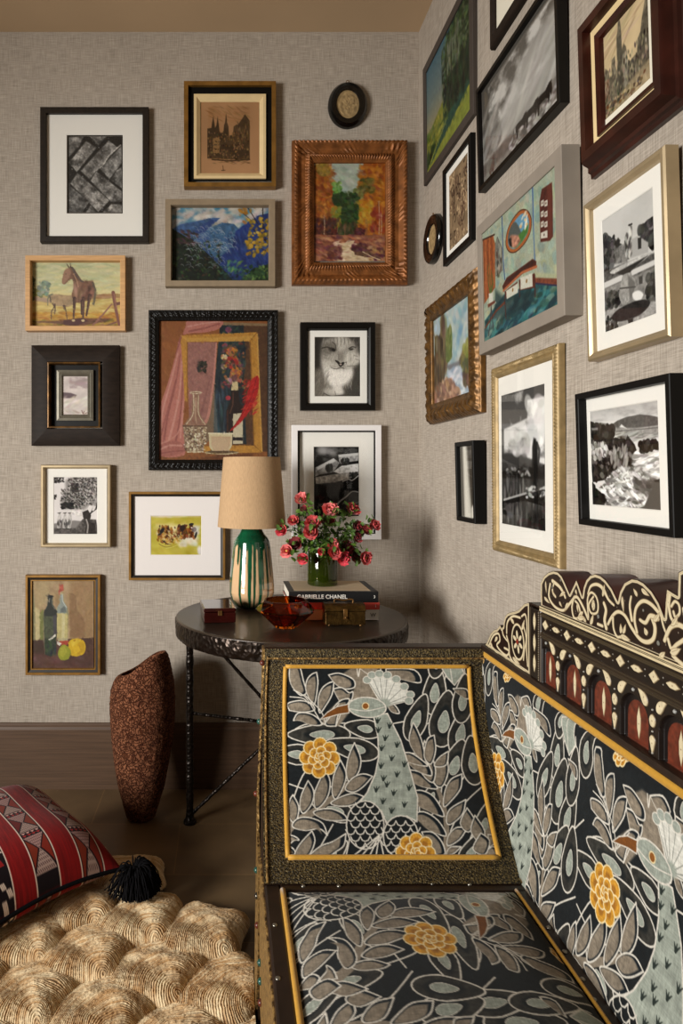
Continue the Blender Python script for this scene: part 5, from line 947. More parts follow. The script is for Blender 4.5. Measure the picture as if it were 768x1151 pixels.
rpic('framed_photograph', 'tall photograph of clouds over water in a beaded pale gold frame', q10, .018, [(0, 0), (0, .012), (.003, .016), (.008, .018), (.013, .017), (.016, .014), (.020, .017), (.024, .016), (.029, .011), (.030, .007)], 'pale_gold', lambda r, q: pt(art_sky(r, q), 0, (1, 1), 0, 1, 0, 0, .35, .98, 1.2), [(0, 0), (1, 0), (1, 1), (0, 1)], z4(5.486, 520, 370, [(237, 407), (508, 335)]) + z4(5.486, 520, 560, [(515, 207), (245, 157)]), .0075, .9, mq=[(555.9, 426.5), (614.8, 408.3), (616.6, 622), (557.9, 607)], mn=.0085, glass=True, step=.0028, disp=dv_fine, smooth=50)
q11 = [(646.2, 442.8), (752, 419.7), (758.3, 604.8), (650.2, 589.3)]
rpic('framed_photograph', 'seascape photograph of surf on rocks with a white mat in a deep black frame', q11, .03, prof(.03, .012, .012), 'soft_black', lambda r, q: pt(art_sea(r, q), 0, (1, 1), 0, 1, 0, 0, .35, .95, 1.3), [(55, 218), (582, 125), (602, 972), (75, 935)], [(663, 462.9), (740.5, 448.3), (743.8, 574.1), (665.9, 567.8)], .012, .95, mq=[(653, 448.3), (748.3, 429.2), (753.2, 595.6), (656.8, 583.3)], mn=.0135, glass=True)
q12 = [(511.25, 497.2), (531.25, 495.1), (534.4, 589.4), (513, 584.5)]
r12 = rectR(q12, .034)
rpic('framed_photograph', 'tiny narrow black box frame holding a blurred grey photograph, left of the beaded gold frame', q12, .034, prof(.034, .013, .014), 'soft_black', art_strip, [(0, 0), (1, 0), (1, 1), (0, 1)], inset(r12, .0125), .022, 1.2, glass=True)
X8 = XR - .012
y0, y1 = X8 * F / (477.8 - VX), X8 * F / (495.6 - VX); ym = (y0 + y1) / 2; zt = HC - (242 - VY) * ym / F; zb = HC - (296 - VY) * ym / F
oval('oval_miniature', 'small dark oval miniature beside the narrow black framed print, near the corner', (-ym, (zt + zb) / 2), lambda a, b, n: (XR - n, -a, b), (y0 - y1) / 2, (zt - zb) / 2, (y0 - y1) / 4, (zt - zb) / 3.4, .022, GR, None)
# ================================ the round table and what stands on it ===========================
TZ, TX, TY, TR = .74, .197, 2.114, .356
M['bronze'] = mat('hammered_bronze', (44, 34, 27), .3, metal=.75, var=.4, vscale=40, bump=.8, bscale=70, btype='voronoi', dist=.004)
M['bronze_leg'] = mat('hammered_iron', (34, 27, 22), .32, metal=.7, var=.4, vscale=60, bump=.8, bscale=90, btype='voronoi', dist=.004)
M['table_top'] = mat('dark_patinated_top', (66, 54, 43), .3, metal=.15, var=.5, vscale=9, bump=.1, bscale=30, contrast=(.3, .7))
t = thing('side_table', 'round hammered bronze side table with thin braced legs, in front of the back wall', 'table', (TX, TY, 0))
obj('tabletop', MB().lathe([(.001, TZ - .002), (.30, TZ - .002), (TR - .012, TZ - .001), (TR - .006, TZ), (TR - .002, TZ - .0015), (TR - .0015, TZ - .004)], 96, (TX, TY, 0)), M['table_top'], t, smooth=60)
def hammer(p, j, a):
    if j in (0, 6): return p
    k = 1 + .006 * math.sin(a * 47 + j * 2.1) * math.sin(a * 31 + j * 1.3)
    return (TX + (p[0] - TX) * k, TY + (p[1] - TY) * k, p[2])
obj('rim', MB().lathe([(TR - .002, TZ - .004), (TR, TZ - .008), (TR + .001, TZ - .020), (TR, TZ - .034), (TR - .001, TZ - .048), (TR - .004, TZ - .056), (TR - .03, TZ - .057)], 220, (TX, TY, 0), fn=hammer), M['bronze'], t, smooth=60)
obj('underside', MB().lathe([(TR - .03, TZ - .057), (TR - .035, TZ - .05), (.001, TZ - .05)], 64, (TX, TY, 0)), M['bronze_leg'], t, smooth=30)
legxy = [(TX + .335 * math.cos(q), TY + .335 * math.sin(q)) for q in (math.radians(152), math.radians(28), math.radians(270))]
legxy[0] = P(213.5, 925, 2.292)[:2]; legxy[1] = (2 * TX - legxy[0][0], legxy[0][1])
for i, (x, y) in enumerate(legxy):
    zs = np.linspace(.012, TZ - .05, 40)
    obj('leg', MB().tube([(x, y, z) for z in zs], [.0125 + .0012 * math.sin(k * 1.9 + i) for k in range(40)], 12).lathe([(.012, .03), (.016, .016), (.022, .008), (.022, 0), (.001, 0)], 16, (x, y, 0)), M['bronze_leg'], t, smooth=50)
(xa, ya), (xb, yb), (xc, yc) = legxy
def rod(p, q): return MB().tube([np.array(p) + (np.array(q) - np.array(p)) * f for f in np.linspace(0, 1, 24)], [.0058 + .0008 * math.sin(k * 2.3) for k in range(24)], 8)
hub = (TX, ya - .02, .34)
for a in ((xa, ya), (xb, yb), (xc, yc)):
    o_ = (a[0] + (hub[0] - a[0]) * .02, a[1] + (hub[1] - a[1]) * .02)
    obj('brace', rod((o_[0], o_[1], .685), hub), M['bronze_leg'], t, smooth=50)
    obj('brace', rod((o_[0], o_[1], .03), hub), M['bronze_leg'], t, smooth=50)
    obj('stretcher', rod((o_[0], o_[1], .37), hub), M['bronze_leg'], t, smooth=50)

# -- lamp --
LX, LY = .0825, 2.245
lamp = thing('table_lamp', 'table lamp with a green drip glazed ceramic body and tan burlap shade', 'lamp', (LX, LY, TZ))
prf = [(.0, 0), (.046, 0), (.053, .004), (.060, .014), (.068, .034), (.0745, .06), (.0745, .085), (.0715, .13), (.0665, .19), (.0615, .245), (.0585, .264), (.052, .278), (.042, .292), (.0365, .304), (.034, .311), (.0335, .318), (.0, .319)]
prf = [(a, b * .822) for a, b in prf]
pr = np.array(prf); NZ, NA = 150, 200
tt = np.concatenate([[0], np.cumsum(np.hypot(*np.diff(pr, axis=0).T))]); zz = np.linspace(0, tt[-1], NZ)
rr_, hh_ = np.interp(zz, tt, pr[:, 0]), np.interp(zz, tt, pr[:, 1]); an = np.linspace(0, 2 * PI, NA)
V = np.stack([LX + rr_[:, None] * np.cos(an), LY + rr_[:, None] * np.sin(an), TZ + hh_[:, None] + 0 * an], -1)
drip = np.full(NA, .193); lr = np.random.default_rng(5)
D2 = np.zeros((NZ, NA)); H2 = hh_[:, None] + 0 * an
for k in range(26):
    ca = 2 * PI * k / 26 + lr.normal(0, .05); end = lr.choice([.0, .0, .03, .06, .10, .14, .0, .01]); wd = lr.uniform(.045, .12); lean_ = lr.normal(0, .25)
    da = np.abs((an[None, :] - ca - lean_ * (.2 - H2) + PI) % (2 * PI) - PI)
    w_ = wd * np.clip(.55 + (H2 - end) / .35, .3, 1.6) * np.clip((H2 - end) / .012, 0, 1)
    D2 = np.maximum(D2, np.clip((w_ - da) / .022 + .5, 0, 1) * np.clip((H2 - end) / .004, 0, 1))
D2 = np.maximum(D2, np.clip((H2 - .192 - .012 * np.sin(an * 7)) / .006, 0, 1)); D2 = np.maximum(D2, np.clip((.022 - H2 + .008 * np.sin(an * 9)) / .012, 0, 1) * .92)
g1, g2, cream, dk = lin((18, 92, 58)), lin((7, 34, 22)), lin((204, 168, 128)), lin((40, 44, 28))
nz = fbm(NZ, NA, 20, 30, 4, 8)[..., None]
green = g1 * (nz * 1.2) + g2 * (1 - nz); edge = np.clip(1 - np.abs(D2 - .45) / .3, 0, 1)[..., None]
cc = cream * (.9 + .2 * nz) * (1 - D2[..., None]) + green * D2[..., None]; cc = cc * (1 - edge * .75) + dk * edge * .75
npgrid('body', V[:, ::-1], cc[:, ::-1], mat('drip_glaze', attr=True, rough=.12, coat=.8, spec=.6), lamp)
burlap = mat('burlap_shade', (184, 152, 116), .9, var=.16, vscale=1, vstretch=(500, 500, 60), bump=.4, bscale=1, bstretch=(80, 80, 700), spec=.1)
obj('lamp_shade', MB().lathe([(.113, 1.004 - TZ), (.094, 1.233 - TZ), (.0925, 1.233 - TZ), (.1115, 1.004 - TZ), (.113, 1.004 - TZ)], 72, (LX, LY, TZ)), burlap, lamp, smooth=40)
obj('shade_ring', MB().tube([(LX + .0925 * math.cos(q), LY + .0925 * math.sin(q), 1.225) for q in np.linspace(0, 2 * PI, 49)], .0015, 6).tube([(LX - .0925, LY, 1.225), (LX + .0925, LY, 1.225)], .0015, 6), M['antique_gold'], lamp)
obj('stem', MB().tube([(LX, LY, TZ + .26), (LX, LY, TZ + .485)], .004, 8).lathe([(.001, .32), (.014, .32), (.014, .365), (.012, .37), (.001, .37)], 16, (LX, LY, TZ)), M['antique_gold'], lamp)

# -- red lacquer box --
bx = thing('lacquer_box', 'small dark red lacquered box at the left edge of the round table', 'box', (-.028, 2.068, TZ), math.radians(6.5))
red = mat('red_lacquer', (48, 11, 8), .18, var=.4, vscale=15, coat=.6)
bw_, bd_ = .047, .072
obj('body', MB().box(-bw_, bw_, -bd_, bd_, 0, .030), red, bx, local=True, bevel=.002, smooth=0)
obj('lid', MB().box(-bw_ - .001, bw_ + .001, -bd_ - .001, bd_ + .001, .031, .043), red, bx, local=True, bevel=.003, smooth=0)
obj('clasp', MB().box(-.006, .006, -bd_ - .004, -bd_ - .0005, .022, .036), M['antique_gold'], bx, local=True, bevel=.0008, smooth=0)

# -- amber faceted glass bowl --
bowl = thing('glass_bowl', 'amber faceted glass bowl at the front of the round table', 'bowl', (.168, 1.945, TZ))
amber = mat('amber_glass', (204, 104, 26), .0, trans=1., ior=1.45, spec=.6)
mb = MB(); n = 9; R3 = [(.032, 0, 0), (.050, .016, .5), (.0865, .049, 0), (.066, .073, .5), (.062, .0785, .5)]
ring = lambda r_, z, h, q=1.: [(.168 + r_ * q * math.cos(2 * PI * (k + h) / n + .2), 1.945 + r_ * q * math.sin(2 * PI * (k + h) / n + .2), TZ + z) for k in range(n)]
vs = []; fs = []
outer = [ring(*R3[0]), ring(*R3[2]), ring(*R3[3]), ring(*R3[4])]; inner = [ring(.058, .0785, .5), ring(.061, .072, .5), ring(.078, .05, 0), ring(.03, .012, 0)]
allr = outer + inner
for q in allr: vs += q
def band_(i, j, shift):
    for k in range(n):
        a, b_, c_2, d_2 = i * n + k, i * n + (k + 1) % n, j * n + (k + 1) % n, j * n + k
        if shift == 0: fs.append((a, b_, c_2, d_2))
        elif shift > 0: fs.extend([(a, b_, j * n + k), (b_, j * n + (k + 1) % n, j * n + k)])
        else: fs.extend([(i * n + k, i * n + (k + 1) % n, j * n + (k + 1) % n), (i * n + k, j * n + (k + 1) % n, j * n + k)])
band_(0, 1, 0); band_(1, 2, 1); band_(2, 3, 0); band_(3, 4, 0); band_(4, 5, 0); band_(5, 6, -1); band_(6, 7, 0)
fs.append(tuple(range(n))[::-1]); fs.append(tuple(7 * n + k for k in range(n)))
obj('bowl_body', mb.add(vs, fs), amber, bowl, smooth=0, bevel=.0012)

# -- brass casket --
cx0, cx1, cy0, cy1 = P(366, 702, 1.942)[0], P(411, 702, 1.942)[0], 1.942, 2.004
cas = thing('casket', 'small antique brass casket with a handle in front of the stacked books', 'box', ((cx0 + cx1) / 2, (cy0 + cy1) / 2, TZ))
brs = mat('engraved_brass', (98, 72, 34), .38, metal=.85, var=.55, vscale=70, bump=.7, bscale=240, dist=.002)
obj('body', MB().box(cx0, cx1, cy0, cy1, TZ + .006, TZ + .043), brs, cas, bevel=.0018, smooth=0)
lidp = [(cy0 - .001, .044), (cy1 + .001, .044), (cy1 + .001, .050), (cy1 - .008, .060), (cy1 - .018, .064), (cy0 + .018, .064), (cy0 + .008, .060), (cy0 - .001, .050)]
obj('lid', MB().prism([(y, z) for y, z in lidp], lambda y, z, x: (x, y, TZ + z), cx0 - .001, cx1 + .001), brs, cas, bevel=.0012, smooth=0)
for sx in (cx0 + .012, cx1 - .012):
    for sy in (cy0 + .008, cy1 - .008): obj('foot', MB().ball((sx, sy, TZ + .0045), .0045, 10, 6), M['antique_gold'], cas)
cm = (cx0 + cx1) / 2; cyy = (cy0 + cy1) / 2
obj('handle', MB().tube(cr([(cm - .026, cyy, TZ + .063), (cm - .027, cyy, TZ + .072), (cm - .016, cyy, TZ + .074), (cm, cyy, TZ + .071), (cm + .016, cyy, TZ + .074), (cm + .027, cyy, TZ + .072), (cm + .026, cyy, TZ + .063)], 5), .0022, 8), M['antique_gold'], cas)
obj('hasp', MB().box(cm - .006, cm + .006, cy0 - .004, cy0 - .0005, TZ + .022, TZ + .052).ball((cm, cy0 - .005, TZ + .028), .004, 8, 6), M['antique_gold'], cas, bevel=.0008)

# -- books --
def text_mb(s, size, x, y, z, m, parent, align='LEFT', name='lettering', bold=0.):
    cu = bpy.data.curves.new(name, 'FONT'); cu.body = s; cu.size = size; cu.extrude = .0003; cu.align_x = align; cu.align_y = 'CENTER'; cu.offset = bold
    tmp = bpy.data.objects.new(name, cu); COL.objects.link(tmp); bpy.context.view_layer.update()
    me = bpy.data.meshes.new_from_object(tmp.evaluated_get(bpy.context.evaluated_depsgraph_get())); bpy.data.objects.remove(tmp); bpy.data.curves.remove(cu)
    me.materials.clear(); me.materials.append(m); o = bpy.data.objects.new(name, me); link(o, parent)
    o.location = np.array((x, y, z)) - wloc(parent); o.rotation_euler = (PI / 2, 0, 0); return o
pages = mat('page_edges', (220, 212, 196), .9, var=.1, vscale=1, vstretch=(10, 10, 900))
cloth_black = mat('black_book_cover', (20, 20, 21), .45); cloth_red = mat('red_book_cover', (196, 70, 58), .55); cloth_cream = mat('cream_book_cover', (222, 186, 140), .6)
wh = mat('white_ink', (224, 220, 210), .6); gy = mat('grey_ink', (120, 116, 112), .6)
def book(label, x0, x1, y0, y1, z0, z1, m):
    b = thing('book', label, 'book', ((x0 + x1) / 2, (y0 + y1) / 2, z0), group='books stacked on the round table'); e = .0022
    obj('cover', MB().box(x0, x1, y0, y1, z0, z0 + e).box(x0, x1, y0, y1, z1 - e, z1).box(x0, x1, y0, y0 + e, z0 + e, z1 - e), m, b, smooth=0)
    obj('pages', MB().box(x0 + .003, x1 - .003, y0 + e, y1 - .003, z0 + e, z1 - e), pages, b, smooth=0)
    return b
b1 = book('cream book at the bottom of the stack on the round table', .192, .4555, 2.035, 2.235, TZ, TZ + .0315, cloth_cream)
obj('spine_label', MB().box(.415, .4556, 2.0343, 2.0352, TZ + .0006, TZ + .031), mat('pale_grey_label', (206, 200, 192), .7), b1, smooth=0)
text_mb('W', .016, .4385, 2.0338, TZ + .0150, gy, b1, 'CENTER', bold=.0004)
b2 = book('red book in the middle of the stack on the round table', .186, .458, 2.033, 2.236, TZ + .032, TZ + .0525, cloth_red)
text_mb('I', .011, .446, 2.0325, TZ + .0423, wh, b2, 'CENTER')
b3 = book('large black book on top of the stack, under the green vase', .186, .4545, 2.034, 2.238, TZ + .053, TZ + .085, cloth_black)
obj('cover_picture', MB().box(.204, .4345, 2.052, 2.2385, TZ + .0848, TZ + .0854), mat('cream_cover_picture', (206, 184, 152), .7), b3, smooth=0)
text_mb('GABRIELLE CHANEL', .0168, .2105, 2.0336, TZ + .0695, wh, b3, bold=.0003)
text_mb('3', .012, .4425, 2.0336, TZ + .0695, wh, b3, 'CENTER')

# -- vase and flowers --
BZ = TZ + .0856; VXc, VYc = .3045, 2.163
vase = thing('vase', 'green glass cylinder vase standing on the black book', 'vase', (VXc, VYc, BZ))
gglass = mat('green_glass', (78, 94, 22), .05, trans=.82, ior=1.42, spec=.6, coat=.3)
obj('vase_body', MB().lathe([(.001, 0), (.044, 0), (.0475, .003), (.048, .010), (.048, .104), (.0475, .1055), (.045, .1055), (.0445, .104), (.0445, .014), (.001, .013)], 48, (VXc, VYc, BZ)), gglass, vase, smooth=40)
obj('water', MB().lathe([(.001, .0145), (.0435, .0145), (.0435, .07), (.001, .07)], 32, (VXc, VYc, BZ)), mat('dark_green_water', (40, 56, 14), .1, trans=.5), vase, smooth=40)
petal_m = {}
def pm(k):
    if k not in petal_m:
        c1 = {'light': (240, 142, 136), 'bright': (232, 78, 90), 'mid': (220, 94, 90), 'dark': (150, 38, 42)}[k]; c2 = {'light': (220, 96, 98), 'bright': (196, 42, 62), 'mid': (180, 56, 62), 'dark': (104, 22, 32)}[k]
        petal_m[k] = mat('petal_' + k, c1, .6, col2=c2, var=.3, vscale=70, sheen=.2)
    return petal_m[k]
leafm = mat('flower_foliage', (92, 122, 44), .5, col2=(40, 64, 24), var=.4, vscale=30)
cent = mat('flower_centre', (206, 168, 84), .7)
def petal(mb, c, az, el, L_, w_, curl, fr):
    """one cupped petal from c; fr = local frame (3x3)"""
    nu, nv = 5, 5; vs = []
    for j in range(nv):
        t_ = j / (nv - 1)
        for i in range(nu):
            s_ = (i / (nu - 1) - .5) * 2
            e = el + curl * t_; rad = L_ * t_ * math.cos(e); up = L_ * t_ * math.sin(e) + .12 * L_ * s_ * s_ * t_
            wd = w_ * (math.sin(min(1, t_ * 1.25 + .12) * PI * .62)) * s_ * .5 * (1 - .25 * (t_ > .9))
            up += .05 * L_ * math.sin(s_ * 7) * t_ * t_
            x = rad * math.cos(az) - wd * math.sin(az); y = rad * math.sin(az) + wd * math.cos(az)
            vs.append(c + fr @ np.array((x, y, up)))
    mb.add(vs, [(j * nu + i, j * nu + i + 1, (j + 1) * nu + i + 1, (j + 1) * nu + i) for j in range(nv - 1) for i in range(nu - 1)])
def frame_for(d):
    d = d / np.linalg.norm(d); h = np.array((0, 1., 0)) if abs(d[1]) < .9 else np.array((1., 0, 0)); u = np.cross(h, d); u /= np.linalg.norm(u); return np.stack([u, np.cross(d, u), d], 1)
FL = [(203, 90, 44, 'light', -.03, 'light pink bloom highest on the left of the bouquet'), (222, 158, 27, 'dark', .02, 'small dark bloom just under the highest left bloom'), (393, 158, 50, 'light', -.06, 'large pale salmon bloom at the top centre of the bouquet'), (545, 155, 44, 'mid', -.02, 'coral bloom at the top right of the bouquet'),
      (142, 235, 36, 'mid', -.03, 'coral bloom near the lamp shade, upper left of the bouquet'), (65, 303, 36, 'bright', -.02, 'pink bloom furthest left, by the lamp shade'), (275, 245, 48, 'mid', -.08, 'coral bloom left of centre, upper of two touching blooms'), (262, 312, 47, 'mid', -.095, 'coral bloom left of centre, lower of two touching blooms'),
      (372, 236, 44, 'dark', -.02, 'dark red bloom below the large pale salmon bloom'), (155, 390, 44, 'dark', -.03, 'dark red bloom low on the left of the bouquet'), (100, 438, 43, 'light', -.04, 'pale pink bloom lowest at the far left'), (207, 490, 36, 'bright', -.08, 'bright pink bloom hanging at the left rim of the vase'),
      (334, 446, 25, 'bright', -.09, 'small pink bud over the middle of the vase rim'), (412, 396, 40, 'light', -.07, 'pale pink bloom above the right of the vase rim'), (424, 448, 42, 'mid', -.10, 'coral bloom touching the right of the vase rim'), (512, 415, 42, 'dark', -.04, 'dark red bloom right of the vase, above the bright pink one'),
      (480, 485, 44, 'bright', -.085, 'bright pink bloom hanging beside the right vase rim'), (570, 470, 40, 'dark', -.03, 'dark red bloom low on the right of the bouquet'), (632, 486, 43, 'mid', -.05, 'coral bloom lowest at the far right'), (580, 283, 46, 'dark', -.02, 'dark coral bloom in the right cluster, its largest'),
      (640, 300, 35, 'mid', -.02, 'coral bloom in the middle of the right cluster'), (693, 265, 40, 'mid', 0., 'coral bloom furthest right, over the white frame'), (576, 350, 32, 'dark', -.04, 'dark small bloom under the right cluster')]
frng = random.Random(11)
for fx, fy, fr_, kind, dy, lab in FL:
    Y_ = VYc + dy; p = np.array(P(305 + fx / 5.908, 545 + fy / 5.908, Y_)); rad = fr_ / 5.908 * Y_ / F * 1.2
    base = np.array((VXc + .25 * (p[0] - VXc) * .6, VYc + dy * .2, BZ + .02)); rim = np.array((VXc + np.clip((p[0] - VXc) * .3, -.035, .035), VYc + np.clip(dy * .4, -.03, .03), BZ + .112))
    d = p - rim; d = d / np.linalg.norm(d) * .55 + np.array((0, -.75, .15)); d /= np.linalg.norm(d); fm_ = frame_for(d)
    th = thing('flower', lab, 'flower', tuple(p), group='pink flowers in the green vase')
    c0 = p - d * rad * .55; mb = MB()
    for L_, n_, el, cu, w_ in ((1.05, 9, .15, .35, .62), (.95, 8, .55, .35, .56), (.78, 7, .95, .3, .48), (.55, 5, 1.2, .25, .36)):
        for k in range(n_): petal(mb, c0, 2 * PI * (k + frng.random() * .5) / n_ + L_, el + frng.uniform(-.12, .12), rad * L_ * frng.uniform(.9, 1.1), rad * w_ * 1.35, cu, fm_)
    obj('bloom', mb, pm(kind), th, smooth=180)
    if kind in ('light', 'mid'): obj('flower_centre', MB().ball(c0 + d * rad * .45, rad * .16, 8, 6), cent, th, smooth=180)
    obj('calyx', MB().ball(c0, rad * .26, 8, 6), leafm, th, smooth=180)
    mid = rim + (c0 - rim) * .55 + np.array((0, 0, .25 * np.linalg.norm(c0 - rim) if fy < 420 else .30 * np.linalg.norm(c0 - rim)))
    path = cr([base, rim, mid, c0], 5); obj('stem', MB().tube(path, [.0017] * len(path), 6), leafm, th, smooth=180)
    lf = MB(); P_ = path[6:]
    for k in range(26):
        q = P_[frng.randrange(len(P_))]; dr = np.array((frng.gauss(0, 1), frng.gauss(-.2, 1), frng.gauss(.2, .9))); fm2 = frame_for(dr)
        q2 = q + dr / np.linalg.norm(dr) * frng.uniform(0, .03); LL = frng.uniform(.012, .024)
        if k % 3 == 0: lf.tube([q, q2 + fm2 @ np.array((LL * .4, 0, 0))], .0008, 5)
        petal(lf, q2, frng.random() * 6, frng.uniform(-.2, .6), LL, LL * .62, .3, fm2)
    obj('leaves', lf, leafm, th, smooth=180)

# -- cork textured floor vase --
fv = thing('floor_vase', 'tall terracotta floor vase with craggy texture and slanted mouth, left of the round table', 'vase', (-.295, 2.33, 0))
terra = mat('craggy_terracotta', (134, 86, 60), .92, var=.3, col2=(102, 62, 43), vscale=60, spec=.15)
def crackle(m, scale, dark):
    nt = m.node_tree; N = nt.nodes; L = nt.links; b = N['Principled BSDF']; src = b.inputs['Base Color'].links[0].from_socket
    tc = N.new('ShaderNodeTexCoord'); nz = N.new('ShaderNodeTexNoise'); nz.inputs['Scale'].default_value = 40; L.new(tc.outputs['Object'], nz.inputs['Vector'])
    ad = N.new('ShaderNodeMix'); ad.data_type = 'RGBA'; ad.blend_type = 'LINEAR_LIGHT'; ad.inputs['Factor'].default_value = .02; L.new(tc.outputs['Object'], ad.inputs[6]); L.new(nz.outputs['Color'], ad.inputs[7])
    v = N.new('ShaderNodeTexVoronoi'); v.feature = 'DISTANCE_TO_EDGE'; v.inputs['Scale'].default_value = scale; L.new(ad.outputs[2], v.inputs['Vector'])
    r = N.new('ShaderNodeValToRGB'); r.color_ramp.elements[0].position = .03; r.color_ramp.elements[0].color = dark; r.color_ramp.elements[1].position = .16; r.color_ramp.elements[1].color = (1, 1, 1, 1)
    L.new(v.outputs['Distance'], r.inputs['Fac']); mx = N.new('ShaderNodeMix'); mx.data_type = 'RGBA'; mx.blend_type = 'MULTIPLY'; mx.inputs['Factor'].default_value = 1
    L.new(src, mx.inputs[6]); L.new(r.outputs['Color'], mx.inputs[7]); L.new(mx.outputs[2], b.inputs['Base Color'])
    bp = N.new('ShaderNodeBump'); bp.inputs['Strength'].default_value = 1; bp.inputs['Distance'].default_value = .006; L.new(r.outputs['Color'], bp.inputs['Height']); L.new(bp.outputs['Normal'], b.inputs['Normal'])
crackle(terra, 88, (.34, .25, .2, 1))
pf = [(.001, 0), (.040, .0), (.050, .008), (.062, .05), (.079, .11), (.092, .18), (.103, .26), (.110, .34), (.1115, .40), (.108, .455), (.100, .495), (.095, .515), (.088, .536), (.080, .549), (.072, .547), (.076, .515), (.083, .47), (.08, .40), (.001, .38)]
def fdense(pf, k):
    q = [];
    for (r0, z0), (r1, z1) in zip(pf, pf[1:]): q += [(r0 + (r1 - r0) * i / k, z0 + (z1 - z0) * i / k) for i in range(k)]
    return q + [pf[-1]]
pfd = fdense(pf, 5); hs = np.random.default_rng(3).random((len(pfd), 110))
def slant(p, j, a):
    r_, z_ = pfd[j]; k = int(round(a / (2 * PI) * 110)) % 110; rough_ = 1 + (.030 * (hs[j, k] - .5) if 6 < j < 64 else 0)
    dx, dy = (p[0] + .295) * rough_, (p[1] - 2.33) * rough_; tl = min(1.1, max(0, (z_ - .36) / .19)) ** 2 if j < 80 else .8
    z = p[2] + tl * (.046 * math.tanh(dx / .058) - dy * .13) - .020 * tl
    return (-.295 + dx + .006 * min(1, z_ / .3), 2.33 + dy, max(z, 0))
obj('vase_body', MB().lathe(pfd, 110, (-.295, 2.33, 0), fn=slant), terra, fv, smooth=180)
# ================================ the carved, inlaid settee =======================================
# ---- the printed fabric: one repeat, painted once --------------------------------------------------
PX_, PY_ = 606., 640.
fab = Cv(110, 95, 110 + PX_, 95 + PY_, 600, (20, 24, 26))
def rep(fn):
    for dx in (-PX_, 0, PX_):
        for dy in (-PY_, 0, PY_):
            yield dx, dy
class Tile:
    """draws every stroke with its wrapped copies; k = which enlarged crop the numbers were read from"""
    def __init__(s): s.k = (1, 0, 0)
    def at(s, k): s.k = {'M': (1, 0, 0), 1: (.448, 79.4, 92.7), 2: (.448, 397.2, 92.7), 3: (.448, 79.4, 397.2), 4: (.586, 397.2, 397.2)}[k]; return s
    def m(s, q): return (s.k[1] + q[0] * s.k[0], s.k[2] + q[1] * s.k[0])
    def _each(s, f, pts):
        p = np.array([s.m(q) for q in pts]); lo, hi = p.min(0) - 20, p.max(0) + 20; b = fab.b
        for dx, dy in rep(0):
            if hi[0] + dx < b[0] or lo[0] + dx > b[2] or hi[1] + dy < b[1] or lo[1] + dy > b[3]: continue
            f(p + (dx, dy))
    def poly(s, pts, col, **k): s._each(lambda p: fab.poly([tuple(q) for q in p], col, **k), pts)
    def line(s, pts, w, col, **k): s._each(lambda p: fab.line([tuple(q) for q in p], w, col, **k), pts)
    def ell(s, c, rx, ry, col, rot=0, **k): s._each(lambda p: fab.ell(p[0][0], p[0][1], rx, ry, col, rot, **k), [c])
tl = Tile()
WHT, TAU, NAV, CEL, CH, GLD, GDK = (206, 200, 188), (126, 115, 100), (14, 22, 28), (144, 150, 139), (44, 43, 39), (192, 138, 44), (140, 88, 28)
LW = 3.6
def leaf(base, tip, w1, w2, bend=0., fill=TAU):
    """taupe leaf with a navy shaded edge and a white resist outline"""
    b = np.array(tl.m(base)); t = np.array(tl.m(tip)); d = (t - b).astype(float); L_ = np.linalg.norm(d); d = d / L_; nrm = np.array((-d[1], d[0])); k0 = tl.k; tl.k = (1, 0, 0)
    def side(w, sg): return [b + d * L_ * f + nrm * (sg * w * math.sin(PI * min(1, f * 1.02) ** .8) + bend * math.sin(PI * f * .9)) for f in np.linspace(0, 1, 10)]
    A, B = side(w1, 1), side(w2, -1); A[-1] = B[-1] = t + nrm * bend * .3
    out = [tuple(p) for p in A] + [tuple(p) for p in B[::-1][1:]]
    tl.poly(out, NAV, edge=WHT, ew=LW)
    A2 = side(w1 * .52, 1); inn = [tuple(p) for p in A2[:-1]] + [tuple(p) for p in side(w2 * .9, -1)[::-1][1:]]
    tl.poly(inn, fill, soft=3, tex=.18, tscale=9); tl.k = k0
def drop(c, rx, ry, rot=0., out=2.55, tail=0.15):
    """peacock eye: charcoal lobe, white outline, celadon seed"""
    cx, cy = tl.m(c); k0 = tl.k; tl.k = (1, 0, 0)
    def shape(sx, sy, up): return [(cx + math.cos(rot) * x - math.sin(rot) * y, cy + math.sin(rot) * x + math.cos(rot) * y) for x, y in [(sx * math.sin(a) * (1 - .35 * (math.cos(a) > .0) * math.cos(a)), -sy * math.cos(a) * (up if math.cos(a) > 0 else 1)) for a in np.linspace(0, 2 * PI, 25)[:-1]]]
    tl.poly(shape(rx * out, ry * out * .95, 1.2 + tail), CH, edge=WHT, ew=LW, tex=.5, tscale=14); tl.poly(shape(rx * 1.5, ry * 1.45, 1.25), (20, 24, 25), soft=8); tl.poly(shape(rx, ry, 1.25), CEL, edge=WHT, ew=1.5, tex=.12); tl.k = k0
def flower(c, R, sq=1.):
    cx, cy = tl.m(c); k0 = tl.k; tl.k = (1, 0, 0)
    for n_, r_, s_ in ((8, .70, .36), (6, .36, .25), (5, .13, .15)):
        for j in range(n_):
            a = 2 * PI * j / n_ + n_ * .3; x, y = cx + R * r_ * math.cos(a), cy + R * r_ * math.sin(a) * sq
            pts = [(x + R * s_ * math.cos(q), y + R * s_ * math.sin(q) * sq) for q in np.linspace(0, 2 * PI, 13)[:-1]]
            tl.poly(pts, GLD, edge=(226, 206, 158), ew=3.2, tex=.15); tl.ell((x - R * .06 * math.cos(a), y - R * .06 * math.sin(a)), R * s_ * .45, R * s_ * .5, GDK, 0, a=.75, soft=6)
    tl.k = k0
fab.noise(.25, 10, 10, 3, 3)
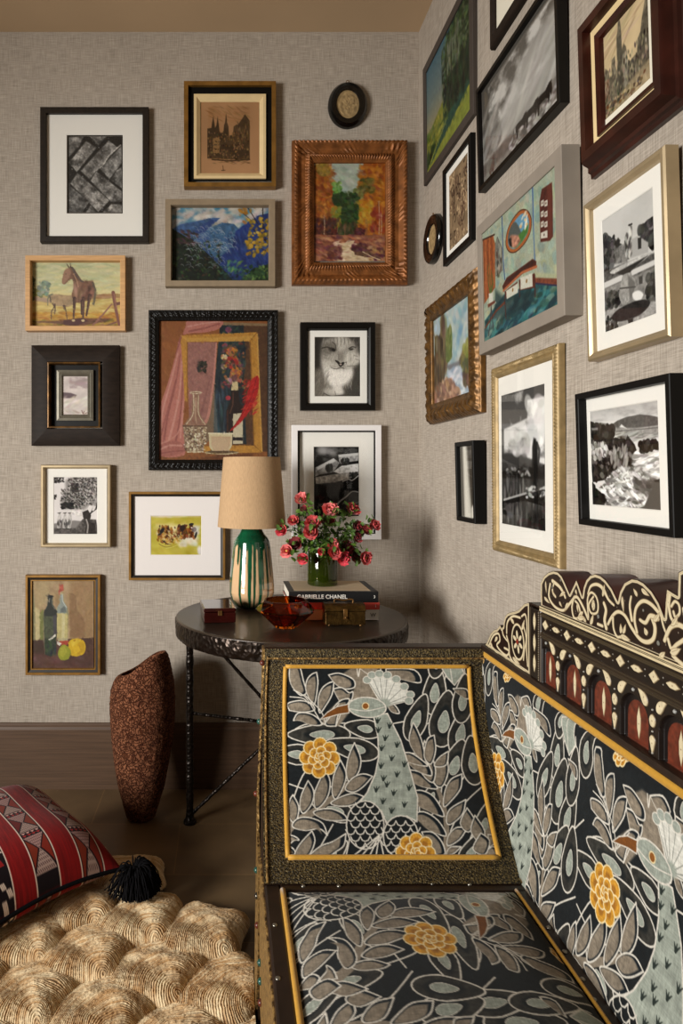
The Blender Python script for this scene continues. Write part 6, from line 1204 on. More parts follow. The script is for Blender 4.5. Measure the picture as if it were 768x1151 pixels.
# ground flourishes
tl.at('M')
for q in ([(480, 285), (520, 220), (548, 150), (560, 95)], [(430, 300), (500, 280), (545, 220), (575, 130)], [(470, 330), (545, 290), (560, 230), (600, 120)], [(640, 130), (650, 220), (640, 330), (560, 420)], [(700, 300), (650, 360), (600, 450)], [(120, 560), (170, 440), (250, 420)], [(120, 330), (180, 300), (330, 300)], [(600, 620), (640, 540), (715, 470)], [(120, 480), (200, 500), (290, 470)], [(250, 600), (200, 690), (180, 735)], [(300, 640), (290, 690), (280, 735)], [(700, 560), (660, 640), (640, 735)]): tl.line(q, LW, WHT, smooth=True)
for c, rx, ry, rot in (((222, 333), 13, 33, -1.57), ((142, 392), 12, 22, -1.5), ((318, 376), 13, 29, -1.35), ((348, 316), 11, 20, -1.4), ((553, 212), 14, 26, .1), ((580, 298), 17, 30, .15), ((497, 292), 13, 26, .35), ((630, 334), 14, 27, .2), ((636, 236), 12, 26, .1), ((612, 428), 15, 26, .3), ((668, 420), 14, 26, -.1), ((690, 150), 12, 24, .1), ((700, 610), 13, 24, .2), ((560, 118), 10, 20, .2), ((430, 118), 11, 20, -.4), ((260, 560), 12, 24, -1.2), ((660, 690), 13, 24, .5), ((240, 700), 12, 22, .8), ((540, 530), 11, 22, .4)): drop(c, rx, ry, rot)
tl.poly([(598, 95), (622, 105), (640, 150), (612, 186), (588, 160), (560, 110)], CEL, edge=WHT, ew=LW); tl.line([(585, 100), (600, 140), (606, 180)], 2.5, WHT)
# leaves, traced as outlines from the enlarged crops
def leafp(pts, sh=(.10, .06), fill=TAU):
    p = cr(np.array([tl.m(q) for q in list(pts) + [pts[0]]], float), 4)[:-1]; c = p.mean(0); k0 = tl.k; tl.k = (1, 0, 0); ext = np.ptp(p, 0)
    tl.poly([tuple(q) for q in p], NAV, edge=WHT, ew=LW)
    q = c + (p - c) * .80 + np.array(sh) * np.array((-ext[0], ext[1])) * .6
    tl.poly([tuple(x) for x in q], fill, soft=4, tex=.2, tscale=9); tl.k = k0
tl.at(1)
tl.poly([(500, 95), (660, 95), (680, 300), (560, 300), (480, 400), (420, 480), (330, 475), (300, 430), (400, 330), (500, 300), (525, 215), (450, 130)], TAU, soft=6, tex=.2, tscale=9)
for q in ([(95, 60), (150, 60), (185, 180), (205, 255), (165, 275), (110, 215), (92, 150)], [(272, 122), (280, 200), (258, 335), (228, 305), (200, 230), (210, 170), (240, 135)], [(388, 182), (374, 270), (332, 345), (292, 392), (283, 300), (308, 230), (350, 195)],
          [(352, 140), (420, 128), (500, 158), (526, 188), (520, 224), (455, 232), (400, 200)], [(383, 233), (440, 224), (488, 258), (513, 252), (502, 308), (444, 334), (418, 300)], [(92, 375), (80, 330), (160, 310), (232, 328), (258, 372), (180, 387)], [(118, 442), (150, 393), (232, 398), (292, 438), (302, 472), (240, 472), (165, 442)], [(400, 480), (420, 390), (470, 345), (490, 300), (430, 310), (370, 380), (330, 470)], [(560, 95), (640, 60), (700, 95), (660, 140), (610, 130)]): leafp(q)
for q in ([(310, 470), (270, 400), (200, 290), (120, 240)], [(330, 465), (300, 380), (190, 270)], [(400, 480), (440, 380), (460, 340)], [(320, 470), (360, 420), (420, 330)], [(95, 285), (180, 295), (220, 330)], [(540, 95), (550, 150), (560, 95)]): tl.line(q, 3., WHT, smooth=True)
tl.at(3)
tl.line([(60, 520), (130, 440), (250, 372), (330, 312), (420, 242), (490, 172), (540, 60)], (26, 10), TAU, smooth=True)
for q in ([(115, 256), (152, 330), (147, 400), (122, 442), (90, 400), (92, 300)], [(215, 162), (252, 230), (242, 312), (190, 378), (163, 350), (168, 270), (192, 210)], [(330, 86), (362, 170), (348, 262), (300, 332), (262, 342), (258, 250), (288, 170)], [(430, 24), (468, 110), (454, 192), (402, 284), (376, 240), (386, 130)], [(524, -90), (566, 20), (548, 112), (490, 170), (470, 100), (486, 0)], [(644, 134), (580, 117), (508, 148), (462, 217), (520, 238), (582, 202)],
          [(586, 268), (520, 247), (440, 268), (366, 312), (440, 333), (532, 317)], [(486, 422), (442, 378), (350, 347), (250, 371), (320, 418), (402, 428)], [(344, 526), (314, 448), (242, 412), (168, 407), (122, 434), (116, 472), (200, 493), (292, 482)], [(241, 496), (261, 560), (232, 642), (190, 672), (125, 668), (158, 588)], [(466, 514), (454, 592), (402, 633), (330, 676), (225, 668), (298, 598), (380, 567)], [(60, 520), (120, 530), (155, 556), (120, 560), (70, 600)], [(40, 640), (90, 600), (130, 640), (80, 700)]): leafp(q)
tl.at(4)
tl.line([(240, 60), (275, 150), (312, 255), (326, 365), (320, 520)], (9, 18), TAU, smooth=True)
for q in ([(82, 112), (108, 72), (182, 77), (242, 118), (280, 165), (200, 153), (130, 118)], [(130, 192), (188, 172), (262, 207), (314, 305), (230, 274), (158, 234)], [(146, 297), (210, 282), (284, 328), (324, 405), (240, 374), (186, 324)], [(200, 385), (256, 387), (304, 438), (316, 500), (250, 485)], [(404, 90), (398, 162), (352, 224), (312, 256), (318, 180), (348, 118)], [(424, 220), (408, 292), (352, 344), (326, 334), (342, 270)], [(430, 366), (392, 423), (332, 455), (338, 400), (378, 362)], [(400, 460), (362, 494), (326, 500), (346, 462)],
          [(326, -20), (334, 80), (302, 156), (262, 132), (268, 40)], [(214, -80), (268, 50), (254, 134), (190, 60)], [(95, -14), (180, -10), (238, 50), (246, 100), (160, 60)], [(430, 262), (396, 340), (436, 385), (474, 336)], [(470, 300), (520, 380), (500, 440), (450, 380)], [(500, 390), (545, 430), (520, 500), (460, 470)]): leafp(q)
tl.at(2)
for q in ([(204, 455), (178, 560), (208, 642), (284, 728), (268, 600), (230, 500)], [(344, 540), (298, 568), (278, 680), (322, 732), (354, 640)], [(106, 664), (180, 656), (252, 697), (298, 745), (180, 720)], [(440, 646), (378, 688), (346, 745), (424, 738)], [(28, 326), (80, 338), (113, 394), (60, 382)], [(24, 98), (212, 106), (254, 190), (130, 168), (36, 142)], [(470, 230), (560, 235), (570, 300), (500, 260)]): leafp(q)
tl.at('M')
# bird
tl.poly([(370, 275), (384, 340), (386, 400), (376, 450), (352, 505), (322, 545), (395, 560), (410, 600), (470, 575), (500, 592), (502, 520), (480, 440), (452, 350), (412, 270)], CEL, edge=WHT, ew=LW, tex=.16, tscale=20)
for x, y in ((382, 290), (418, 305), (384, 318), (405, 342), (440, 362), (394, 372), (424, 402), (392, 425), (462, 420), (400, 462), (440, 450), (378, 495), (430, 505), (476, 490), (398, 530), (424, 558), (462, 540), (410, 480)):
    for a in (-.5, 0, .5): tl.line([(x, y + 7), (x + 17 * math.sin(a) + 2, y - 8 * math.cos(a))], (6.5, 2), (36, 44, 40))
for cx_, cy_, rx, ry in ((346, 602, 56, 72), (452, 636, 52, 62)):
    lobe = [(cx_ + rx * math.cos(a), cy_ + ry * math.sin(a)) for a in np.linspace(0, 2 * PI, 25)[:-1]]
    tl.poly(lobe, (18, 22, 23), edge=WHT, ew=LW)
    for rw in range(-4, 5):
        for cl in range(-4, 5):
            x, y = cx_ + cl * 29 + (rw % 2) * 14.5, cy_ + rw * 20
            if ((x - cx_) / rx) ** 2 + ((y - cy_) / ry) ** 2 < .82: tl.line([(x - 14.5, y - 6), (x - 9, y + 5), (x, y + 9), (x + 9, y + 5), (x + 14.5, y - 6)], 3.2, WHT)
for e in ((260, 735), (300, 735), (340, 735), (372, 735), (410, 735)): tl.line([(388, 632), e], 3.5, WHT)
fan = [(398, 250), (352, 170), (366, 156), (388, 152), (412, 156), (438, 168), (462, 190), (480, 214), (476, 232)]
tl.poly(fan, (206, 204, 194), edge=WHT, ew=LW)
for q in fan[1:]: tl.line([(402, 246), q], 2., (130, 132, 124)); tl.ell(q, 13, 11, (150, 156, 146)); tl.line([(q[0] + 13 * math.cos(a), q[1] + 11 * math.sin(a)) for a in np.linspace(0, 2 * PI, 12)], 2.2, WHT)
tl.ell((404, 240), 16, 14, CEL, 0, soft=8)
tl.poly([(296, 242), (262, 250), (234, 266), (212, 288), (240, 280), (268, 272), (298, 268)], (112, 66, 24), edge=WHT, ew=2.5)
hd = [(352 + 56 * math.cos(a), 252 + 30 * math.sin(a) + 3 * math.cos(a)) for a in np.linspace(0, 2 * PI, 25)[:-1]]; tl.poly(hd, CEL, edge=WHT, ew=LW, tex=.12); tl.line([(298, 256), (350, 262), (406, 250)], 2.4, WHT, smooth=True); tl.ell((347, 248), 11, 11, (226, 206, 158)); tl.ell((347, 248), 8.5, 8.5, (130, 78, 30))
flower((210, 402), 57); flower((496, 684), 56); flower((212, 128 + PY_ - 30), 26)
fab.noise(.10, 1.6, 14, 2, 9); fab.noise(.10, 14, 1.6, 2, 10)
FABL = fab.linear(.94)
def fabric(mx, my):
    """bilinear look-up in the repeating print"""
    u = ((mx - 110) / PX_ % 1) * (fab.W - 1); v = ((my - 95) / PY_ % 1) * (fab.H - 1)
    i, j = u.astype(int), v.astype(int); i1, j1 = np.minimum(i + 1, fab.W - 1), np.minimum(j + 1, fab.H - 1); fu, fv_ = (u - i)[..., None], (v - j)[..., None]
    return (FABL[j, i] * (1 - fu) + FABL[j, i1] * fu) * (1 - fv_) + (FABL[j1, i] * (1 - fu) + FABL[j1, i1] * fu) * fv_

# ---- curved surfaces of the seat: s runs up from the seat rail to the top ---------------------------
def zS(s): return .452 + .325 * s
def yA(s): return 1.5 - .3 * np.maximum(0, 1 - s) ** 2
def xB(s): return .572 - .044 * np.maximum(0, 1 - s) ** 2
def xL(s): return .066 + .018 * s
def armpt(u, s, off=0.):
    s = np.asarray(s, float); sl_ = .6 * np.maximum(0, 1 - s) / .325; k = 1 / np.sqrt(1 + sl_ ** 2)
    return np.stack(np.broadcast_arrays(xL(s) + u * (xB(s) - xL(s)), yA(s) - off * k, zS(s) + off * sl_ * k), -1)
def backpt(Y, s, off=0.):
    s = np.asarray(s, float); return np.stack(np.broadcast_arrays(xB(s) - off, Y, zS(s)), -1)
YM = .76                                                    # the settee is symmetrical about its middle
so = thing('settee', 'carved dark wood settee with bone inlay and peacock printed upholstery, right foreground', 'sofa', (.33, .9, 0))
M['fabric'] = mat('peacock_print_linen', attr=True, rough=.85, spec=.12, bump=.25, bscale=900, sheen=.1)
M['piping'] = mat('mustard_piping', (190, 140, 40), .6, var=.12, vscale=200, sheen=.2)
M['embossed'] = mat('embossed_brass', (120, 102, 62), .45, metal=.5, var=.6, col2=(30, 24, 15), vscale=330, bump=1., bscale=300, dist=.004, contrast=(.42, .72))
M['embossed_gold'] = mat('embossed_gold_strip', (176, 140, 82), .45, metal=.5, var=.6, col2=(70, 48, 26), vscale=120, bump=1., bscale=170, dist=.004)
M['settee_wood'] = mat('settee_dark_wood', (40, 25, 16), .38, var=.5, vscale=16, vstretch=(2, 2, 8), bump=.12, bscale=60)
M['redwood'] = mat('reddish_wood', (112, 46, 26), .35, var=.5, vscale=14, vstretch=(6, 1, 1))
M['inlay'] = mat('bone_inlaid_wood', attr=True, rough=.36, spec=.45)
M['bone'] = mat('bone', (206, 188, 150), .45, var=.15, vscale=60)

# far arm: body, embossed surround, upholstery, piping, top rail
ss = np.linspace(0, 1, 26)
side = [(float(yA(s)), float(zS(s))) for s in ss] + [(1.5, .790), (1.506, .795), (1.538, .795), (1.542, .79), (1.542, 0), (1.43, 0), (1.40, .2), (1.34, .40), (1.2, .425)]
def prism_var(poly, x0f, x1f):
    m = len(poly); return MB().add([(x0f(z), y, z) for y, z in poly] + [(x1f(z), y, z) for y, z in poly], [tuple(range(m)), tuple(range(m, 2 * m))[::-1]] + [(i, m + i, m + (i + 1) % m, (i + 1) % m) for i in range(m)])
zs_ = lambda z: min(1, max(0, (z - .452) / .325))
obj('arm', prism_var(side, lambda z: float(xL(zs_(z))), lambda z: .60), M['settee_wood'], so, smooth=30)
U0, U1, S0, S1 = .095, .92, .07, .93
def strip_grid(u0, u1, s0, s1, nu, nv, off):
    mb = MB(); return mb.grid(nu, nv, lambda a, b: tuple(armpt(u0 + (u1 - u0) * a, s0 + (s1 - s0) * b, off)))
sur = MB()
for u0, u1, s0, s1, nu, nv in ((0, U0, 0, 1, 6, 40), (U1, 1, 0, 1, 6, 40), (U0, U1, 0, S0, 40, 6), (U0, U1, S1, 1, 40, 6)):
    sur.grid(nu, nv, lambda a, b: tuple(armpt(u0 + (u1 - u0) * a, s0 + (s1 - s0) * b, .004)))
sur.add([tuple(armpt(u, 1, .004)) for u in (0, 1)] + [(.6 * 0 + .572, 1.5, .792), (.084, 1.5, .792)], [(0, 1, 2, 3)])
obj('embossed_surround', sur, M['embossed'], so, smooth=60)
def rim(f, p0, p1, n=30): return [tuple(f(p0[0] + (p1[0] - p0[0]) * t, p0[1] + (p1[1] - p0[1]) * t)) for t in np.linspace(0, 1, n)]
af = lambda u, s: armpt(u, s, .006)
mb = MB()
for a, b_ in (((U0, S0), (U1, S0)), ((U1, S0), (U1, S1)), ((U1, S1), (U0, S1)), ((U0, S1), (U0, S0))): mb.tube(rim(af, a, b_), .0048, 8)
obj('beading', MB().tube(rim(lambda u, s: armpt(u, s, .006), (.012, 0), (.012, 1)), .0022, 6).tube(rim(lambda u, s: armpt(u, s, .006), (.012, .985), (.99, .985)), .0022, 6).tube(rim(lambda u, s: armpt(u, s, .006), (.988, .985), (.988, 0)), .0022, 6), M['embossed_gold'], so)
obj('piping', mb, M['piping'], so, smooth=180)
NU, NV = 400, 400
uu, vv = np.meshgrid(np.linspace(0, 1, NU), np.linspace(0, 1, NV))
puff = .010 * np.minimum(1, np.minimum(np.minimum(uu, 1 - uu), np.minimum(vv, 1 - vv)) / .10) ** .5
V = armpt(U0 + (U1 - U0) * uu, S1 + (S0 - S1) * vv, .003 + puff)
npgrid('arm_upholstery', V, fabric((V[..., 0] * F / V[..., 1] + VX - 280) * 2.648, ((HC - V[..., 2]) * F / V[..., 1] + VY - 700) * 2.648), M['fabric'], so)   # the print as traced

# seat: rails with nail heads, cushion, piping
def seat_rail(x0, x1, y0, y1): return MB().box(x0, x1, y0, y1, .40, .4535)
X0s, X1s = .0985, .503
obj('seat_rail', seat_rail(.066, .094, .10, 1.2), M['settee_wood'], so, bevel=.004, smooth=0)
obj('seat_rail', seat_rail(.094, .528, 1.183, 1.21), M['settee_wood'], so, bevel=.003, smooth=0)
obj('seat_rail', seat_rail(.506, .531, .10, 1.183), M['settee_wood'], so, bevel=.003, smooth=0)
obj('seat_base', MB().box(.094, .506, .10, 1.183, .36, .435), M['settee_wood'], so, smooth=0)
ym0, ym1 = 1.181, .20
yy, xx = np.meshgrid(np.linspace(ym0, ym1, 640), np.linspace(X0s, X1s, 280), indexing='ij')
ed = np.minimum(np.minimum(xx - X0s, X1s - xx), np.minimum(ym0 - yy, .3))
zz_ = .452 + .030 * (1 - np.exp(-ed / .05)) - .004 * np.exp(-ed / .004)
npgrid('seat_cushion', np.stack([xx, yy, zz_], -1), fabric(347 + (yy - 1.11) / .00066, 248 - (xx - .407) / .00066), M['fabric'], so)
obj('seat_piping', MB().tube([(X0s - .001, y, .4545) for y in np.linspace(1.182, .2, 40)], .005, 8), M['piping'], so, smooth=180)
obj('seat_piping', MB().tube([(X1s + .001, y, .4545) for y in np.linspace(1.182, .2, 40)], .003, 8), M['piping'], so, smooth=180)
steel = mat('steel_nail_head', (150, 146, 136), .3, metal=.9)
for px_, py_ in ((309, 1040), (312.5, 1100), (341, 996), (381, 996), (427, 994), (486, 993), (528, 994)):
    q = P(px_, py_, .7265 * F / (py_ - VY)); obj('nail_head', MB().ball((q[0], q[1], .4538), (.0042, .0042, .0025), 10, 6), steel, so, smooth=180)
for px_, py_ in ((617, 1043), (635, 1070), (655, 1101), (668, 1124)):
    q = P(px_, py_, .7265 * F / (py_ - VY)); obj('nail_head', MB().ball((min(q[0], .526), q[1], .4538), (.0042, .0042, .0025), 10, 6), steel, so, smooth=180)
# front apron with its gilt strip and coloured studs, legs
obj('apron', MB().box(.068, .09, .10, 1.34, .16, .40), M['settee_wood'], so, smooth=0)
obj('gilt_strip', MB().box(.0625, .0685, .10, 1.30, .17, .445), M['embossed_gold'], so, bevel=.002, smooth=0)
obj('gilt_strip', prism_var([(1.46, .02), (1.538, .02), (1.538, .79), (1.503, .79), (1.49, .70), (1.46, .5), (1.40, .44), (1.33, .42), (1.36, .2)], lambda z: float(xL(zs_(z))) - .004, lambda z: float(xL(zs_(z))) + .001), M['embossed_gold'], so, smooth=0)
for y_, z_ in ((.16, 0), (.16, .36)): pass
for y_ in (.13, 1.47): obj('leg', MB().add([(.066, y_ - .03, 0), (.10, y_ - .03, 0), (.10, y_ + .03, 0), (.066, y_ + .03, 0), (.066, y_ - .035, .40), (.105, y_ - .035, .40), (.105, y_ + .035, .40), (.066, y_ + .035, .40)], [(3, 2, 1, 0), (4, 5, 6, 7), (0, 1, 5, 4), (1, 2, 6, 5), (2, 3, 7, 6), (3, 0, 4, 7)]), M['settee_wood'], so, smooth=0)
turq = mat('turquoise_stone', (34, 78, 68), .25, var=.3, vscale=80); coral = mat('coral_stone', (92, 40, 28), .3, var=.3, vscale=80); silv = mat('silver_stud', (90, 86, 78), .3, metal=.9)
for py_, m_, nm, Yj in ((745, coral, 'coral_stud', 1.5), (811, turq, 'turquoise_stud', 1.49), (892, coral, 'coral_stud', 1.47), (978, turq, 'turquoise_stud', 1.40), (1007, silv, 'silver_stud', 1.38), (1040, coral, 'coral_stud', 1.36), (1082, turq, 'turquoise_stud', 1.26), (1103, turq, 'turquoise_stud', 1.24), (1127, coral, 'coral_stud', 1.24)):
    z_ = HC - (py_ - VY) * Yj / F; x_ = float(xL(zs_(z_))) - .004 if Yj > 1.33 else .0625
    obj(nm, MB().ball((x_, Yj, z_), (.0065, .0065, .0065), 10, 8), m_, so, smooth=180)

# back: upholstery, piping, dark rails
sb = np.linspace(0, 1, 24)
bpoly = [(float(xB(s)) + .004, float(zS(s))) for s in sb] + [(.572, .80), (.70, .80), (.70, .30), (.54, .30), (.531, .44)]
obj('back_body', MB().prism(bpoly, lambda x, z, y: (x, y, z), .02, 1.5), M['settee_wood'], so, smooth=30)
NY, NS = 760, 430
yy, sg = np.meshgrid(np.linspace(1.499, .78 - .02, NY), np.linspace(.985, 0.0, NS))
edg = np.minimum(1, np.minimum(.985 - sg, sg + .02) / .05); V = backpt(yy, sg, .002 + .007 * np.sqrt(np.maximum(edg, 0))); V[..., 1] = np.minimum(V[..., 1], yA(sg) - .004)
CB = fabric(347 + (1.285 - yy) / .00065, 248 + (.689 - sg) * .325 / .00067)
npgrid('back_upholstery', V, CB, M['fabric'], so)
V2 = V[:, ::8].copy(); V2[..., 1] = 2 * YM - V2[..., 1]; V2 = V2[:, 60:][:, ::-1] if False else V2[:, ::-1]
npgrid('back_upholstery', V2, CB[:, ::8][:, ::-1], M['fabric'], so)
pp = MB(); vsq = []
for y in np.linspace(1.498, .05, 40): vsq += [(.5695, y, .7735), (.567, y, .7745), (.566, y, .780), (.567, y, .7855), (.5695, y, .7865)]
pp.add(vsq, [(i * 5 + k, (i + 1) * 5 + k, (i + 1) * 5 + k + 1, i * 5 + k + 1) for i in range(39) for k in range(4)])
obj('piping', pp, M['piping'], so, smooth=60)
obj('back_rail', MB().prism([(.572, .786), (.566, .788), (.564, .792), (.566, .799), (.572, .801), (.60, .801), (.60, .786)], lambda x, z, y: (x, y, z), .02, 1.508), M['settee_wood'], so, smooth=40)

# ---- inlaid panels: painted and carved on plane X = .572; canvas units are millimetres --------------
XC = .572
def mm(q): p = PX(q[0], q[1], XC); return (-p[1] * 1000, -p[2] * 1000)
IV, IVD, DW = (194, 180, 148), (112, 92, 64), (30, 18, 12)
Z6 = lambda p: (545 + p[0] / 5.908, 620 + p[1] / 5.908); Z7 = lambda p: (650 + p[0] / 6.508, 620 + p[1] / 6.508); Z8 = lambda p: (640 + p[0] / 6., 760 + p[1] / 6.)
def panel(name, cv, m, parent, relief=1., keep=None, x=XC, mirror=False):
    X_ = x - cv.h * .001 * relief; Y_ = -cv.X / 1000; Z_ = -cv.Y / 1000
    o = npgrid(name, np.stack([X_, Y_, Z_], -1), cv.linear(1.1), m, parent, keep=keep)
    if mirror:
        c = o.copy(); COL.objects.link(c); c.parent = parent; c.scale = (1, -1, 1); c.location = (0, 2 * (YM - parent.location[1]), 0)
    return o
def ivory(cv, pts, w, col=IV, f=None):
    w = (w[0] * 1.35, w[1] * 1.35) if hasattr(w, '__len__') else w * 1.35; p = [mm(f(q)) if f else q for q in pts]; cv.line(p, w, IVD, smooth=len(p) > 2); cv.line(p, (w[0] * .78, w[1] * .78) if hasattr(w, '__len__') else w * .78, col, smooth=len(p) > 2, h=.8)
def leaf_iv(cv, a, b, w, f): 
    w = w * 1.3; p, q = np.array(mm(f(a))), np.array(mm(f(b))); d = q - p; n_ = np.array((-d[1], d[0])) / (np.linalg.norm(d) + 1e-9)
    sh = [tuple(p + d * t + n_ * w * math.sin(PI * t ** .7)) for t in np.linspace(0, 1, 9)] + [tuple(p + d * t - n_ * w * .6 * math.sin(PI * t ** .7)) for t in np.linspace(1, 0, 9)[1:-1]]
    cv.poly(sh, IV, edge=IVD, ew=.6, h=.8); cv.line([tuple(p + d * .2), tuple(p + d * .8)], .5, IVD)
def stud(cv, q, r, f, col=(110, 108, 100)): c = mm(f(q)); cv.ell(c[0], c[1], r, r, (14, 10, 8), h=.4); cv.ell(c[0], c[1], r * .72, r * .72, col, h=.9)

# crest
out = [mm(q) for q in ((609.3, 684), (608.6, 668), (608.8, 655), (612.5, 647.5), (617.5, 643.3), (623, 641.6), (628, 642.8), (632.5, 647.5), (636.5, 656), (641.5, 667.4), (645, 660), (649, 651.3), (652, 659), (655.7, 669.6), (657, 660), (660, 651.8), (664.5, 646.6), (670, 644.9), (676, 647), (682, 652), (689, 661.5), (695.6, 675.3), (698, 664.6), (703, 655), (711.5, 650.3), (718, 651.5), (724.5, 655), (734, 664.5), (742, 677.5), (748.3, 693.8), (749.3, 676), (750.8, 661.5), (757, 665.5), (763, 669), (763.8, 643))]
ctop = [(-840, -1064), (-826, -1090), (-805, -1102), (-780, -1106), (-759, -1107)]
cbase = -936.5
poly_c = out + ctop + [(-759, cbase), (out[0][0], cbase)]
cr_ = Cv(-1242, -1110, -759, cbase, 640, DW); cr_.noise(.3, 30, 30, 3)
pc = np.array(poly_c); sl = (slice(0, cr_.H), slice(0, cr_.W)); dC = cr_.sd(pc, sl)
bd = lambda a, b_: np.clip(.5 + (np.minimum(-dC - a, b_ + dC)) * cr_.k, 0, 1) * (cr_.Y < cbase - 4) * (cr_.X < -763)
for q, w_ in (([(455, 195), (500, 232), (528, 275), (540, 305)], (6, 4)), ([(440, 215), (432, 300), (470, 365), (528, 390), (570, 345), (612, 300), (650, 350), (692, 445)], (4, 4.5)), ([(465, 210), (455, 260), (475, 300)], (3, 4)), ([(600, 300), (585, 370), (600, 440), (640, 430), (630, 360), (608, 330)], 3.4)): ivory(cr_, q, w_, f=Z6)
for a, b_, w_ in (((410, 195), (415, 278), 2.4), ((400, 300), (440, 345), 3.), ((610, 250), (618, 290), 2.6), ((660, 400), (620, 450), 3.4), ((680, 470), (640, 420), 3.2), ((470, 300), (450, 260), 2.5), ((540, 270), (500, 300), 3), ((560, 340), (535, 400), 3), ((500, 330), (520, 370), 2.4)): leaf_iv(cr_, a, b_, w_, Z6)
for q in ((455, 235), (510, 190)): stud(cr_, q, 3.2, Z6)
for q, w_ in (([(78, 310), (98, 255), (140, 240), (180, 262), (195, 300)], (3, 6)), ([(118, 330), (85, 385), (95, 440), (120, 455), (148, 440), (152, 380), (135, 325), (100, 300), (75, 350), (82, 480)], 3.2), ([(200, 290), (228, 350), (268, 392)], (5, 3)), ([(195, 378), (210, 430), (200, 500), (212, 560)], (5, 6)), ([(150, 530), (185, 545)], 4), ([(225, 530), (258, 470), (300, 440), (350, 470), (400, 560), (460, 640), (515, 662), (558, 635), (570, 560), (550, 490)], (4, 6)), ([(438, 590), (420, 500), (432, 410), (480, 362), (540, 385), (605, 455)], (4, 5)), ([(262, 480), (266, 560), (292, 622), (330, 620)], 3.4), ([(395, 330), (385, 400), (400, 500)], (3, 5)), ([(460, 500), (500, 520), (535, 470), (590, 490)], (4, 6)), ([(610, 450), (630, 540), (652, 600)], 3), ([(640, 650), (680, 560), (735, 535), (790, 560)], (5, 6)), ([(680, 320), (672, 400), (690, 490), (730, 520)], 4), ([(690, 400), (715, 365), (745, 390), (750, 450), (720, 480), (705, 440)], 3.4), ([(700, 760), (740, 800), (790, 840)], 5), ([(665, 640), (690, 710), (730, 680), (790, 640)], (4, 5)), ([(780, 420), (800, 520), (830, 560)], 5)): ivory(cr_, q, w_, f=Z7)
for a, b_, w_ in (((95, 535), (118, 455), 3.6), ((185, 330), (200, 235), 3.2), ((330, 325), (342, 450), 3.), ((440, 330), (410, 270), 3.), ((470, 270), (530, 325), 3.4), ((318, 600), (318, 525), 3.4), ((320, 610), (390, 650), 4), ((335, 600), (355, 530), 3), ((510, 615), (490, 555), 4), ((600, 770), (645, 735), 4), ((560, 510), (610, 445), 3.4), ((690, 540), (740, 470), 3.4), ((0, 480), (60, 490), 3.6), ((680, 740), (760, 710), 4.4), ((0, 380), (8, 450), 2.6)): leaf_iv(cr_, a, b_, w_, Z7)
c_ = mm(Z7((118, 392))); cr_.ell(c_[0], c_[1], 4.6, 8.4, IV, h=.8)
for k in range(16): cr_.ell(c_[0] + 3 * math.sin(k * 2.4), c_[1] + 6.4 * math.cos(k * 1.7), .7, .7, IVD)
for q in ((155, 475), (595, 670), (485, 430)): stud(cr_, q, 4.4 if q[0] != 485 else 2.6, Z7)
for k in range(7): leaf_iv(cr_, (790 + 3 * k, 300 + 60 * k), (810 + 8 * k, 250 + 60 * k), 4, Z7)
m_ = bd(1.2, 5.2); cr_.put(sl, m_, IV, .8); m_ = bd(2.9, 3.3); cr_.put(sl, m_, IVD)
for x_, y_ in [(rng.uniform(-1235, -765), rng.uniform(-1090, -940)) for _ in range(40)]: cr_.ell(x_, y_, .8, .8, (150, 140, 120), h=.3)
panel('crest_inlay', cr_, M['inlay'], so, keep=dC < .4, x=XC - .001, mirror=True)
def crest_body(mir):
    p = [(-a / 1000, -b / 1000) for a, b in poly_c]
    if mir: p = [(2 * YM - a, b) for a, b in p]
    return MB().prism(p, lambda y, z, x: (x, y, z), XC, XC + .052)
redbrown = mat('polished_red_brown_wood', (70, 28, 18), .3, var=.5, vscale=14)
obj('crest', crest_body(False), redbrown, so, smooth=40); obj('crest', crest_body(True), redbrown, so, smooth=40)
obj('bone_strip', MB().box(XC - .003, XC + .02, .03, 1.236, .9345, .9385), M['bone'], so, bevel=.0006, smooth=0); obj('bone_strip', MB().box(XC - .003, XC + .02, .03, 1.236, .9298, .9335), M['bone'], so, bevel=.0006, smooth=0)

# arcade board with post
Yp0, Yp1 = 1.276, 1.233
bc = Cv(-1276, -929.5, -759, -801, 660, (24, 16, 11)); bc.noise(.35, 40, 8, 3)
bc.poly([(-1276, -929), (-1233, -929), (-1233, -801), (-1276, -801)], (22, 15, 10), h=2.)
for z_, hh in ((-925, 2.5), (-921.5, 1.2)): bc.line([(-1233, z_), (-759, z_)], 3., (56, 46, 30), h=hh)
for z_, hh in ((-891, 1.5), (-887, 3.2), (-883, 1.5)): bc.line([(-1233, z_), (-759, z_)], 3.2, (50, 40, 27), h=hh)
for x_ in (-1272, -1238, -1232): bc.line([(x_, -929), (x_, -801)], 2., (70, 56, 40), h=3.)
for x_ in (-1238,):
    for z_ in np.arange(-925, -803, 4.2): bc.ell(x_, z_, 1.2, 1.2, (120, 108, 86), h=3.6)
for z_ in (-906, -867, -829): bc.poly([(-1255, z_ - 17), (-1250.4, z_ - 6), (-1250, z_ + 4), (-1255, z_ + 17), (-1260, z_ + 4), (-1259.6, z_ - 6)], IV, edge=IVD, ew=.7, h=3.); bc.ell(-1255, z_, .8, .8, (80, 60, 40))
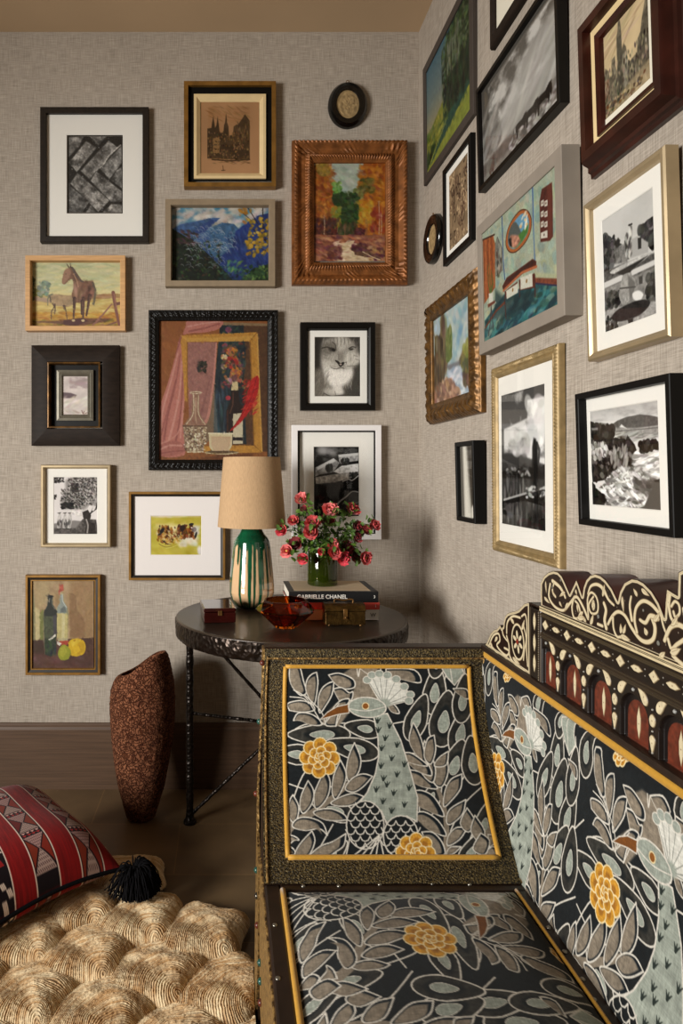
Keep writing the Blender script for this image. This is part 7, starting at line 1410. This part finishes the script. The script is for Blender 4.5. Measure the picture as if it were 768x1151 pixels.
for k in range(13):
    x_ = -1215.7 + 38.6 * k
    if k % 2 == 0: bc.poly([(x_ - 11, -908), (x_, -917), (x_ + 11, -908), (x_, -899)], IV, edge=IVD, ew=.7, h=1.4, tex=.1)
    else: bc.poly([(x_ - 14, -908), (x_ - 5, -912.5), (x_ + 5, -912.5), (x_ + 14, -908), (x_ + 5, -903.5), (x_ - 5, -903.5)], IV, edge=IVD, ew=.7, h=1.4)
    bc.ell(x_, -908, .9, .9, (90, 66, 40)); bc.ell(x_ + 19, -912.5, 1., 1., (150, 146, 136), h=1); bc.ell(x_ + 19, -903.5, 1., 1., (150, 146, 136), h=1)
ARC = [-1213, -1128, -1041.5, -953, -864.5, -776]
for xc in ARC:
    ap = [(xc - 33, -801)] + [(xc + 33 * math.cos(a), -838 - 31 * math.sin(a)) for a in np.linspace(PI, 0, 15)] + [(xc + 33, -801)]
    ap = [(max(q[0], -1229), q[1]) for q in ap]
    bc.poly(ap, (20, 15, 14), h=-7., soft=1.2)
    rp = [(xc - 25, -801)] + [(xc + 25 * math.cos(a), -835 - 26 * math.sin(a)) for a in np.linspace(PI, 0, 13)] + [(xc + 25, -801)]
    rp = [(max(q[0], -1228), q[1]) for q in rp]
    bc.poly(rp, (88, 38, 24), h=-6.5, tex=.35, tscale=9)
    if xc > -1200 or True: bc.poly([(xc + 2, -854), (xc + 6.4, -838), (xc + 6, -822), (xc + 2, -807), (xc - 2, -822), (xc - 2.4, -838)], IV, edge=IVD, ew=.7, h=-5.8); bc.ell(xc + 2, -829, .8, .8, (90, 66, 40))
    xk = xc + 43
    if xk < -762:
        for (dx, z_, rx, ry, kind) in ((0, -848, 6.4, 8.5, 'o'), (0, -818, 6, 13, 'd'), (-18, -874, 8.5, 6.5, 'l'), (16, -873, 8.5, 6.5, 'r')):
            c0 = (xk + dx, z_)
            if kind == 'o': p = [(c0[0] + rx * math.cos(a), c0[1] + ry * math.sin(a)) for a in np.linspace(0, 2 * PI, 17)[:-1]]
            elif kind == 'd': p = [(c0[0], c0[1] + ry)] + [(c0[0] + rx * math.cos(a), c0[1] - 4 + rx * 1.1 * math.sin(a)) for a in np.linspace(.3, -PI - .3, 13)]
            else:
                sg_ = 1 if kind == 'l' else -1; p = [(c0[0] + sg_ * x, c0[1] + y) for x, y in ((-13, -8), (-4, -8), (4, -4), (8, 4), (6, 10), (0, 11), (-5, 6), (-9, -1))]
            bc.poly(p, IV, edge=IVD, ew=.7, h=1.4, smooth=True, tex=.1); bc.ell(c0[0], c0[1], .8, .8, (90, 66, 40))
        for z_ in (-805, -834, -863): bc.ell(xk + (0 if z_ > -850 else 0), z_, 1.5, 1.5, (150, 146, 136), h=1.8)
        bc.ell(xc, -876.5, 2.6, 2.6, (150, 150, 146), h=2.)
panel('arcade_inlay', bc, M['inlay'], so, x=XC - .0006, mirror=True)
obj('arcade', MB().box(XC + .009, .695, .03, 1.276, .801, .9345).box(XC, XC + .02, 1.2745, 1.2765, .801, .936), M['settee_wood'], so, smooth=0)
obj('board_top', MB().box(XC - .003, .697, .03, 1.279, .9345, .9375), M['settee_wood'], so, bevel=.001, smooth=0)

# corner bracket beside the arm
bo = [mm(q) for q in ((545.2, 731), (545.4, 726), (548.4, 721.5), (552.6, 712), (556, 708), (559.4, 707), (563.2, 702.4), (564.6, 706), (566.6, 704), (567, 699), (568.7, 692.8), (571.5, 689.4), (575.5, 687.9), (580, 686.9), (584, 685.2), (587.5, 681.5), (590.5, 678.5), (594, 677.5), (595.8, 677.5))]
poly_b = bo + [(-1278, -800.5), (bo[0][0], -800.5)]
kc = Cv(-1516, -942, -1277, -800, 300, (30, 17, 12)); pb = np.array(poly_b); sl = (slice(0, kc.H), slice(0, kc.W)); dB = kc.sd(pb, sl)
for q, w_ in (([(30, 630), (60, 560), (95, 545), (105, 590), (85, 620), (110, 660), (150, 690), (165, 660), (135, 640)], 4), ([(150, 540), (155, 470), (190, 430), (240, 440)], 4), ([(150, 560), (165, 620), (170, 690), (200, 740), (250, 780), (280, 790)], 4), ([(250, 430), (275, 420), (285, 500), (282, 640), (290, 760)], 3.5), ([(60, 640), (100, 690), (150, 720)], 3.5), ([(120, 520), (130, 560), (160, 600)], 3.5), ([(265, 500), (280, 580), (268, 660), (262, 720)], 3.)): ivory(kc, q, w_, f=Z6)
cm_ = mm(Z6((224, 600))); a_ = abs(mm(Z6((180, 600)))[0] - mm(Z6((268, 600)))[0]) / 2; b2_ = abs(mm(Z6((224, 480)))[1] - mm(Z6((224, 728)))[1]) / 2
kc.ell(cm_[0], cm_[1], a_, b2_, IVD); kc.ell(cm_[0], cm_[1], a_ - 1, b2_ - 1, IV, h=.8); kc.ell(cm_[0], cm_[1], a_ - 5, b2_ - 5, (24, 15, 10), h=0)
for k in range(6):
    q = k * PI / 3 + .3; kc.ell(cm_[0] + 14 * math.cos(q), cm_[1] + 14 * math.sin(q), 8.5, 4., IV, q, h=.8)
kc.ell(cm_[0] - 2, cm_[1], 5, 5, (120, 40, 28), h=1)
for a, b_ in (((200, 480), (170, 440)), ((250, 520), (270, 450)), ((40, 600), (60, 640)), ((190, 700), (240, 750)), ((90, 570), (70, 600))): leaf_iv(kc, a, b_, 4, Z6)
m_ = np.clip(.5 + np.minimum(-dB - 1., 5.5 + dB) * kc.k, 0, 1); kc.put(sl, m_, IV, .8); kc.put(sl, np.clip(.5 + np.minimum(-dB - 2.8, 3.5 + dB) * kc.k, 0, 1), IVD)
panel('bracket_inlay', kc, M['inlay'], so, keep=dB < .4, x=XC - .001, mirror=True)
for mir in (0, 1): obj('corner_bracket', MB().prism([((2 * YM + a / 1000) if mir else -a / 1000, -b / 1000) for a, b in poly_b], lambda y, z, x: (x, y, z), XC, XC + .03), M['settee_wood'], so, smooth=40)
# ================================ rug and cushion ==================================================
# sculpted fibre rug: overlapping shell shaped tufts with combed ridges
nx_, ny_ = 780, 820
rx0, rx1, ry0, ry1 = -.95, .16, .95, 2.16
xg, yg = np.meshgrid(np.linspace(rx0, rx1, nx_), np.linspace(ry0, ry1, ny_))
v1, v2 = np.array((.168, -.055)), np.array((-.022, -.158)); org = np.array((-.131, 1.895))
hmax = np.full(xg.shape, -1.); best = np.zeros(xg.shape); phase = np.zeros(xg.shape); tone = np.zeros(xg.shape)
sr = np.random.default_rng(21); warp = fbm(ny_, nx_, 62, 62, 3, 31) - .5; warp2 = fbm(ny_, nx_, 20, 20, 3, 33) - .5
cells = [(i, j) for i in range(-7, 4) for j in range(-2, 8)]
for i, j in cells:
    c = org + v1 * (i + .5 * (j % 2 if j >= 0 else 0)) + v2 * j + sr.normal(0, .006, 2)
    if c[1] > 2.05 or c[1] < .9: continue
    if c[0] > .085 - max(0, c[1] - 1.55) * .75: continue                # scalloped outer edge
    dx, dy = xg - c[0], yg - c[1]
    # rotate so that q runs down the shell (towards the front right), p across it
    a = -1.05 + sr.normal(0, .08); p = dx * math.cos(a) - dy * math.sin(a); q = dx * math.sin(a) + dy * math.cos(a)
    p, q = dx * .80 + dy * .60, -dx * .60 + dy * .80
    p = p + .018 * warp; q = q + .018 * warp
    lob = .128 * (1 + .08 * np.cos(np.arctan2(q, p) * 5 + i + j))
    d = np.sqrt((p / 1.02) ** 2 + (q / .92) ** 2) / lob
    h = .036 * np.maximum(0, 1 - d ** 2.6) ** .6 * (1 - .42 * np.clip(q / .09, -1, 1)) + .0022 * np.sin(p / .0135 + 1.5 * np.sin(q / .03)) * (1 - d) + .010
    h = np.where(d < 1, h + .004, -1.)
    up = h > hmax
    hmax = np.where(up, h, hmax); ph = np.sqrt((p * 1.1) ** 2 + (q + .11) ** 2) / .0052 + .6 * np.sin(p / .0135 + i * 2.1 + j) + 1.1 * warp2 + 2.2 * warp
    phase = np.where(up, ph, phase); tone = np.where(up, d, tone); best = np.where(up, i * 7 + j * 3, best)
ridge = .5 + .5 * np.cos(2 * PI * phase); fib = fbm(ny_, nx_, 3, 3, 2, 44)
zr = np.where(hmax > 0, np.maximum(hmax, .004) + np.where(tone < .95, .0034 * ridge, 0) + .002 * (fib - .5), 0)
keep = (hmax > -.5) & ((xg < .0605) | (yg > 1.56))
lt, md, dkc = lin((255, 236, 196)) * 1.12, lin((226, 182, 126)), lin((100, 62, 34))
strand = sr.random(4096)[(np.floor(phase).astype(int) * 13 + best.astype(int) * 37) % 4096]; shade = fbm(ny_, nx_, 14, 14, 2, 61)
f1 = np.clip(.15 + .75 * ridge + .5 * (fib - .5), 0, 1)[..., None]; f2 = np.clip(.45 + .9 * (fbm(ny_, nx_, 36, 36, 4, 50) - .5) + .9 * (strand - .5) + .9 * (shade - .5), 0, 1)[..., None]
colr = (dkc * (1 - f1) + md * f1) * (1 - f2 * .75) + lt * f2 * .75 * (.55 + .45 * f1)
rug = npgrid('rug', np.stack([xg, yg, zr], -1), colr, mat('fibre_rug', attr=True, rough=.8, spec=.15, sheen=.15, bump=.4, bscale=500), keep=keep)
tag(rug, 'golden fibre rug of sculpted shell shaped tufts on the stone floor', 'rug')

# kilim cushion: A near right corner, B near left, C far right
A, B, Cc = np.array((-.285, 1.845)), np.array((-.660, 1.500)), np.array((-.600, 2.185))
cu = Cv(0, 0, 500, 480, 460, (120, 14, 14))          # x: from edge A-C towards B-D, y: from near edge (A-B) to far edge
cu.noise(.25, 3, 40, 3, 2)
KR, KB, KW, KO, KP = (104, 10, 12), (20, 11, 15), (214, 194, 178), (116, 40, 22), (150, 70, 66)
for bi, x0 in enumerate((50, 172, 292, 412)):
    w_ = 62 if bi < 2 else 70
    cu.poly([(x0, 0), (x0 + w_, 0), (x0 + w_, 480), (x0, 480)], KB)
    for e in (x0, x0 + w_): cu.line([(e, 0), (e, 480)], 3, KW)
    if bi < 2:
        for m in range(5):
            y0 = m * 104 - 20 + bi * 30
            cu.poly([(x0 + 3, y0 + 4), (x0 + w_ - 3, y0 + 4), (x0 + w_ / 2, y0 + 46)], (160, 136, 126)); cu.poly([(x0 + w_ / 2, y0 + 44), (x0 + w_ - 3, y0 + 88), (x0 + 3, y0 + 88)], (158, 124, 118))
            for k in range(13):
                for l in range(11):
                    yy_, xx_ = y0 + 6 + l * 8, x0 + 4 + k * 5
                    if xx_ < x0 + w_ - 4: cu.line([(xx_, yy_), (xx_ + 2.5, yy_ + 3.5)], 1.5, (60, 26, 30))
            cu.poly([(x0 + 4, y0 + 12), (x0 + w_ * .42, y0 + 46), (x0 + 4, y0 + 80)], KO if m % 2 else (120, 36, 22)); cu.poly([(x0 + w_ - 4, y0 + 12), (x0 + w_ * .58, y0 + 46), (x0 + w_ - 4, y0 + 80)], KO if m % 2 == 0 else (96, 22, 20))
            cu.poly([(x0 + 3, y0 + 88), (x0 + w_ - 3, y0 + 88), (x0 + w_ - 3, y0 + 106), (x0 + 3, y0 + 106)], KB)
            for r_ in range(2):
                for k in range(4): xq = x0 + 6 + k * (w_ - 10) / 4; cu.poly([(xq, y0 + 96 + r_ * 9), (xq + (w_ - 12) / 4, y0 + 96 + r_ * 9), (xq + (w_ - 12) / 8, y0 + 89 + r_ * 9)], (196, 150, 140) if r_ else (160, 40, 40))
    else:
        for m in range(7):
            y0 = m * 78 - 30
            for k in range(9):
                f = k / 8; 
                for dd in range(3):
                    xa_ = x0 + 4 + (w_ - 14) * abs(1 - 2 * f); cu.line([(xa_ + dd * 4, y0 + f * 78), (xa_ + dd * 4 + 4, y0 + f * 78 + 7)], 3., KW)
            cu.ell(x0 + w_ - 12, y0 + 20, 8, 10, KO); cu.ell(x0 + w_ - 12, y0 + 20, 4, 5, KB); cu.poly([(x0 + w_ - 30, y0 + 40), (x0 + w_ - 12, y0 + 30), (x0 + w_ - 12, y0 + 56)], (130, 22, 24)); cu.poly([(x0 + 8, y0 + 6), (x0 + 22, y0 + 6), (x0 + 15, y0 + 26)], (140, 24, 26))
CL = cu.linear(1.0)
cush = thing('cushion', 'red and black woven kilim cushion with a tassel, lying on the rug', 'cushion', (-.62, 1.86, .05))
kil = mat('kilim_weave', attr=True, rough=.9, spec=.08, sheen=.1, bump=.35, bscale=700)
Hc_, Wc_ = cu.H, cu.W
s_, t_ = np.meshgrid(np.linspace(0, 1, Wc_), np.linspace(0, 1, Hc_))
def pillow(s_, t_, up):
    u_, v_ = 2 * s_ - 1, 2 * t_ - 1
    pin = .035 * (1 - u_ ** 2), .035 * (1 - v_ ** 2)
    ss_, tt_ = s_ - np.sign(u_) * pin[1] * np.abs(u_) * 0, t_
    ss_ = .5 + .5 * u_ * (1 - .07 * (1 - v_ ** 2)); tt_ = .5 + .5 * v_ * (1 - .07 * (1 - u_ ** 2))
    x = A[0] + (B[0] - A[0]) * ss_ + (Cc[0] - A[0]) * tt_; y = A[1] + (B[1] - A[1]) * ss_ + (Cc[1] - A[1]) * tt_
    th = (np.maximum(0, 1 - u_ ** 4) * np.maximum(0, 1 - v_ ** 4)) ** .55
    seam = .105 + .03 * tt_ + .012 * np.sin(ss_ * 5)
    z = seam + (.122 * th if up else -.06 * th) + .004 * np.sin(ss_ * 9 + tt_ * 5) * th
    return np.stack([x, y, np.maximum(z, .064 if not up else .07)], -1)
npgrid('cover', pillow(s_, t_, True)[:, ::-1], CL[:, ::-1], kil, cush)
npgrid('cover', pillow(s_, t_, False)[::3, ::3], CL[::-1][::3, ::3], kil, cush)
blk = mat('black_wool', (13, 12, 14), .9, spec=.1)
def edge(s0, t0, s1, t1, n=40): return [tuple(pillow(np.array(s0 + (s1 - s0) * f), np.array(t0 + (t1 - t0) * f), True)) for f in np.linspace(0, 1, n)]
obj('edge_cord', MB().tube(edge(0, 0, 1, 0), .0058, 8).tube(edge(0, 0, 0, 1), .0035, 8).tube(edge(0, 1, 1, 1), .005, 8).tube(edge(1, 0, 1, 1), .005, 8), blk, cush, smooth=180)
# tassel: a knot and a skirt of strands spilling on the rug
a3 = np.array(pillow(np.array(0.), np.array(0.), True)); tr = np.random.default_rng(9); mbt = MB()
mbt.tube(cr([a3, a3 + (.012, -.006, .006), a3 + (.028, -.012, .0)], 4), .007, 8)
kn = a3 + np.array((.034, -.014, -.001))
mbt.ball(kn, (.017, .017, .015), 12, 8)
tas = obj('tassel', mbt, blk, cush, smooth=180)
mst = MB()
for k in range(620):
    d = np.array((.6 + tr.normal(0, .5), -.35 + tr.normal(0, .62), 0)); d /= np.linalg.norm(d); L_ = .042 + .020 * tr.random()
    pts = [kn + d * .006 + (0, 0, .004)]; z = kn[2] + tr.uniform(-.012, .012)
    hump = tr.uniform(.0, .034)
    for f in (.3, .6, .85, 1.): 
        q = kn + d * (.012 + L_ * f) + np.array((tr.normal(0, .002), tr.normal(0, .002), 0)); q[2] = max(.055 + .01 * tr.random(), z + hump * math.sin(PI * f) - (z - .066) * f ** 1.5); pts.append(q)
    mst.tube(cr(pts, 2), .0016, 5, cap=False)
s2 = obj('tassel_skirt', mst, blk, tas, smooth=180)
